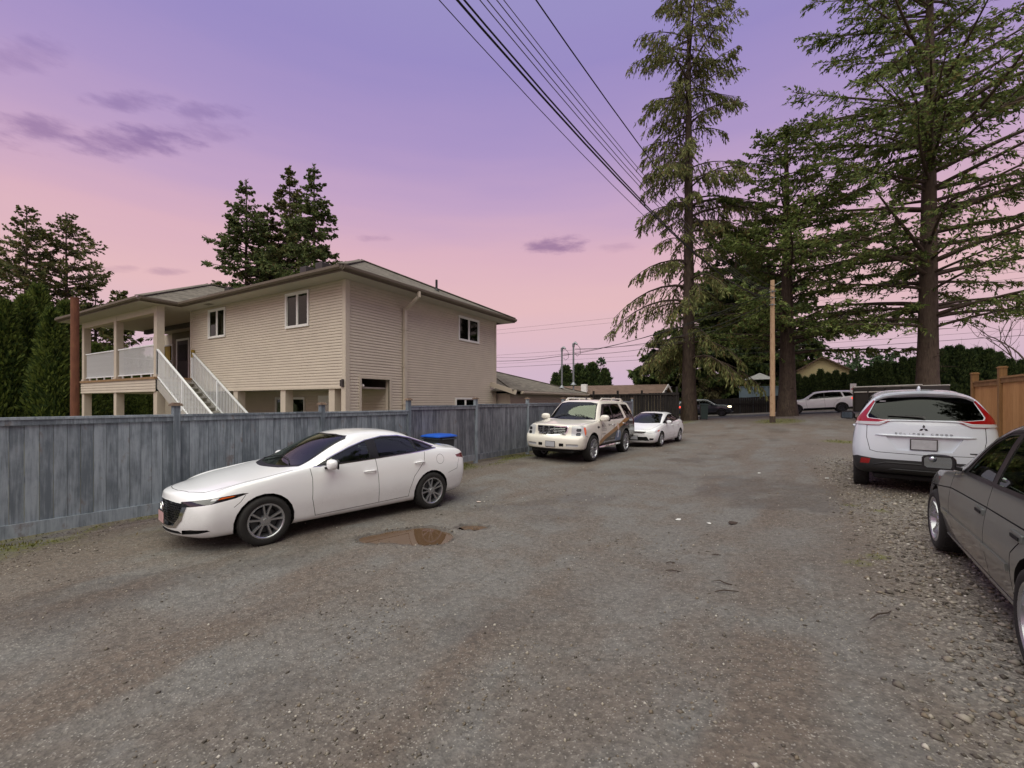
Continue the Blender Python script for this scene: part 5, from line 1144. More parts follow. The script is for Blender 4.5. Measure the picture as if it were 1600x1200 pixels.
    sill = [(.70,1,.268),(-.32,1,.285),(-.89,1,.298)]
    for q in (s1, s2, s3, sill): c.seam(q, SIDE, .0075, lim={1:(.4,2)})
    c.seam([(1.60,1,.70),(1.66,1,.62),(1.73,1,.565)], SIDE, .006, lim={1:(.4,2)})
    c.seam([(-1.73,1,.60),(-1.95,1,.66),(-2.02,1,.83)], SIDE, .006, lim={1:(.4,2)})
    d1 = c.region('door', s1+sill[1:2]+s2[::-1], SIDE, 'paint_white', lim={1:(.4,2)}); d2 = c.region('door', s2+sill[2:]+s3[::-1], SIDE, 'paint_white', lim={1:(.4,2)})
    n = 18; cap = [(-1.56+.085*cos(2*pi*i/n), 1, .865+.085*sin(2*pi*i/n)) for i in range(n+1)]
    c.seam(cap, SIDE, .005, lim={1:(.4,2)})
    c.region('sill_moulding', [(.95,1,.175),(.95,1,.20),(-.95,1,.205),(-.95,1,.18)], SIDE, 'black_trim', .004, lim={1:(.4,2)})
    c.finish('paint_white'); R = c.root
    handle(c, -.16, .80, 'paint_white', .2, under=d1); handle(c, -1.10, .845, 'paint_white', .2, under=d2)
    mirrors(c, (.50, .955, .985), (.075, .115, .075), 'paint_white', (.54, .83, .925))
    wheel_set(R, (1.3625, -1.3625), 1.60, .326, .20, .222, 5, 'twin', steer=.0)
    # grille mesh, badge, plate
    g = MB()
    for r in range(9):
        for k in range(-9, 10):
            z = .375+r*.031; y = k*.05+(r % 2)*.025
            lim_ = .46 if z > .46 else .46-(.46-z)*1.0
            if abs(y) > lim_-.03: continue
            p, nn = c.surf((3, y, z), (-1, 0, 0)); b = p-nn*.024
            g.prism([b+Vector((0, dy, dz)) for dy, dz in ((-.021, 0), (0, .010), (.021, 0), (0, -.010))], (.008, 0, 0))
    g.build('grille_mesh', MATS['black_trim'], c.obj[gid])
    p, nn = c.surf((3, 0, .555), (-1, 0, 0)); e = MB(); M = Matrix.Translation(p+nn*.012) @ Matrix.Rotation(radians(90), 4, 'Y')
    e.tube([M @ Vector((.056*cos(a), .072*sin(a), 0)) for a in np.linspace(0, 2*pi, 29)], .008, 8)
    e.tube([M @ Vector((q[0], q[1], 0)) for q in ((-.028,-.066),(.0,-.04),(.028,0),(.0,.04),(-.028,.066))], .007, 8)
    e.build('emblem', MATS['chrome'], R, True)
    b = MB(); p, nn = c.surf((3, 0, .42), (-1, 0, 0)); b.box((p.x+.012, -.155, .345), (p.x+.022, .155, .50)); pl = b.build('plate_holder', MATS['plate_dark'], R, bevel=.003)
    b = MB(); b.box((p.x+.0235, -.148, .352), (p.x+.027, .148, .485)); b.build('licence_plate', MATS['plate_red'], pl)
    # splitter lip, wipers, aerial fin, cabin
    for sg in (1, -1):
        wb = MB(); P = [c.surf((x+.0, y*sg, 3), (0, 0, -1)) for x, y in ((.92, .50), (.84, .25), (.82, -.02))]
        wb.tube([q+n_*.018 for q, n_ in P], [.009, .007, .005], 6); wb.build('wiper', MATS['black_trim'], R, True)
    seats(R, [(.17, (.37, -.37), .25), (-.73, (0,), .62)], floor=.34, dash=(.72, .84))
    return R
def side_pts(*q): return [(x, 1, z) for x, z in q]
def win_sets(c, trim, frame, panes, glass, tmat='black_trim'):
    "outer moulding, black frame and the panes inside it"
    c.region('window_trim', side_pts(*trim), SIDE, tmat, -.002, nmin=.25, lim={1:(.3,2)}); t = {1: (c.order[-2],), -1: (c.order[-1],)}
    c.region('window_frame', side_pts(*frame), SIDE, 'black_trim', .002, only=t, nmin=.25, lim={1:(.3,2)}); f = {1: (c.order[-2],), -1: (c.order[-1],)}
    for p in panes: c.region('side_window', side_pts(*p), SIDE, glass, .006, only=f, nmin=.25, lim={1:(.3,2)})
def screen(c, pts, x0, x1, zmin, glass='car_glass'):
    c.region('windscreen_frame', pts, FRONT, 'black_trim', .002, sym=False, nmin=.1, lim={0:(x0,x1), 2:(zmin,3)})
    zc = sum(p[2] for p in pts)/len(pts)
    c.region('windscreen', [(p[0], p[1]*.95, zc+(p[2]-zc)*.92) for p in pts], FRONT, glass, .005, sym=False, nmin=.1, only=(c.order[-1],))
def plate(c, x_from, z, mat, back=False, w=.30, h=.15, holder=True):
    d = 1 if not back else -1; p, n = c.surf((3*d, 0, z), (-d, 0, 0)); b = MB(); par = c.root
    if holder: b.box((p.x+.004*d, -w/2-.012, z-h/2-.012), (p.x+.016*d, w/2+.012, z+h/2+.012)); par = b.build('plate_holder', MATS['plate_dark'], c.root, bevel=.003)
    b = MB(); b.box((p.x+.0175*d, -w/2, z-h/2), (p.x+.021*d, w/2, z+h/2)); return b.build('licence_plate', MATS[mat], par)

def decal(c, name, strokes, mat, w, parent, side=1, off=.004, closed=False):
    "thin lettering or line art laid on the left flank; strokes are lists of (x, z)"
    mb = MB()
    for st in strokes:
        if len(st) == 4 and closed:
            P = []
            for x, z in st: p, n = c.surf((x, 2*side, z), (0, -side, 0)); P.append(p+n*off)
            mb.prism(P, (0, .0015*side, 0)); continue
        for (x0, z0), (x1, z1) in zip(st[:-1], st[1:]):
            p0, n0 = c.surf((x0, 2*side, z0), (0, -side, 0)); p1, n1 = c.surf((x1, 2*side, z1), (0, -side, 0)); mb.bar(p0+n0*off, p1+n1*off, w, .0015, tuple(n0))
    return mb.build(name, MATS[mat], parent)
def patch(c, name, pts, mat, parent, off=.003, side=1, step=5):
    "flat print: a fan polygon draped on the flank"
    cx = sum(p[0] for p in pts)/len(pts); cz = sum(p[1] for p in pts)/len(pts); V = []
    for r in (0, .5, 1):
        for x, z in pts:
            p, n = c.surf((cx+(x-cx)*r, 2*side, cz+(z-cz)*r), (0, -side, 0)); V.append(p+n*off)
    n = len(pts); mb = MB(); mb.add(V, [(i+k*n, (i+1) % n+k*n, (i+1) % n+(k+1)*n, i+(k+1)*n) for k in range(2) for i in range(n)])
    return mb.build(name, MATS[mat], parent, 'all')

def make_escalade():
    st = [(2.15, 0,   .38, .84, .72, .95,  .90,  .93,  1.11, .68,  1.13),
          (1.98, .04, .38, .86, .78, .975, 1.06, .93,  1.145, .70, 1.165),
          (1.70, .03, .40, .88, .82, .985, 1.12, .935, 1.175, .72, 1.20),
          (1.30, .02, .42, .89, .84, .99,  1.165,.935, 1.21, .73,  1.24),
          (1.00, .06, .42, .90, .84, .992, 1.195,.93,  1.26, .76,  1.285),
          (.70,  .10, .42, .90, .84, .994, 1.21, .925, 1.51, .74,  1.52),
          (.36,  .12, .42, .90, .84, .994, 1.22, .925, 1.765, .69,  1.785),
          (.05,  .06, .42, .90, .84, .994, 1.225,.925, 1.825, .67,  1.87),
          (-.60, 0,   .42, .90, .84, .994, 1.23, .925, 1.84, .665, 1.89),
          (-1.30, 0,  .42, .90, .84, .994, 1.235,.925, 1.835, .665, 1.885),
          (-1.90, 0,  .44, .90, .86, .99,  1.24, .92,  1.815, .66,  1.865),
          (-2.30, 0,  .46, .88, .86, .98,  1.24, .905, 1.79, .65,  1.84),
          (-2.48, 0,  .48, .85, .86, .95,  1.24, .88,  1.765, .64,  1.815)]
    front = [(2.20, .84, .36, 2.37, .36), (2.27, .925, .50, 2.44, .50), (2.26, .95, .74, 2.44, .74), (2.175, .93, .83, 2.35, .83), (2.165, .88, 1.06, 2.33, 1.07), (2.12, .70, 1.125, 2.28, 1.135)]
    rear = [(-2.54, .84, .46, -2.62, .46), (-2.60, .91, .60, -2.70, .60), (-2.58, .93, .86, -2.66, .86), (-2.56, .88, 1.24, -2.63, 1.24), (-2.51, .79, 1.52, -2.58, 1.54), (-2.44, .66, 1.765, -2.50, 1.80)]
    c = Car('pearl_suv', st, front, rear, 2, crease={5: .35, 7: .3}); c.liner_z = .8
    for x in (1.473, -1.473): c.region('wheel_well', circle(x, .42, .47, n=20), SIDE, 'matte_black', push=(0, -.3, 0), lim={1:(.5,2)})
    win_sets(c, [(.82,1.215),(.78,1.27),(.34,1.70),(.28,1.735),(.1,1.745),(-1.22,1.755),(-1.26,1.745),(-1.40,1.30),(-1.40,1.235)],
             [(.76,1.225),(.74,1.27),(.33,1.685),(.1,1.73),(-1.21,1.74),(-1.37,1.30),(-1.37,1.245)],
             [[(.72,1.24),(.30,1.68),(.1,1.72),(-.30,1.724),(-.30,1.25)], [(-.40,1.25),(-.40,1.726),(-1.19,1.73),(-1.34,1.30),(-1.34,1.255)]], 'dark_glass')
    win_sets(c, [(-1.66,1.235),(-1.50,1.735),(-2.20,1.72),(-2.42,1.30),(-2.42,1.24)], [(-1.64,1.245),(-1.485,1.725),(-2.19,1.71),(-2.40,1.30),(-2.40,1.25)], [[(-1.62,1.26),(-1.48,1.715),(-2.18,1.70),(-2.38,1.30),(-2.38,1.26)]], 'dark_glass')
    wd = [(1,-.82,1.25),(1,0,1.235),(1,.82,1.25),(.3,.655,1.76),(.3,.4,1.80),(.3,-.4,1.80),(.3,-.655,1.76)]
    screen(c, wd, -.1, 1.3, 1.2)
    c.region('rear_window', [(-2.5,-.70,1.27),(-2.5,.70,1.27),(-2.5,.58,1.70),(-2.5,-.58,1.70)], REAR, 'dark_glass', .006, sym=False, nmin=.2)
    # front end: egg-crate grille, stacked lamps, bumper openings
    c.region('grille_surround', [(2.4,-.52,1.085),(2.4,.52,1.085),(2.4,.50,.92),(2.4,.40,.83),(2.4,.0,.79),(2.4,-.40,.83),(2.4,-.50,.92)], FRONT, 'chrome', -.008, sym=False, nmin=.1, lim={0:(1.9,3)}); gs = c.order[-1]
    c.region('grille', [(2.4,-.49,1.055),(2.4,.49,1.055),(2.4,.47,.93),(2.4,.38,.85),(2.4,0,.815),(2.4,-.38,.85),(2.4,-.47,.93)], FRONT, 'matte_black', .05, sym=False, nmin=.1, only=(gs,))
    c.region('headlight', [(2.28,.60,.80),(2.20,.86,.81),(2.05,.95,.82),(1.98,.96,.90),(2.02,.95,1.08),(2.18,.84,1.10),(2.27,.62,1.09)], obl(40), 'lamp_clear', .004, nmin=.08, lim={1:(.4,2)}); h = c.order[-2:]
    c.region('turn_signal', [(2.08,.935,.82),(1.98,.96,.84),(2.02,.955,1.06),(2.10,.92,1.05)], obl(40), 'lamp_amber', .001, nmin=.08, only={1:(h[0],), -1:(h[1],)}, under=h)
    for zz in (.855, .975):
        c.region('lamp_reflector', [(2.2,.76,zz-.04),(2.2,.86,zz-.04),(2.2,.88,zz),(2.2,.86,zz+.05),(2.2,.76,zz+.05),(2.2,.74,zz)], FRONT, 'dark_alloy', .001, nmin=.08, only={1:(h[0],), -1:(h[1],)}, under=h)
    c.region('fog_light', [(2.4,.50,.50),(2.4,.84,.50),(2.4,.84,.57),(2.4,.50,.57)], FRONT, 'lamp_clear', .03, nmin=.1, lim={0:(1.9,3)})
    c.region('bumper_intake', [(2.4,.28,.49),(2.4,.42,.49),(2.4,.42,.58),(2.4,.28,.58)], FRONT, 'matte_black', .05, nmin=.1, lim={0:(1.9,3)})
    c.region('front_valance', [(2.4,-.95,.33),(2.4,.95,.33),(2.4,.95,.42),(2.4,-.95,.42)], FRONT, 'black_trim', .004, sym=False, nmin=.1, lim={0:(1.9,3)})
    c.region('fender_vent', side_pts((.98,1.04),(1.14,1.06),(1.17,1.01),(1.10,.985),(.98,1.0)), SIDE, 'black_trim', .008, lim={1:(.4,2)})
    c.seam([(1.02,.90,1.3),(1.5,.88,1.3),(2.0,.80,1.3),(2.2,.60,1.3),(2.26,.3,1.3),(2.28,0,1.3)], TOP, .012, nmin=.2, lim={2:(1.05,1.3)})
    c.seam([(2.2,1,.79),(2.0,1,.80),(1.9,1,.76)], SIDE, .008, lim={1:(.4,2)})
    # vinyl wrap: black lower rear with a gold band climbing to the back
    c.region('tail_light', [(-2.62,.72,.86),(-2.5,.92,.84),(-2.36,.97,.86),(-2.36,.96,1.26),(-2.50,.86,1.30),(-2.6,.72,1.28)], obl(128), 'lamp_dark_red', -.006, nmin=.08, lim={1:(.3,2)})
    band = [(.98,.46),(.98,.58),(.60,.74),(-.10,.90),(-.95,1.10),(-1.9,1.33),(-2.40,1.52),(-2.40,1.36),(-1.9,1.18),(-.95,.96),(-.10,.77),(.55,.60),(.90,.44)]
    c.region('wrap_band', side_pts(*band), SIDE, 'wrap_gold', -.001, lim={1:(.4,2)})
    c.region('wrap_panel', side_pts((.98,.40),(.90,.44),(.55,.60),(-.10,.77),(-.95,.96),(-1.9,1.18),(-2.40,1.36),(-2.52,1.36),(-2.60,.40)), SIDE, 'wrap_black', -.001, lim={1:(.4,2)}); wp = c.order[-2:]
    d1s = [(.92,1.20),(.94,.95),(.86,.60),(.80,.47)]; d2s = [(-.35,1.23),(-.35,.47)]; d3s = [(-1.50,1.24),(-1.44,1.05),(-1.0,.85),(-.90,.65),(-.88,.47)]
    al = (0,)+tuple(c.order[-4:])
    for q in (d1s, d2s, d3s): c.seam(side_pts(*q), SIDE, .008, lim={1:(.4,2)}, only=al)
    d1 = c.region('door', side_pts(*d1s, *d2s[::-1]), SIDE, 'paint_pearl', lim={1:(.4,2)}); d2 = c.region('door', side_pts(*d2s, *d3s[::-1]), SIDE, 'paint_pearl', lim={1:(.4,2)})
    c.finish('paint_pearl'); R = c.root
    handle(c, -.22, 1.05, 'chrome', .22, under=d1, y=1.5); handle(c, -1.28, 1.06, 'chrome', .22, under=d2, y=1.5)
    mirrors(c, (.80, 1.06, 1.30), (.10, .15, .105), 'paint_pearl', (.80, .92, 1.23))
    wheel_set(R, (1.473, -1.473), 1.72, .402, .28, .285, 12, 'multi', 'alloy')
    g = MB()                                                             # grille bars and wreath
    for z in (.855, .905, .955, 1.005): g.bar((2.352, -.45, z), (2.352, .45, z), .03, .02)
    for y in (-.3, -.1, .1, .3): g.bar((2.345, y, .83), (2.345, y, 1.06), .022, .03, (0,1,0))
    g.build('grille_bars', MATS['chrome'], c.obj[gs], bevel=.004)
    e = MB(); e.prism([(2.36, y, z) for y, z in ((0,.845),(.05,.89),(.062,.95),(.045,.985),(.02,.965),(0,1.01),(-.02,.965),(-.045,.985),(-.062,.95),(-.05,.89))], (.018, 0, 0)); e.build('emblem', MATS['chrome'], R, bevel=.004)
    plate(c, 3, .55, 'plate_blur')
    for sg in (1, -1):
        b = MB(); b.tube([(.95, .93*sg, .385), (.7, .985*sg, .40), (-.75, .985*sg, .405), (-.95, .93*sg, .39)], [.03, .045, .045, .03], 8); b.build('running_board', MATS['chrome'], R, True)
        b = MB(); b.tube([(.15, .62*sg, 1.855), (.0, .62*sg, 1.925), (-1.9, .61*sg, 1.925), (-2.1, .61*sg, 1.84)], .022, 8)
        for x in (0, -.95, -1.85): b.tube([(x, .615*sg, 1.83), (x, .615*sg, 1.925)], .028, 8)
        b.build('roof_rail', MATS['paint_pearl'], R, True)
        wb = MB(); P = [c.surf((x, y*sg, 3), (0, 0, -1)) for x, y in ((1.0, .62), (.94, .34), (.93, .08))]; wb.tube([q+n_*.02 for q, n_ in P], [.012, .01, .006], 6); wb.build('wiper', MATS['black_trim'], R, True)
    fin = MB(); fin.prism([(-.05, -.01, 1.865), (-.22, -.01, 1.865), (-.20, -.01, 1.93), (-.14, -.01, 1.93)], (0, .02, 0)); fin.build('roof_aerial', MATS['black_trim'], R)
    fb = MB(); fb.box((1.62, -.7, .30), (2.3, .7, .40)); fb.box((-2.4, -.6, .30), (1.6, .6, .44)); fb.build('underbody', MATS['matte_black'], R, bevel=.02)
    # printed artwork on the doors: peaks logo, script, lettering, portrait
    o = c.obj[d1[0]]
    decal(c, 'door_logo', [[(.82,1.0),(.74,1.10),(.66,1.0)], [(.70,1.04),(.60,1.15),(.44,1.0)], [(.62,1.0),(.62,1.08)], [(.55,1.0),(.55,1.10)], [(.76,1.0),(.76,1.05)]], 'wrap_black', .012, o)
    decal(c, 'door_lettering', [[(.86-.045*i,.945),(.86-.045*i,.965)] for i in range(10)]+[[(.86-.06*i,.905),(.83-.06*i,.905)] for i in range(8)], 'dark_alloy', .014, o)
    decal(c, 'door_script', [[(.22,1.06),(.16,1.09),(.12,1.05),(.20,1.03)], [(.10,1.06),(.05,1.07),(.0,1.04),(-.06,1.08),(-.13,1.05)]], 'wrap_black', .016, o)
    decal(c, 'door_lettering', [[(.86-.05*i,.80),(.83-.05*i,.80)] for i in range(7)], 'dark_alloy', .016, o)
    w = c.obj[wp[0]]
    decal(c, 'wrap_lettering', [[(.50-.06*i,.515),(.46-.06*i,.545)] for i in range(16)]+[[(.62,.50),(.58,.55),(.54,.50)]], 'plate_blur', .03, w)
    decal(c, 'wrap_lettering', [[(-.02-.09*i,.63),(-.06-.09*i,.63)] for i in range(4)], 'plate_blur', .02, w)
    decal(c, 'wrap_lettering', [[(-1.98-.06*i,1.12),(-1.94-.06*i,1.19)] for i in range(8)], 'plate_blur', .05, w)
    simple('print_skin', lin(206, 178, 160), .4); simple('print_suit', lin(96, 112, 138), .4); simple('print_shirt', lin(214, 220, 228), .4)
    patch(c, 'wrap_portrait_suit', [(-.36,.50),(-.92,.50),(-.94,.70),(-.86,.82),(-.70,.86),(-.56,.84),(-.44,.74)], 'print_suit', w, .004)
    patch(c, 'wrap_portrait_shirt', [(-.60,.60),(-.70,.60),(-.74,.84),(-.58,.84)], 'print_shirt', w, .006)
    patch(c, 'wrap_portrait_face', [(-.66+.095*cos(a), .98+.125*sin(a)) for a in np.linspace(0, 2*pi, 15)[:-1]], 'print_skin', w, .006)
    return R

def make_civic():
    st = [(1.98, 0,   .20, .64, .46, .76,  .64,  .70,  .71,  .50,  .73),
          (1.82, .05, .19, .70, .50, .83,  .715, .77,  .755, .58,  .785),
          (1.58, .04, .19, .73, .52, .86,  .80,  .80,  .835, .64,  .86),
          (1.32, .03, .19, .75, .54, .87,  .86,  .815, .895, .66,  .92),
          (1.02, .10, .19, .76, .56, .872, .90,  .81,  .955, .68,  .985),
          (.72,  .22, .19, .765,.57, .872, .92,  .80,  1.08, .66,  1.10),
          (.36,  .27, .19, .765,.57, .872, .935, .80,  1.24, .61,  1.27),
          (.0,   .18, .19, .765,.57, .874, .95,  .80,  1.35, .56,  1.395),
          (-.45, .05, .19, .765,.57, .876, .965, .80,  1.375, .545, 1.432),
          (-.90, 0,   .19, .765,.58, .877, .98,  .805, 1.34, .545, 1.405),
          (-1.28,-.08,.20, .76, .60, .877, 1.0,  .805, 1.24, .56,  1.30),
          (-1.62,-.10,.21, .74, .63, .87,  1.01, .79,  1.10, .58,  1.155),
          (-1.92, 0,  .23, .72, .65, .85,  .99,  .76,  1.045, .57,  1.085),
          (-2.08, 0,  .26, .69, .66, .80,  .95,  .71,  1.02, .54,  1.06)]
    front = [(1.95, .62, .19, 2.17, .19), (2.00, .71, .30, 2.22, .30), (1.99, .75, .46, 2.225, .46), (1.97, .73, .59, 2.22, .59), (1.94, .64, .68, 2.20, .67), (1.92, .50, .72, 2.14, .72)]
    rear = [(-2.05, .64, .28, -2.18, .28), (-2.10, .72, .42, -2.25, .42), (-2.11, .75, .64, -2.26, .64), (-2.11, .71, .88, -2.25, .87), (-2.10, .64, .97, -2.24, .98), (-2.08, .54, 1.02, -2.22, 1.05)]
    c = Car('compact_sedan', st, front, rear, 2)
    for x in (1.335, -1.335): c.region('wheel_well', circle(x, .31, .36, n=20), SIDE, 'matte_black', push=(0, -.26, 0), lim={1:(.5,2)})
    win_sets(c, [(.95,.945),(.60,1.075),(.2,1.215),(-.15,1.295),(-.55,1.325),(-.95,1.30),(-1.22,1.22),(-1.40,1.11),(-1.40,1.06),(-.4,.975),(.4,.945)],
             [(.88,.955),(.60,1.06),(.2,1.20),(-.15,1.28),(-.55,1.31),(-.95,1.285),(-1.21,1.205),(-1.37,1.105),(-1.37,1.07),(-.4,.985),(.4,.955)],
             [[(.48,.97),(.20,1.185),(-.15,1.265),(-.27,1.272),(-.27,.99)], [(.56,.97),(.56,1.06),(.80,.97)], [(-.37,1.277),(-.55,1.29),(-.95,1.268),(-1.12,1.22),(-1.14,1.05),(-.37,1.0)], [(-1.18,1.20),(-1.33,1.10),(-1.18,1.06)]], 'dark_glass')
    wd = [(1,-.68,.965),(1,0,.945),(1,.68,.965),(0,.56,1.30),(0,.5,1.345),(0,.2,1.37),(0,-.2,1.37),(0,-.5,1.345),(0,-.56,1.30)]
    screen(c, wd, -.4, 1.4, .93)
    c.region('rear_window', [(-1.5,-.58,1.13),(-1.5,.58,1.13),(-1.3,.5,1.32),(-1.3,-.5,1.32)], REAR, 'dark_glass', .006, sym=False, nmin=.1, lim={0:(-1.8,-.7)})
    c.seam([(1.08,.74,1.0),(1.5,.70,1.0),(1.85,.58,1.0),(2.02,.40,1.0),(2.10,0,1.0)], TOP, .008, nmin=.15, lim={2:(.5,1.1)})
    c.region('headlight', [(2.12,.42,.575),(2.02,.60,.575),(1.85,.78,.60),(1.62,.86,.66),(1.52,.87,.72),(1.64,.84,.715),(1.85,.74,.685),(2.04,.56,.66),(2.12,.44,.64)], obl(42), 'lamp_clear', .004, nmin=.08, lim={1:(.3,2)}); h = c.order[-2:]
    c.region('turn_signal', [(1.78,.81,.63),(1.60,.865,.675),(1.56,.868,.712),(1.70,.83,.70)], obl(42), 'lamp_amber', .001, nmin=.08, only={1:(h[0],), -1:(h[1],)}, under=h)
    c.region('grille', [(2.3,-.46,.655),(2.3,.46,.655),(2.3,.44,.60),(2.3,.30,.575),(2.3,-.30,.575),(2.3,-.44,.60)], FRONT, 'black_trim', .02, sym=False, nmin=.1, lim={0:(1.8,3)})
    c.region('lower_intake', [(2.3,-.50,.44),(2.3,.50,.44),(2.3,.58,.28),(2.3,-.58,.28)], FRONT, 'matte_black', .04, sym=False, nmin=.1, lim={0:(1.8,3)})
    c.region('fog_light', [(2.1,.60,.30),(2.0,.72,.31),(2.0,.74,.38),(2.1,.60,.39)], obl(35), 'black_trim', .02, nmin=.1, lim={1:(.4,2)})
    c.region('tail_light', [(-2.24,.46,.80),(-2.1,.72,.78),(-1.88,.83,.84),(-1.86,.82,.93),(-2.05,.72,.96),(-2.2,.48,.95)], obl(135), 'lamp_red', -.004, nmin=.08, lim={1:(.3,2)})
    s1 = [(.80,.93),(.80,.78),(.82,.52),(.76,.26)]; s2 = [(-.31,.98),(-.32,.75),(-.33,.28)]; s3 = [(-1.24,1.04),(-1.16,.86),(-.95,.62),(-.88,.42),(-.86,.29)]
    for q in (s1, s2, s3, [s1[-1], s2[-1], s3[-1]]): c.seam(side_pts(*q), SIDE, .0075, lim={1:(.4,2)})
    d1 = c.region('door', side_pts(*s1, *s2[::-1]), SIDE, 'paint_white', lim={1:(.4,2)}); d2 = c.region('door', side_pts(*s2, *s3[::-1]), SIDE, 'paint_white', lim={1:(.4,2)})
    c.finish('paint_white'); R = c.root
    handle(c, -.2, .83, 'paint_white', .2, under=d1); handle(c, -1.05, .865, 'paint_white', .2, under=d2)
    mirrors(c, (.60, .93, 1.0), (.07, .11, .07), 'paint_white', (.64, .81, .94))
    wheel_set(R, (1.335, -1.335), 1.52, .317, .20, .208, 5, 'twin')
    ch = MB()
    for z in (.605, .635): ch.bar((2.205, -.42, z), (2.205, .42, z), .012, .014)
    e = MB(); M = Matrix.Translation((2.222, 0, .62)); e.box((0,-.05,-.035),(.008,-.03,.035), M); e.box((0,.03,-.035),(.008,.05,.035), M); e.box((0,-.03,-.007),(.008,.03,.007), M); e.build('emblem', MATS['chrome'], R)
    ch.build('grille_bars', MATS['chrome'], R); plate(c, 3, .40, 'plate_blur')
    sr = MB(); p, n = c.surf((-.2, 0, 3), (0, 0, -1)); sr.box((-.75, -.42, p.z+.002), (-.15, .42, p.z+.007)); sr.build('sunroof', MATS['lamp_black'], R)
    seats(R, [(.25, (.36, -.36), .25), (-.68, (0,), .6)], floor=.34, dash=(.80, .84))
    return R

def make_crossover():
    st = [(2.0,  0,   .24, .70, .60, .82,  .86,  .80,  .98,  .60,  1.0),
          (1.75, .04, .24, .76, .62, .87,  .98,  .84,  1.03, .66,  1.06),
          (1.35, .03, .24, .79, .64, .895, 1.03, .85,  1.08, .70,  1.11),
          (.98,  .08, .24, .80, .66, .895, 1.06, .84,  1.15, .71,  1.18),
          (.62,  .18, .24, .80, .66, .893, 1.08, .83,  1.34, .67,  1.37),
          (.22,  .20, .24, .80, .66, .893, 1.09, .825, 1.53, .61,  1.565),
          (-.20, .08, .24, .80, .66, .895, 1.105,.825, 1.605, .575, 1.66),
          (-.80, 0,   .24, .80, .67, .898, 1.125,.83,  1.615, .565, 1.672),
          (-1.30, 0,  .25, .80, .68, .902, 1.15, .835, 1.59, .565, 1.652),
          (-1.65, 0,  .27, .79, .70, .90,  1.165,.83,  1.55, .575, 1.62),
          (-1.86, 0,  .30, .77, .72, .89,  1.16, .815, 1.515, .585, 1.595)]
    front = [(1.98, .70, .24, 2.22, .24), (2.04, .80, .42, 2.29, .42), (2.04, .83, .60, 2.31, .60), (2.01, .81, .80, 2.30, .80), (1.98, .72, .93, 2.27, .94), (1.96, .58, .99, 2.18, 1.0)]
    rear = [(-2.00, .77, .34, -2.12, .34), (-2.06, .85, .48, -2.20, .48), (-2.05, .875, .72, -2.22, .70), (-1.985, .83, 1.10, -2.17, 1.08), (-1.93, .73, 1.33, -2.07, 1.33), (-1.82, .59, 1.535, -1.92, 1.60)]
    c = Car('white_crossover', st, front, rear, 2); c.liner_z = .7
    for x in (1.335, -1.335):
        c.region('wheel_well', circle(x, .335, .395, n=20), SIDE, 'matte_black', push=(0, -.26, 0), lim={1:(.5,2)})
        c.region('arch_cladding', circle(x, .335, .45, n=22), SIDE, 'cladding', -.004, lim={1:(.5,2)})
    c.region('sill_cladding', side_pts((.98,.22),(.98,.38),(-.98,.38),(-.98,.22)), SIDE, 'cladding', -.004, lim={1:(.5,2)})
    win_sets(c, [(.72,1.10),(.40,1.30),(.10,1.45),(-.20,1.53),(-.8,1.555),(-1.25,1.53),(-1.62,1.42),(-1.70,1.30),(-1.66,1.26),(-.6,1.15),(.3,1.10)],
             [(.66,1.11),(.38,1.285),(.09,1.435),(-.20,1.515),(-.8,1.54),(-1.24,1.515),(-1.60,1.41),(-1.67,1.31),(-1.64,1.275),(-.6,1.165),(.3,1.11)],
             [[(.50,1.13),(.09,1.42),(-.20,1.50),(-.26,1.505),(-.26,1.14)], [(-.36,1.51),(-.8,1.525),(-1.14,1.505),(-1.2,1.24),(-.36,1.15)], [(-1.24,1.49),(-1.57,1.395),(-1.63,1.31),(-1.27,1.25)]], 'dark_glass', 'black_trim')
    screen(c, [(1,-.70,1.15),(1,0,1.13),(1,.70,1.15),(0,.57,1.53),(0,.3,1.59),(0,-.3,1.59),(0,-.57,1.53)], -.3, 1.4, 1.1)
    # tailgate: glass, lamps, recess, dark bumper
    rg = [(-2,-.685,1.195),(-2,-.5,1.175),(-2,.5,1.175),(-2,.685,1.195),(-2,.70,1.23),(-2,.665,1.30),(-2,.585,1.475),(-2,.54,1.51),(-2,0,1.535),(-2,-.54,1.51),(-2,-.585,1.475),(-2,-.665,1.30),(-2,-.70,1.23)]
    c.region('rear_window', rg, REAR, 'dark_glass', .008, sym=False, nmin=.1, lim={0:(-2.4,-1.5)})
    tl = [(-2,.36,1.165),(-2,.52,1.168),(-2,.70,1.185),(-2,.715,1.23),(-2,.68,1.30),(-2,.60,1.46),(-2,.615,1.47),(-2,.72,1.33),(-1.9,.845,1.165),(-1.9,.865,1.09),(-2,.70,1.075),(-2,.55,1.075),(-2,.50,1.10)]
    c.region('tail_light', tl, REAR, 'lamp_red', -.012, nmin=.02, lim={0:(-2.4,-1.4), 1:(.2,2)}); ti = c.order[-2:]
    c.region('reverse_lamp', [(-2,.46,1.128),(-2,.66,1.13),(-2,.84,1.128),(-2,.86,1.085),(-2,.70,1.082),(-2,.55,1.082),(-2,.50,1.105)], REAR, 'lamp_clear', -.014, nmin=.02, only={1:(ti[0],), -1:(ti[1],)}, under=ti)
    gap = [(-2,.71,1.07),(-2,.715,.88),(-2,.67,.68),(-2,.58,.655),(-2,0,.645)]
    c.seam(gap, REAR, .008, nmin=.1)
    c.region('rear_bumper', [(-2,-.99,.24),(-2,.99,.24),(-2,.99,.52),(-2,.84,.575),(-2,.60,.55),(-2,-.60,.55),(-2,-.84,.575),(-2,-.99,.52)], REAR, 'cladding', -.004, sym=False, nmin=.05, lim={0:(-2.5,-1.7)}); rb = c.order[-1]
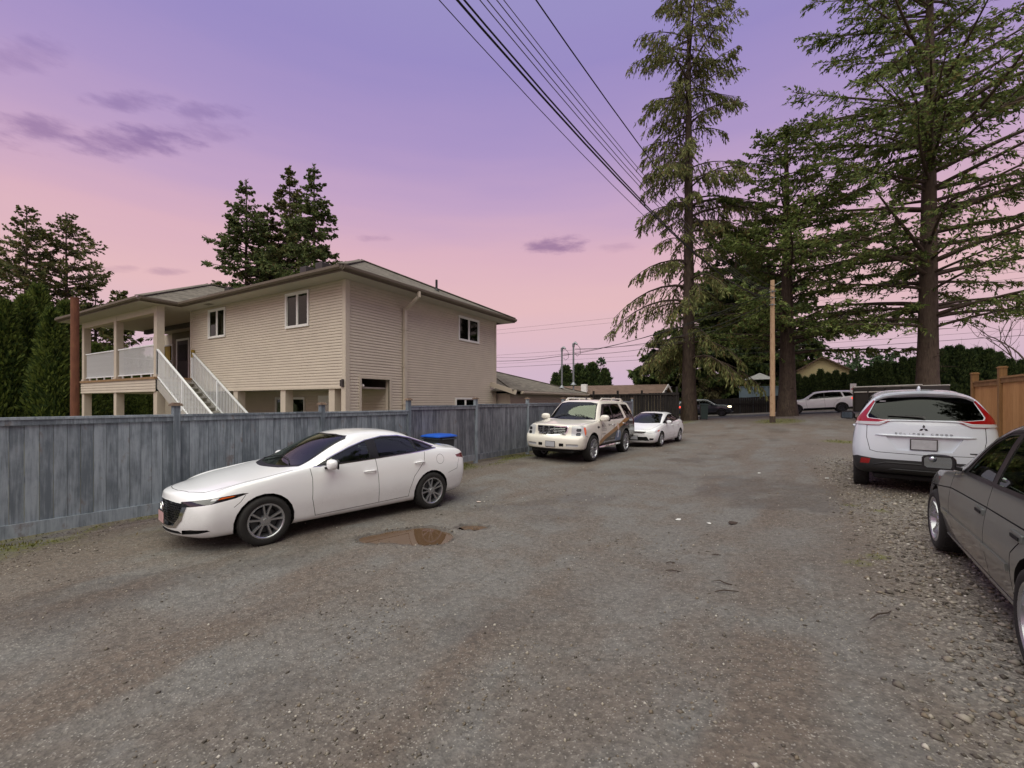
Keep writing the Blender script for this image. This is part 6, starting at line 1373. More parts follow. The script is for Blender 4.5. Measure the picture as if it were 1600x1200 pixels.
    c.region('rear_reflector', [(-2.1,.68,.46),(-2.1,.80,.455),(-2.1,.785,.545),(-2.1,.66,.545)], REAR, 'lamp_red', -.002, nmin=.05, only=(rb,), under=(rb, rb))
    c.region('plate_recess', [(-2,-.46,.905),(-2,.46,.905),(-2,.33,.70),(-2,-.33,.70)], REAR, 'paint_cool_white', .03, sym=False, nmin=.1)
    s1 = [(.66,1.08),(.66,.7),(.60,.38)]; s2 = [(-.30,1.13),(-.32,.38)]; s3 = [(-1.26,1.22),(-1.12,.9),(-.95,.65),(-.92,.38)]
    for q in (s1, s2, s3): c.seam(side_pts(*q), SIDE, .0075, lim={1:(.4,2)})
    d1 = c.region('door', side_pts(*s1, *s2[::-1]), SIDE, 'paint_cool_white', lim={1:(.4,2)}); d2 = c.region('door', side_pts(*s2, *s3[::-1]), SIDE, 'paint_cool_white', lim={1:(.4,2)})
    c.region('tailgate', [(-2,-.70,1.16),(-2,.70,1.16),(-2,.71,.88),(-2,.66,.68),(-2,.58,.66),(-2,-.58,.66),(-2,-.66,.68),(-2,-.71,.88)], REAR, 'paint_cool_white', sym=False, nmin=.1); tg = c.order[-1]
    c.finish('paint_cool_white'); R = c.root; T = c.obj.get(tg, R)
    handle(c, -.2, .98, 'paint_cool_white', .2, under=d1); handle(c, -1.05, 1.02, 'paint_cool_white', .2, under=d2)
    mirrors(c, (.48, .985, 1.17), (.085, .125, .085), 'black_trim', (.50, .84, 1.10))
    wheel_set(R, (1.335, -1.335), 1.55, .345, .225, .235, 5, 'wide', 'dark_alloy')
    # swage above the plate with a raised lip, spoiler, badge, lettering, plate, wiper, bumper lines
    P = [c.surf((-4, y, .925), (1, 0, 0)) for y in np.linspace(-.60, .60, 13)]
    lp = MB(); lp.tube([p+n*.006 for p, n in P], [.006]+[.016]*11+[.006], 8); lp.build('tailgate_lip', MATS['paint_cool_white'], T, 'all')
    P2 = [c.surf((-4, y, z), (1, 0, 0)) for y, z in zip(np.linspace(-.66, .66, 13), [1.09,1.12,1.15,1.158,1.16,1.16,1.16,1.16,1.16,1.158,1.15,1.12,1.09])]
    lp = MB(); lp.tube([p+n*.004 for p, n in P2], [.004]+[.014]*11+[.004], 8); lp.build('tailgate_lip', MATS['paint_cool_white'], T, 'all')
    sp = MB(); V = []
    for y in np.linspace(-.60, .60, 13):
        a, n = c.surf((-1.72, y, 3), (0, 0, -1)); k = 1-(abs(y)/.6)**4*.35; V.append((a+n*.004, Vector((-2.02*k-1.72*(1-k)-.03, y, a.z-.045)), Vector((-1.99*k-1.72*(1-k)-.03, y, a.z-.072)), Vector((-1.86, y, a.z-.082))))
    nv = len(V); sp.add([p for q in V for p in q], [(4*i+j, 4*i+(j+1) % 4, 4*(i+1)+(j+1) % 4, 4*(i+1)+j) for i in range(nv-1) for j in range(4)]+[(0,1,2,3), tuple(4*(nv-1)+j for j in (3,2,1,0))])
    so = sp.build('roof_spoiler', MATS['paint_cool_white'], R, True)
    b = MB(); b.box((-1.99, -.12, 1.553), (-1.975, .12, 1.565)); b.build('brake_lamp', MATS['lamp_dark_red'], so)
    p, n = c.surf((-4, 0, 1.045), (1, 0, 0)); e = MB()
    for k in range(3):                                                   # three rhombs meeting in the middle
        a = pi/2+k*2*pi/3; u = Vector((0, cos(a), sin(a))); v1 = Vector((0, cos(a+.52), sin(a+.52)))*.033; v2 = Vector((0, cos(a-.52), sin(a-.52)))*.033
        q = p+n*.003; e.prism([q+u*.004, q+u*.004+v1, q+u*.004+v1+v2, q+u*.004+v2], n*.006)
    e.build('emblem', MATS['dark_alloy'], T)
    letters = {'E': [[(1,0),(0,0),(0,2),(1,2)], [(0,1),(.8,1)]], 'C': [[(1,0),(0,0),(0,2),(1,2)]], 'L': [[(0,2),(0,0),(1,0)]], 'I': [[(.5,0),(.5,2)]], 'P': [[(0,0),(0,2),(1,2),(1,1),(0,1)]],
               'S': [[(0,0),(1,0),(1,1),(0,1),(0,2),(1,2)]], 'R': [[(0,0),(0,2),(1,2),(1,1),(0,1),(1,0)]], 'O': [[(0,0),(1,0),(1,2),(0,2),(0,0)]]}
    lt = MB(); y = .345
    for ch in 'ECLIPSE CROSS':
        if ch != ' ':
            for stx in letters[ch]:
                for (x0, z0), (x1, z1) in zip(stx[:-1], stx[1:]):
                    a, n1 = c.surf((-4, y-x0*.026, .953+z0*.0085), (1, 0, 0)); b_, n2 = c.surf((-4, y-x1*.026, .953+z1*.0085), (1, 0, 0)); lt.bar(a+n1*.018, b_+n2*.018, .004, .004, tuple(n1))
        y -= .054
    lt.build('lettering', MATS['dark_alloy'], T)
    b = MB(); px = c.surf((-4, 0, .80), (1, 0, 0))[0].x; b.box((px+.012, -.165, .715), (px+.002, .165, .885)); ph = b.build('plate_holder', MATS['plate_dark'], T, bevel=.002)
    b = MB(); b.box((px+.001, -.15, .728), (px-.002, .15, .875)); b.build('licence_plate', MATS['plate_blur'], ph)
    p, n = c.surf((-4, -.56, .70), (1, 0, 0)); b = MB(); b.box((p.x-.005, -.61, .692), (p.x+.01, -.52, .708)); b.build('trim_badge', MATS['black_trim'], T)
    wp = MB(); P = [c.surf((-4, y, z), (1, 0, 0)) for y, z in ((.0, 1.205), (.10, 1.215), (.25, 1.222), (.44, 1.225))]; wp.tube([q+n_*.02 for q, n_ in P], [.022, .018, .012, .008], 8); wp.tube([P[0][0]+P[0][1]*.0, P[0][0]+P[0][1]*.03], .025, 10); wp.build('wiper', MATS['black_trim'], T, True)
    fin = MB(); fin.prism([(-1.30, -.03, 1.645), (-1.52, -.03, 1.63), (-1.47, -.008, 1.715), (-1.44, -.008, 1.715)], (0, .0, 0)) if 0 else blob(fin, (-1.42, 0, 1.66), (.10, .028, .06), None, 12, 8, 1.6); fin.build('roof_aerial', MATS['paint_cool_white'], R, 'all')
    for z, w_ in ((.50, .62), (.40, .50)):
        P = [c.surf((-4, yy, z-(.05 if abs(yy) > w_*.9 else 0)), (1, 0, 0)) for yy in np.linspace(-w_, w_, 9)]; bb = MB(); bb.tube([q+n_*.006 for q, n_ in P], .011, 6); bb.build('bumper_line', MATS['cladding'], c.obj[rb], 'all')
    st_ = MB(); p, n = c.surf((-4, .50, 1.46), (1, 0, 0)); st_.box((-.0015, -.04, -.008), (.0015, .04, .008), Matrix.Translation(p+n*.006)); st_.build('glass_sticker', MATS['plate_blur'], R)
    ub = MB(); ub.box((-2.0, -.62, .22), (1.9, .62, .30)); ub.build('underbody', MATS['matte_black'], R, bevel=.03)
    seats(R, [(.1, (.37, -.37), .25), (-.85, (0,), .62)], floor=.5, dash=(.72, 1.0))
    return R

def make_old_sedan():
    st = [(1.95, 0,   .22, .66, .48, .76,  .66,  .72,  .73,  .54,  .745),
          (1.75, .05, .20, .70, .50, .815, .74,  .77,  .775, .60,  .795),
          (1.35, .04, .20, .73, .52, .845, .815, .80,  .85,  .66,  .875),
          (.98,  .04, .20, .745,.54, .85,  .855, .80,  .905, .68,  .93),
          (.66,  .10, .20, .75, .55, .85,  .88,  .795, .97,  .69,  .99),
          (.36,  .15, .20, .75, .55, .85,  .89,  .79,  1.135, .65,  1.15),
          (.04,  .16, .20, .75, .56, .85,  .90,  .79,  1.31, .60,  1.33),
          (-.34, .08, .20, .75, .56, .85,  .905, .79,  1.375, .575, 1.415),
          (-.80, 0,   .20, .75, .56, .85,  .915, .79,  1.385, .57,  1.43),
          (-1.20,-.08,.20, .75, .57, .848, .925, .79,  1.31, .575, 1.355),
          (-1.55,-.12,.21, .74, .58, .84,  .935, .785, 1.10, .60,  1.135),
          (-1.85, 0,  .22, .72, .60, .825, .935, .765, .98,  .62,  1.005),
          (-2.20, 0,  .26, .69, .60, .78,  .90,  .72,  .95,  .58,  .97)]
    front = [(1.95, .66, .22, 2.06, .22), (1.98, .73, .34, 2.12, .34), (1.97, .76, .48, 2.11, .48), (1.95, .73, .62, 2.09, .62), (1.93, .66, .70, 2.07, .71), (1.91, .54, .74, 2.02, .75)]
    rear = [(-2.20, .66, .28, -2.29, .28), (-2.25, .73, .42, -2.35, .42), (-2.25, .75, .60, -2.34, .60), (-2.24, .71, .82, -2.31, .82), (-2.23, .66, .91, -2.29, .92), (-2.21, .58, .945, -2.27, .955)]
    c = Car('grey_sedan', st, front, rear, 2, crease={5: .25})
    for x in (1.35, -1.35): c.region('wheel_well', circle(x, .31, .355, n=22), SIDE, 'matte_black', push=(0, -.26, 0), lim={1:(.5,2)})
    win_sets(c, [(.52,.90),(.28,1.07),(.04,1.235),(-.15,1.31),(-.5,1.34),(-.95,1.325),(-1.2,1.20),(-1.42,1.03),(-1.42,.94),(-.4,.915)],
             [(.46,.912),(.26,1.05),(.03,1.215),(-.15,1.29),(-.5,1.32),(-.94,1.305),(-1.19,1.18),(-1.38,1.03),(-1.38,.955),(-.4,.925)],
             [[(.32,.935),(.22,1.04),(.03,1.19),(-.15,1.27),(-.30,1.29),(-.34,1.29),(-.34,.945)], [(-.44,1.295),(-.94,1.285),(-1.10,1.19),(-1.12,.96),(-.44,.945)], [(-1.16,1.165),(-1.34,1.03),(-1.34,.97),(-1.16,.965)]], 'car_glass')
    screen(c, [(.9,-.66,.955),(.9,0,.945),(.9,.66,.955),(0,.565,1.30),(0,.4,1.355),(0,-.4,1.355),(0,-.565,1.30)], -.4, 1.0, .93)
    c.region('rear_window', [(-1.5,-.60,1.0),(-1.5,.60,1.0),(-1.3,.52,1.27),(-1.3,-.52,1.27)], REAR, 'car_glass', .006, sym=False, nmin=.1, lim={0:(-1.9,-.9)})
    c.region('headlight', [(2.1,.36,.58),(2.1,.68,.58),(2.1,.68,.69),(2.1,.36,.69)], FRONT, 'lamp_clear', .004, nmin=.1, lim={0:(1.7,3)})
    c.region('grille', [(2.1,.04,.60),(2.1,.20,.60),(2.1,.20,.70),(2.1,.04,.70)], FRONT, 'black_trim', .02, nmin=.1, lim={0:(1.7,3)})
    c.region('tail_light', [(-2.2,.50,.66),(-2.1,.76,.66),(-2.1,.74,.84),(-2.2,.50,.84)], obl(150), 'lamp_red', -.003, nmin=.1, lim={1:(.3,2)})
    c.seam(side_pts((1.95,.60),(.70,.735),(-.38,.765),(-1.9,.79)), SIDE, .010, lim={1:(.4,2)})
    c.region('side_moulding', side_pts((.98,.455),(.98,.50),(-.93,.515),(-.93,.47)), SIDE, 'paint_grey', -.012, lim={1:(.4,2)})
    s1 = [(.70,.88),(.72,.72),(.70,.50),(.66,.26)]; s2 = [(-.39,.91),(-.40,.5),(-.40,.26)]; s3 = [(-1.28,.93),(-1.18,.75),(-.98,.60),(-.93,.26)]
    al = (0,)+tuple(c.order[-2:])
    for q in (s1, s2, s3, [(.98,.275),(-.98,.275)]): c.seam(side_pts(*q), SIDE, .009, lim={1:(.4,2)}, only=al)
    c.region('sill_skirt', side_pts((.98,.19),(.98,.268),(-.98,.268),(-.98,.19)), SIDE, 'paint_grey', -.012, lim={1:(.4,2)}, nmin=.05)
    d1 = c.region('door', side_pts(*s1, *s2[::-1]), SIDE, 'paint_grey', lim={1:(.4,2)}); d2 = c.region('door', side_pts(*s2, *s3[::-1]), SIDE, 'paint_grey', lim={1:(.4,2)})
    c.finish('paint_grey'); R = c.root
    for dd, x in ((d1, -.26), (d2, -1.06)):                              # flap handles with a dark recess
        for i, sg in enumerate((1, -1)):
            p, n = c.surf((x, 1.4*sg, .72), (0, -sg, 0)); b = MB(); b.box((-.095, -.012, -.026), (.095, .012, .026), Matrix.Translation(p)); o = b.build('door_handle', MATS['paint_grey'], c.obj[dd[i]], bevel=.008)
            b = MB(); b.box((-.07, -.004, -.017), (.07, .004, .004), Matrix.Translation(p+n*.0135)); b.build('handle_recess', MATS['matte_black'], o)
    mirrors(c, (.50, .935, .985), (.06, .115, .068), 'black_trim', (.50, .79, .93))
    sm = MB(); blob(sm, (.432, .985, 1.012), (.012, .026, .026), None, 12, 8, 2); sm.build('blind_spot_mirror', MATS['mirror_glass'], R, 'all')
    wheel_set(R, (1.35, -1.35), 1.50, .312, .215, .216, 7, 'wide', 'alloy', steer=.03)
    seats(R, [(.05, (.35, -.35), .25), (-.85, (0,), .6)], floor=.30, dash=(.58, .80), width=1.2)
    return R

def make_street_suv(name, paint, lit=True):
    st = [(2.20, 0,   .32, .80, .66, .90,  .90,  .87,  1.06, .64,  1.08),
          (2.0,  .04, .32, .83, .70, .94,  1.02, .89,  1.10, .68,  1.13),
          (1.5,  .03, .34, .86, .74, .96,  1.09, .90,  1.15, .72,  1.18),
          (1.05, .06, .36, .87, .76, .965, 1.13, .90,  1.22, .74,  1.25),
          (.70,  .14, .36, .87, .76, .965, 1.15, .895, 1.43, .71,  1.46),
          (.30,  .16, .36, .87, .76, .965, 1.16, .89,  1.66, .65,  1.69),
          (-.10, .06, .36, .87, .76, .965, 1.17, .89,  1.74, .63,  1.79),
          (-.80, 0,   .36, .87, .76, .965, 1.18, .89,  1.75, .62,  1.80),
          (-1.50, 0,  .36, .87, .78, .965, 1.20, .89,  1.73, .62,  1.785),
          (-2.05, 0,  .38, .86, .80, .95,  1.21, .87,  1.69, .61,  1.745),
          (-2.36, 0,  .42, .82, .80, .91,  1.20, .83,  1.63, .60,  1.69)]
    front = [(2.26, .80, .34, 2.42, .34), (2.32, .88, .48, 2.49, .48), (2.31, .90, .66, 2.50, .66), (2.27, .88, .84, 2.47, .84), (2.24, .80, .99, 2.44, .99), (2.20, .64, 1.06, 2.37, 1.07)]
    rear = [(-2.46, .80, .44, -2.55, .44), (-2.52, .87, .58, -2.61, .58), (-2.51, .89, .80, -2.60, .80), (-2.47, .83, 1.20, -2.56, 1.20), (-2.42, .73, 1.44, -2.50, 1.45), (-2.32, .61, 1.64, -2.40, 1.68)]
    c = Car(name, st, front, rear, 2); c.liner_z = .8
    for x in (1.52, -1.52): c.region('wheel_well', circle(x, .38, .44, n=18), SIDE, 'matte_black', push=(0, -.3, 0), lim={1:(.5,2)})
    win_sets(c, [(.78,1.17),(.30,1.55),(.05,1.63),(-.8,1.67),(-1.5,1.65),(-1.62,1.27),(-1.62,1.22)], [(.72,1.18),(.28,1.53),(.05,1.615),(-.8,1.655),(-1.49,1.635),(-1.6,1.27),(-1.6,1.235)],
             [[(.66,1.20),(.26,1.52),(.05,1.60),(-.35,1.63),(-.35,1.20)], [(-.45,1.635),(-1.47,1.62),(-1.57,1.28),(-1.57,1.25),(-.45,1.20)]], 'dark_glass')
    win_sets(c, [(-1.75,1.25),(-1.62,1.63),(-2.1,1.58),(-2.3,1.35),(-2.28,1.28)], [(-1.73,1.26),(-1.61,1.62),(-2.09,1.57),(-2.28,1.35),(-2.26,1.29)], [[(-1.71,1.27),(-1.60,1.61),(-2.08,1.56),(-2.26,1.35),(-2.24,1.30)]], 'dark_glass')
    screen(c, [(1,-.76,1.21),(1,0,1.20),(1,.76,1.21),(.2,.62,1.66),(.2,.3,1.71),(.2,-.3,1.71),(.2,-.62,1.66)], -.2, 1.4, 1.15, 'dark_glass')
    c.region('rear_window', [(-2.4,-.66,1.25),(-2.4,.66,1.25),(-2.4,.55,1.58),(-2.4,-.55,1.58)], REAR, 'dark_glass', .006, sym=False, nmin=.1)
    c.region('headlight', [(2.45,.56,.84),(2.36,.82,.83),(2.14,.93,.86),(2.12,.92,.96),(2.3,.80,.98),(2.44,.58,.97)], obl(40), 'lamp_lit' if lit else 'lamp_clear', .003, nmin=.08, lim={1:(.4,2)})
    c.region('grille', [(2.5,-.5,.97),(2.5,.5,.97),(2.5,.46,.72),(2.5,-.46,.72)], FRONT, 'black_trim', .03, sym=False, nmin=.1, lim={0:(1.9,3)})
    c.region('lower_intake', [(2.5,-.6,.58),(2.5,.6,.58),(2.5,.6,.44),(2.5,-.6,.44)], FRONT, 'matte_black', .03, sym=False, nmin=.1, lim={0:(1.9,3)})
    c.region('tail_light', [(-2.55,.55,1.0),(-2.5,.84,.98),(-2.2,.95,1.02),(-2.2,.94,1.16),(-2.5,.82,1.17),(-2.55,.55,1.14)], obl(130), 'lamp_lit_red', -.004, nmin=.08, lim={1:(.3,2)})
    c.region('sill_cladding', side_pts((1.05,.33),(1.05,.45),(-1.05,.45),(-1.05,.33)), SIDE, 'cladding', -.004, lim={1:(.5,2)})
    s1 = [(.86,1.15),(.86,.8),(.78,.46)]; s2 = [(-.40,1.19),(-.42,.46)]; s3 = [(-1.55,1.22),(-1.35,1.0),(-1.02,.75),(-.98,.46)]
    for q in (s1, s2, s3): c.seam(side_pts(*q), SIDE, .009, lim={1:(.4,2)})
    d1 = c.region('door', side_pts(*s1, *s2[::-1]), SIDE, paint, lim={1:(.4,2)}); d2 = c.region('door', side_pts(*s2, *s3[::-1]), SIDE, paint, lim={1:(.4,2)})
    c.finish(paint, False); R = c.root
    handle(c, -.28, 1.02, paint, .22, under=d1, y=1.5); handle(c, -1.3, 1.05, paint, .22, under=d2, y=1.5)
    mirrors(c, (.70, 1.03, 1.24), (.09, .13, .09), paint, (.72, .90, 1.16))
    wheel_set(R, (1.52, -1.52), 1.66, .38, .26, .25, 5, 'wide', 'dark_alloy')
    fb = MB(); fb.box((-2.3, -.6, .28), (2.2, .6, .40)); fb.build('underbody', MATS['matte_black'], R, bevel=.02)
    return R
# ------------------------------------------------------------------ vehicles put in their places
def seat_car(o, x, y, rz, label, cat='car', group=None, wb=2.7, dz=0.0, scale=1.0):
    f = np.array([cos(rz), sin(rz)]); l = np.array([-sin(rz), cos(rz)])
    H = lambda a, b: float(ground_h(np.array([x+f[0]*a+l[0]*b]), np.array([y+f[1]*a+l[1]*b]))[0])
    zf, zr_, zl, zri = H(wb/2, 0), H(-wb/2, 0), H(0, .75), H(0, -.75); zm = (H(wb/2,.75)+H(wb/2,-.75)+H(-wb/2,.75)+H(-wb/2,-.75))/4
    o.rotation_euler = (math.atan2(zl-zri, 1.5), -math.atan2(zf-zr_, wb), rz); o.location = (x, y, zm-.008+dz); o.scale = (scale,)*3; tag(o, label, cat, group)
def by_wheels(pf, pr, half, z=0.0):
    "centre and heading from the visible front and rear tyre contact pixels on the left (side=+1) flank"
    a, b = on_z(*pf, z)[:2], on_z(*pr, z)[:2]; h = math.atan2(a[1]-b[1], a[0]-b[0]); m = (a+b)/2; l = np.array([-sin(h), cos(h)]); return m-l*half, h
(c, h) = by_wheels((421, 846), (676, 791), .80); seat_car(make_mazda(), c[0]+cos(h)*.07, c[1]+sin(h)*.07, h, 'clean white four-door sedan parked by the grey fence next to the puddle', 'car', 'cars parked along the lane', 2.725)
(c, h) = by_wheels((921, 719), (975, 705), .88, .0); seat_car(make_escalade(), c[0]-.02, c[1]-.1, h+.02, 'pearl white SUV with black and gold advertising wrap on its side', 'suv', 'cars parked along the lane', 2.95, scale=1.05)
(c, h) = by_wheels((1028, 695), (1061.5, 687), .76, .10); seat_car(make_civic(), c[0], c[1], h, 'white compact sedan parked behind the wrapped SUV', 'car', 'cars parked along the lane', 2.67)
xo = make_crossover(); seat_car(xo, 2.36, 11.92, pi/2-.12, 'white crossover seen from behind with red tail lights by the cedar fence', 'suv', 'cars parked along the lane', 2.67); xo.scale = (1.02, 1.02, 1.08)
seat_car(make_old_sedan(), 2.19, 4.86, pi/2-.082, 'dusty dark grey sedan with silver wheels parked on the gravel verge', 'car', 'cars parked along the lane', 2.70, .03, 1.01)
seat_car(make_street_suv('white_street_suv', 'paint_white'), 3.15, 44.9, pi, 'long white SUV driving along the street behind the crossover', 'suv', 'vehicles driving on the street', 3.04, .02)
seat_car(make_street_suv('navy_street_suv', 'paint_navy'), -5.9, 47.9, 0, 'dark navy SUV with headlights on behind the weeping fir', 'suv', 'vehicles driving on the street', 3.04, .02)

# ------------------------------------------------------------------ poles and wires
PB = on_line(1207, (-.0, 33.2), (1, 0)); px_, py_ = PB[0], PB[1]; pz = gz(px_, py_)
po = empty('utility_pole', (px_, py_, pz)); tag(po, 'bare timber utility pole standing in the middle of the lane mouth', 'pole'); PH = 1.88+(628-438)/F*PB[2]-pz
m = MB(); m.tube([(0,0,-.4),(0,0,.15),(0,0,PH*.5),(0,0,PH)], [.165,.16,.145,.125], 14); m.build('shaft', MATS['pole_wood'], po, True); m = MB(); m.tube([(0,0,-.2),(0,0,.42)], .172, 14); m.build('pole_wrap', MATS['bark'], po, True)
for z, s in ((PH-.75, 1), (PH-1.15, -1), (PH-1.6, 1)): m = MB(); m.tube([(-.2*s, -.14, z), (.2*s, -.14, z)], .02, 8); m.tube([(.0, -.16, z-.05), (.0, -.16, z+.07)], .045, 8); m.build('insulator', MATS['galvanised'], po, True)
m = MB(); m.tube([(.11, .0, PH-.35), (.5, .15, PH-.1)], .016, 6); m.build('bracket', MATS['galvanised'], po, True)
def wire(name, a, b, sag, r, mat, label, n=28, group='overhead wires'):
    a, b = Vector(a), Vector(b); P = []
    for i in range(n+1): t = i/n; p = a.lerp(b, t); p.z -= sag*4*t*(1-t); P.append(p)
    m = MB(); m.tube(P, r, 6); o = m.build(name, MATS[mat], None, 'all'); tag(o, label, 'wire', group); return o
PT = Vector((px_, py_, pz+PH)); NB = Vector((-5.75, -10, 10.3))
WL_ = 'overhead cable sweeping down over the lane to the timber pole'
for i, (da, db, sag, r, mt) in enumerate((((0,0,-1.05),(0,0,0),2.5,.018,'cable_black'), ((.05,0,-1.15),(.12,0,.02),2.5,.015,'cable_black'), ((.1,0,-.85),(.16,0,.10),2.45,.008,'cable_grey'), ((.1,0,-.75),(.22,0,.16),2.45,.008,'cable_grey'), ((.12,0,-.70),(.28,0,.22),2.4,.008,'cable_grey'), ((.15,0,-.65),(.34,0,.28),2.4,.007,'cable_grey'), ((-.1,0,-1.2),(-.12,0,-.12),2.5,.007,'cable_black'), ((.2,0,-.45),(.75,0,.45),2.38,.012,'cable_black'))):
    wire('overhead_wire', PT+Vector(da), NB+Vector(db), sag, r, mt, 'thick black cable of the bundle sweeping over the lane' if i < 2 else 'thin grey wire of the bundle sweeping over the lane' if i < 6 else 'single thin wire hanging just below the lane cable bundle' if i == 6 else 'separate black cable running above the lane cable bundle')
# second pole behind the viewer that carries the near end of those cables
p2 = empty('utility_pole', (NB.x+.3, NB.y, gz(NB.x, NB.y))); tag(p2, 'timber utility pole carrying the raised end of the lane cables', 'pole'); m = MB(); m.tube([(0,0,-.4),(0,0,5),(0,0,11.4)], [.17,.15,.13], 12); m.build('shaft', MATS['pole_wood'], p2, True)
wire('service_wire', PT+Vector((0,0,-1.3)), mB+Vector((.1,0,.1)), .75, .014, 'cable_black', 'service cable slung from the timber pole to the taller mast', 20, None); wire('service_wire', PT+Vector((0,0,-1.5)), mA+Vector((.1,0,.05)), .9, .012, 'cable_black', 'service cable slung from the timber pole to the shorter mast', 20, None)
LW = 'street wire strung high across the end of the lane'
wire('service_wire', PT+Vector((0,0,-.7)), (-30, 37, 6.6), 1.9, .022, 'cable_black', 'heavy cable running from the timber pole behind the house', 24, None); wire('service_wire', PT+Vector((0,0,-.9)), (-30, 38, 7.2), 1.9, .012, 'cable_black', 'thin cable running from the timber pole behind the house', 24, None)
for (y, z, r) in ((51.3, 8.0, .02), (51.3, 8.5, .012), (51.4, 9.7, .014), (51.3, 12.6, .012), (51.6, 13.2, .012)): wire('street_wire', (-60, y, z-1.3), (70, y, z+1.0), .9, r, 'cable_black' if r > .013 else 'cable_grey', LW, 30, 'street wires')
pr = at_depth(117, 466, 14.2); rp = empty('rusty_post', (pr[0], pr[1], 0)); tag(rp, 'tall rust-brown post with mossy side behind the grey fence', 'post'); m = MB(); m.tube([(0,0,-.3),(0,0,2.5),(0,0,pr[2])], [.12,.11,.105], 14); m.build('shaft', MATS['rust_post'], rp, True); m = MB(); m.lathe([(.108, pr[2]-.02), (.111, pr[2]+.02), (.001, pr[2]+.03)], 14); m.build('post_top', MATS['rust_post'], rp, True)

# ------------------------------------------------------------------ bins
def wheelie(name, x, y, rz, body, lid, label, H=1.02, dz=0.0):
    o = empty(name, (x, y, gz(x, y)+dz), rz); tag(o, label, 'bin'); m = MB(); a, b = .24, .29
    m.add([(-a,-a,.06),(a,-a,.06),(a,a,.06),(-a,a,.06),(-b,-b,H),(b,-b,H),(b,b,H),(-b,b,H)], [(0,3,2,1),(0,1,5,4),(1,2,6,5),(2,3,7,6),(3,0,4,7),(4,5,6,7)]); m.build('body', MATS[body], o, bevel=.02)
    m = MB(); m.box((-b-.03, -b-.03, H-.06), (b+.03, b+.03, H-.02)); m.build('rim', MATS[body], o, bevel=.008)
    m = MB(); m.add([(-b-.05,-b-.05,H+.0),(b+.05,-b-.05,H+.0),(b+.05,b+.05,H+.0),(-b-.05,b+.05,H+.0),(-b-.04,-b-.04,H+.035),(b+.04,-b-.04,H+.035),(b+.04,b+.04,H+.035),(-b-.04,b+.04,H+.035),(-b*.7,-b*.7,H+.075),(b*.7,-b*.7,H+.075),(b*.7,b*.7,H+.075),(-b*.7,b*.7,H+.075)], [(0,3,2,1),(0,1,5,4),(1,2,6,5),(2,3,7,6),(3,0,4,7),(4,5,9,8),(5,6,10,9),(6,7,11,10),(7,4,8,11),(8,9,10,11)]); m.build('lid', MATS[lid], o, bevel=.008)
    m = MB(); m.tube([(-.26, b+.07, H-.05), (.26, b+.07, H-.05)], .016, 8); m.build('handle', MATS[body], o, True)
    for s in (-1, 1): m = MB(); m.lathe([(.03, -.03), (.1, -.03), (.1, .03), (.03, .03)], 18, M=Matrix.Translation((.25*s, .22, .1)), axis='x'); m.build('wheel', MATS['tyre_rubber'], o, True)
    return o
bx = on_line(686, (float(fence_x(9.3))+.55, 9.3), (FD[0], FD[1])); wheelie('recycling_bin', bx[0], bx[1], ang-pi/2, 'bin_dark', 'blue_plastic', 'dark wheeled bin with bright blue lid standing against the grey fence', .98, .0)
q = on_line(1100, (-4, 39.5), (1, .0)); wheelie('wheeled_bin', q[0], q[1], .3, 'bin_green', 'bin_green', 'dark green wheeled bin at the foot of the weeping fir', 1.25)

# ------------------------------------------------------------------ across the street
g3 = empty('yellow_house', (6, 60, .9)); tag(g3, 'pale yellow house gable showing above the street hedge', 'house'); GY3 = Vector((6, 60, .9))
a, b_, ap = on_y(1240, 579, 60), on_y(1334, 576, 60), on_y(1284, 557, 60); xl, xr, xa, za, ze3 = a[0], b_[0], ap[0], ap[2], a[2]-.1
m = MB(); m.prism([(xl+.3, 60, .0), (xr-.3, 60, .0), (xr-.3, 60, ze3-.1), (xa, 60, za-.25), (xl+.3, 60, ze3-.1)], (0, 8, 0)); m.v = [tuple(Vector(p)-GY3) for p in m.v]; m.build('wall', MATS['yellow_siding'], g3)
z = ze3-1.0
while z < za-.35:
    f = min(1, max(0, (za-.25-z)/(za-.25-ze3+.1))) if z > ze3-.1 else 1; m = MB(); m.box((xa+(xl+.3-xa)*f, 59.955, z), (xa+(xr-.3-xa)*f, 59.998, z+.22)); m.v = [tuple(Vector(p)-GY3) for p in m.v]; m.build('siding_plank', MATS['yellow_siding'], g3); z += .235
m = MB()
for p, q in (((xl-.1, ze3-.12), (xa, za)), ((xa, za), (xr+.1, ze3-.12))): m.prism([(p[0], 59.6, p[1]), (q[0], 59.6, q[1]), (q[0], 59.6, q[1]-.16), (p[0], 59.6, p[1]-.16)], (0, 9, 0))
m.v = [tuple(Vector(p)-GY3) for p in m.v]; m.build('roof', MATS['shingle_brown'], g3)
# solid black fence and blue-grey raised deck with a gazebo
bo = empty('street_fence', (-4, 51.8, .5)); tag(bo, 'solid black fence along the far side of the street', 'fence'); BO2 = Vector((-4, 51.8, .5)); proto = None; pm_ = MB(); pm_.box((-.095, -.015, -.3), (.095, .015, 1.75))
for i in range(34):
    x = -6.2+i*.2; o = pm_.build('plank', MATS['fence_black'], bo) if proto is None else add_copy(proto, 'plank', bo, (0,0,0)); proto = proto or o.data; o.location = Vector((x, 51.8, gz(x, 51.8)))-BO2
m = MB(); m.box((-6.4, 51.72, 1.6), (.6, 51.78, 1.72)); m.v = [tuple(Vector(p)-BO2) for p in m.v]; m.build('rail', MATS['fence_black'], bo)
x0 = on_y(1155, 604, 54)[0]; x1 = on_y(1222, 604, 54)[0]; zt, zb = on_y(1160, 604, 54)[2], on_y(1160, 621, 54)[2]
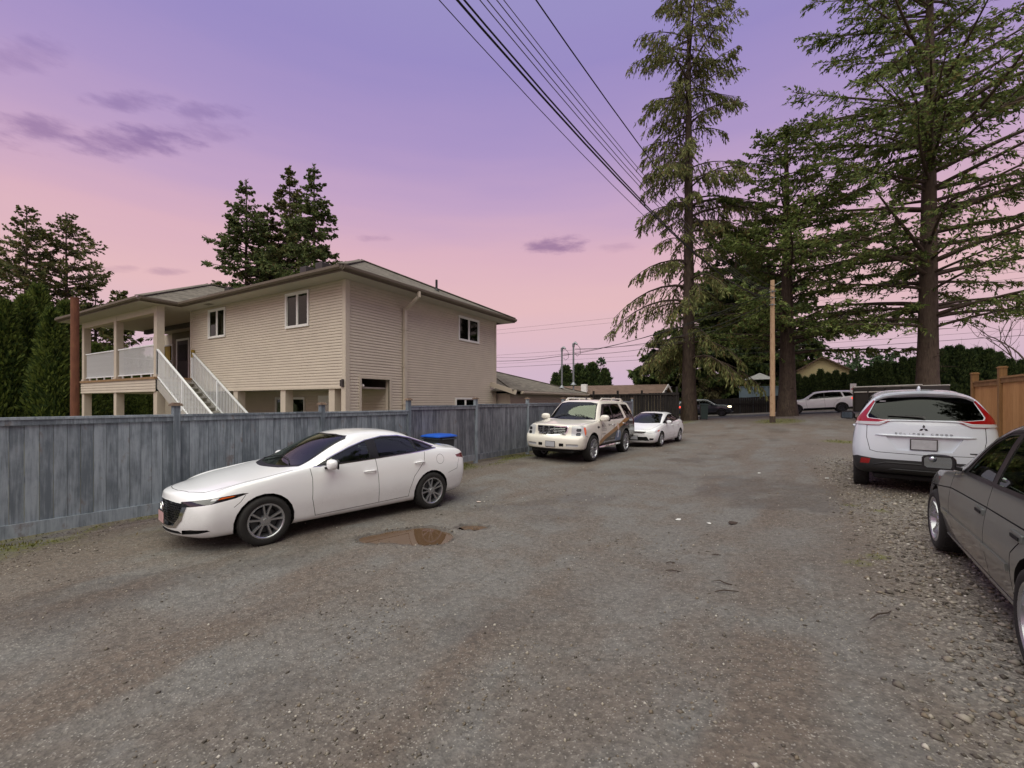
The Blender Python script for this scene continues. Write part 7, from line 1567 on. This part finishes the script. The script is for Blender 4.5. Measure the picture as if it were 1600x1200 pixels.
dk = empty('raised_deck', (x0, 54, gz(x0, 54))); tag(dk, 'blue-grey raised deck with solid railing across the street', 'deck'); DO = Vector(dk.location)
def dpart(nm, mat, *boxes):
    m = MB()
    for a, b in boxes: m.box(a, b)
    m.v = [tuple(Vector(p)-DO) for p in m.v]; return m.build(nm, MATS[mat], dk)
dpart('rail_panel', 'deck_blue', ((x0, 54, zb), (x1, 54.06, zt-.06))); dpart('top_rail', 'deck_blue', ((x0-.1, 53.93, zt-.06), (x1+.1, 54.12, zt))); dpart('skirt_board', 'deck_blue', ((x0, 53.96, zb-.32), (x1, 54.02, zb-.06))); dpart('deck_floor', 'deck_blue', ((x0, 54.06, zb-.30), (x1, 58, zb-.1)))
for x in np.linspace(x0+.06, x1-.06, 4): dpart('post', 'deck_blue', ((x-.06, 53.94, zb-.32), (x+.06, 53.999, zt-.065))); dpart('leg', 'deck_blue', ((x-.08, 54.2, DO.z-.1), (x+.08, 54.36, zb-.31)))
gz0 = on_y(1185, 593, 55.5)[2]; gza = on_y(1187, 582.5, 56)[2]; gx0, gx1 = on_y(1162, 592, 55)[0], on_y(1212, 592, 55)[0]; gc = (gx0+gx1)/2; gw = (gx1-gx0)/2
ge = empty('gazebo', (gc, 56.2, zb-.1)); tag(ge, 'small grey hip-roofed gazebo standing on the blue-grey deck', 'gazebo'); m = MB(); m.add([(-gw,-gw*.7,gz0-zb+.1),(gw,-gw*.7,gz0-zb+.1),(gw,gw*.7,gz0-zb+.1),(-gw,gw*.7,gz0-zb+.1),(0,0,gza-zb+.1)], [(0,1,4),(1,2,4),(2,3,4),(3,0,4),(0,3,2,1)]); m.build('roof', MATS['gazebo_roof'], ge)
for sx in (-1, 1):
    for sy in (-1, 1): m = MB(); m.box((sx*(gw-.15)-.05, sy*(gw*.7-.15)-.05, 0), (sx*(gw-.15)+.05, sy*(gw*.7-.15)+.05, gz0-zb+.1)); m.build('post', MATS['soffit'], ge)
m = MB(); m.lathe([(.03, 0), (.05, .6), (.30, 1.05), (.26, 1.5), (.05, 1.75)], 12, M=Matrix.Translation((0, -.3, 0))); um = m.build('closed_parasol', MATS['blind'], None, True); um.location = (gc, 56.2, zb-.1); tag(um, 'folded pale parasol standing under the gazebo', 'parasol')
# street sign, white meter box, dark trailer
q = on_y(1330, 600, 43.2); so = empty('street_sign', (q[0], 42.2, gz(q[0], 42.2))); tag(so, 'small white sign with red mark on a post above the driving SUV', 'sign'); hz = q[2]-so.location.z
m = MB(); m.tube([(0,0,-.2),(0,0,hz)], .03, 8); m.build('post', MATS['galvanised'], so, True); m = MB(); m.box((-.19, -.05, hz-.68), (.19, -.035, hz)); sp_ = m.build('plate', MATS['sign_white'], so); m = MB(); m.bar((-.13, -.056, hz-.42), (.13, -.056, hz-.42), .004, .08); m.box((-.03, -.058, hz-.6), (.03, -.052, hz-.2)); m.build('red_mark', MATS['sign_red'], sp_)
tz = 27.0; ta, tb = at_depth(1352, 604, tz), at_depth(1462, 602, tz-3.8); tr_ = empty('utility_trailer', ((ta[0]+tb[0])/2, (ta[1]+tb[1])/2, gz((ta[0]+tb[0])/2, (ta[1]+tb[1])/2)), math.atan2(tb[1]-ta[1], tb[0]-ta[0])); tag(tr_, 'dark high-sided trailer with pale top rails behind the white crossover', 'trailer'); TL = math.hypot(tb[0]-ta[0], tb[1]-ta[1])/2; th = ta[2]-tr_.location.z
for nm, a, b in (('side_panel', (-TL, -.9, .55), (TL, -.84, th-.10)), ('side_panel', (-TL, .84, .55), (TL, .9, th-.10)), ('end_panel', (-TL, -.838, .55), (-TL+.06, .838, th-.1)), ('end_panel', (TL-.06, -.838, .55), (TL, .838, th-.1)), ('floor', (-TL+.061, -.838, .5), (TL-.061, .838, .58))): m = MB(); m.box(a, b); m.build(nm, MATS['dark_green_metal'], tr_)
for z, y in ((th-.05, -.87), (th-.36, -.92), (th-.05, .87)): m = MB(); m.tube([(-TL-.02, y, z), (TL+.02, y, z)], .04, 8); m.build('top_rail', MATS['concrete'], tr_, True)
for x in np.linspace(-TL+.1, TL-.1, 5): m = MB(); m.box((x-.04, -.96, .5), (x+.04, -.902, th-.12)); m.build('stake', MATS['dark_green_metal'], tr_)
for x in (-.45, .45):
    for s in (-1, 1): m = MB(); m.lathe([(.12, -.09), (.30, -.10), (.33, -.06), (.33, .06), (.30, .10), (.12, .09)], 24, M=Matrix.Translation((x, s*1.02, .33)), axis='y'); m.build('wheel', MATS['tyre_rubber'], tr_, True)
q = at_depth(1472, 604, 24.0); bo_ = empty('meter_box', (q[0], q[1], gz(q[0], q[1]))); tag(bo_, 'white metal box on a post between trailer and cedar fence', 'box'); hz = q[2]-bo_.location.z; m = MB(); m.box((-.24, -.12, hz-.75), (.24, .12, hz)); m.build('cabinet', MATS['metal_white'], bo_, bevel=.015); m = MB(); m.box((-.19, -.13, hz-.68), (.19, -.121, hz-.08)); m.build('door', MATS['metal_white'], bo_); m = MB(); m.box((-.06, -.06, -.2), (.06, .06, hz-.74)); m.build('post', MATS['pole_wood'], bo_)

# ------------------------------------------------------------------ loose stones, grass, litter
def stone_mat():
    t = NT('stones'); g = t.n('NewGeometry'); c = t.ramp(g.outputs['Random Per Island'], (0, lin(72, 67, 62)), (.35, lin(112, 106, 98)), (.6, lin(128, 116, 100)), (.8, lin(146, 140, 130)), (.93, lin(176, 168, 154)), (1, lin(206, 202, 194)))
    v = t.coord('World'); n = t.noise(v, 120, 3); t.set(Base_Color=t.mix(t.math('MULTIPLY', n, .35), c, lin(70, 62, 54)), Roughness=.85, Specular_IOR_Level=.3); t.bump(n, .3, .003)
stone_mat()
def stones(name, x, y, size, seed, label):
    rs = np.random.RandomState(seed); n = len(x); z = ground_h(x, y); oc = np.array([[1,0,0],[0,1,0],[-1,0,0],[0,-1,0],[0,0,1],[0,0,-1]], float)
    sc_ = size[:, None]*rs.uniform(.6, 1.25, (n, 3))*np.array([1, 1, .62]); P = oc[None]*sc_[:, None]*rs.uniform(.75, 1.25, (n, 6, 1)); a = rs.rand(n)*2*pi; ca_, sa_ = np.cos(a)[:, None], np.sin(a)[:, None]; X = P[..., 0]*ca_-P[..., 1]*sa_; Y = P[..., 0]*sa_+P[..., 1]*ca_
    Vv = np.stack([X+x[:, None], Y+y[:, None], P[..., 2]+(z+size*.18)[:, None]], -1).reshape(-1, 3); fc = np.array([[0,1,4],[1,2,4],[2,3,4],[3,0,4],[1,0,5],[2,1,5],[3,2,5],[0,3,5]]); Fc = (fc[None]+(np.arange(n)*6)[:, None, None]).reshape(-1, 3)
    o = fast_mesh(name, Vv, Fc, MATS['stones'], None, True); o['kind'] = 'stuff'; o['label'] = label; o['category'] = 'gravel'; return o
rs = np.random.RandomState(77)
def scatter(n, xr, yr, dens): x = rs.uniform(*xr, n); y = rs.uniform(*yr, n); k = rs.rand(n) < dens(x, y); return x[k], y[k]
x, y = scatter(150000, (.1, 5.2), (.9, 15), lambda x, y: sstep(.4, 1.6, x-.012*y)*np.clip(2.6/(y+.6), .05, 1)*np.clip(fbm(x*1.4, y*1.4, 61)*1.9, 0, 1)); stones('verge_gravel', x, y, np.clip(rs.lognormal(-4.42, .48, len(x)), .004, .04), 1, 'loose mixed pebbles covering the gravel verge')
x, y = scatter(140000, (-9, 1.6), (1.0, 20), lambda x, y: np.clip(2.0/(y+1.2), .03, .9)*np.clip(.12+1.5*sstep(.45, .66, fbm(x*.9, y*.7, 63)), 0, 1)*(pud_depth(x, y) < .12)); stones('lane_stones', x, y, np.clip(rs.lognormal(-5.0, .5, len(x)), .0025, .022), 2, 'small pale stones scattered over the lane')
pc = on_z(640, 832, 0); x, y = scatter(5200, (pc[0]-1.5, pc[0]+1.5), (pc[1]-1.3, pc[1]+1.3), lambda x, y: sstep(.0, .06, pud_depth(x, y))*(1-sstep(.12, .26, pud_depth(x, y)))*.9); stones('puddle_stones', x, y, np.clip(rs.lognormal(-4.6, .4, len(x)), .005, .025), 3, 'washed pebbles around the edge of the puddle')
def blades(name, x, y, h, seed, label):
    rs = np.random.RandomState(seed); n = len(x); P = np.stack([x, y, ground_h(x, y)-.01], 1); D = unitv(np.stack([rs.normal(0, .5, n), rs.normal(0, .5, n), np.ones(n)], 1)); v, f = kites(P, D, h*rs.uniform(.5, 1.4, n), .012*rs.uniform(.6, 1.4, n), rs, 1.0); o = fast_mesh(name, v, f, MATS['grass']); o['kind'] = 'stuff'; o['label'] = label; o['category'] = 'grass'
x, y = scatter(60000, (-9.0, -6.2), (0, 26), lambda x, y: sstep(.8, .1, np.abs(x-fence_x(y)-.15))*sstep(.42, .56, fbm(x*1.6, y*.7, 51))*.7); blades('fence_grass', x, y, .05, 4, 'short moss and grass along the foot of the grey fence')
x, y = scatter(30000, (-1.5, 3.2), (8, 38), lambda x, y: cover(x, y)[1]*(x > -2)*.6); blades('verge_grass', x, y, .06, 5, 'mossy grass tufts on the verge and round the timber pole')
x, y = scatter(5000, (0.3, 4.2), (4, 10), lambda x, y: cover(x, y)[1]); blades('weed_tufts', x, y, .045, 6, 'small green weeds between the verge pebbles')
simple('litter', lin(206, 190, 180), .8); simple('litter_white', lin(220, 220, 216), .8); simple('dead_wood', lin(62, 50, 42), .9, bump=.3); simple('slab', lin(128, 124, 116), .9, bump=.3)
def scrap(px, py, s, mat, label, z=None):
    p = on_z(px, py, 0.0)
    for _ in range(6): p = on_z(px, py, float(ground_h(np.array([p[0]]), np.array([p[1]]))[0]))
    m = MB(); r_ = random.Random(px); k = 6; m.prism([(s*r_.uniform(.6,1.1)*cos(w), s*.6*r_.uniform(.6,1.1)*sin(w), .006+.02*s*r_.random()) for w in np.linspace(0, 2*pi, k+1)[:-1]], (0, 0, .006)); o = m.build('litter_scrap', MATS[mat], None); o.location = (p[0], p[1], p[2]+.004); o.rotation_euler = (0, 0, px); tag(o, label, 'litter')
for px, py, s, mt, lb in ((748, 785, .075, 'litter', 'torn pinkish paper scrap behind the sedan rear wheel'), (1060, 813, .075, 'litter_white', 'white paper scrap flattened on the lane'), (1108, 819, .05, 'litter_white', 'small white scrap beside the larger flattened paper'), (1145, 818, .11, 'dead_wood', 'brown flattened cardboard piece on the lane'), (1186, 740, .07, 'litter_white', 'pale scrap on the lane level with the wrapped SUV'), (1292, 748, .06, 'litter_white', 'white scrap beside the crossover rear wheel')): scrap(px, py, s, mt, lb)
for k, (px, py, L, a) in enumerate(((1137, 925, .22, .4), (1052, 893, .16, .1), (1048, 880, .1, .3), (1130, 910, .16, 2.9), (1380, 962, .3, .9), (1120, 868, .10, .2))):
    p = on_z(px, py, 0.05)
    for _ in range(5): p = on_z(px, py, float(ground_h(np.array([p[0]]), np.array([p[1]]))[0])+.01)
    m = MB(); m.tube([(-L/2,0,0),(-L*.1,.02,.008),(L*.2,.0,.012),(L/2,.03,0)], [.004,.006,.005,.002], 6); o = m.build('twig', MATS['dead_wood'], None, True); o.location = p; o.rotation_euler = (0, 0, a); tag(o, 'dark fallen twig lying on the gravel lane', 'twig', 'twigs on the lane')
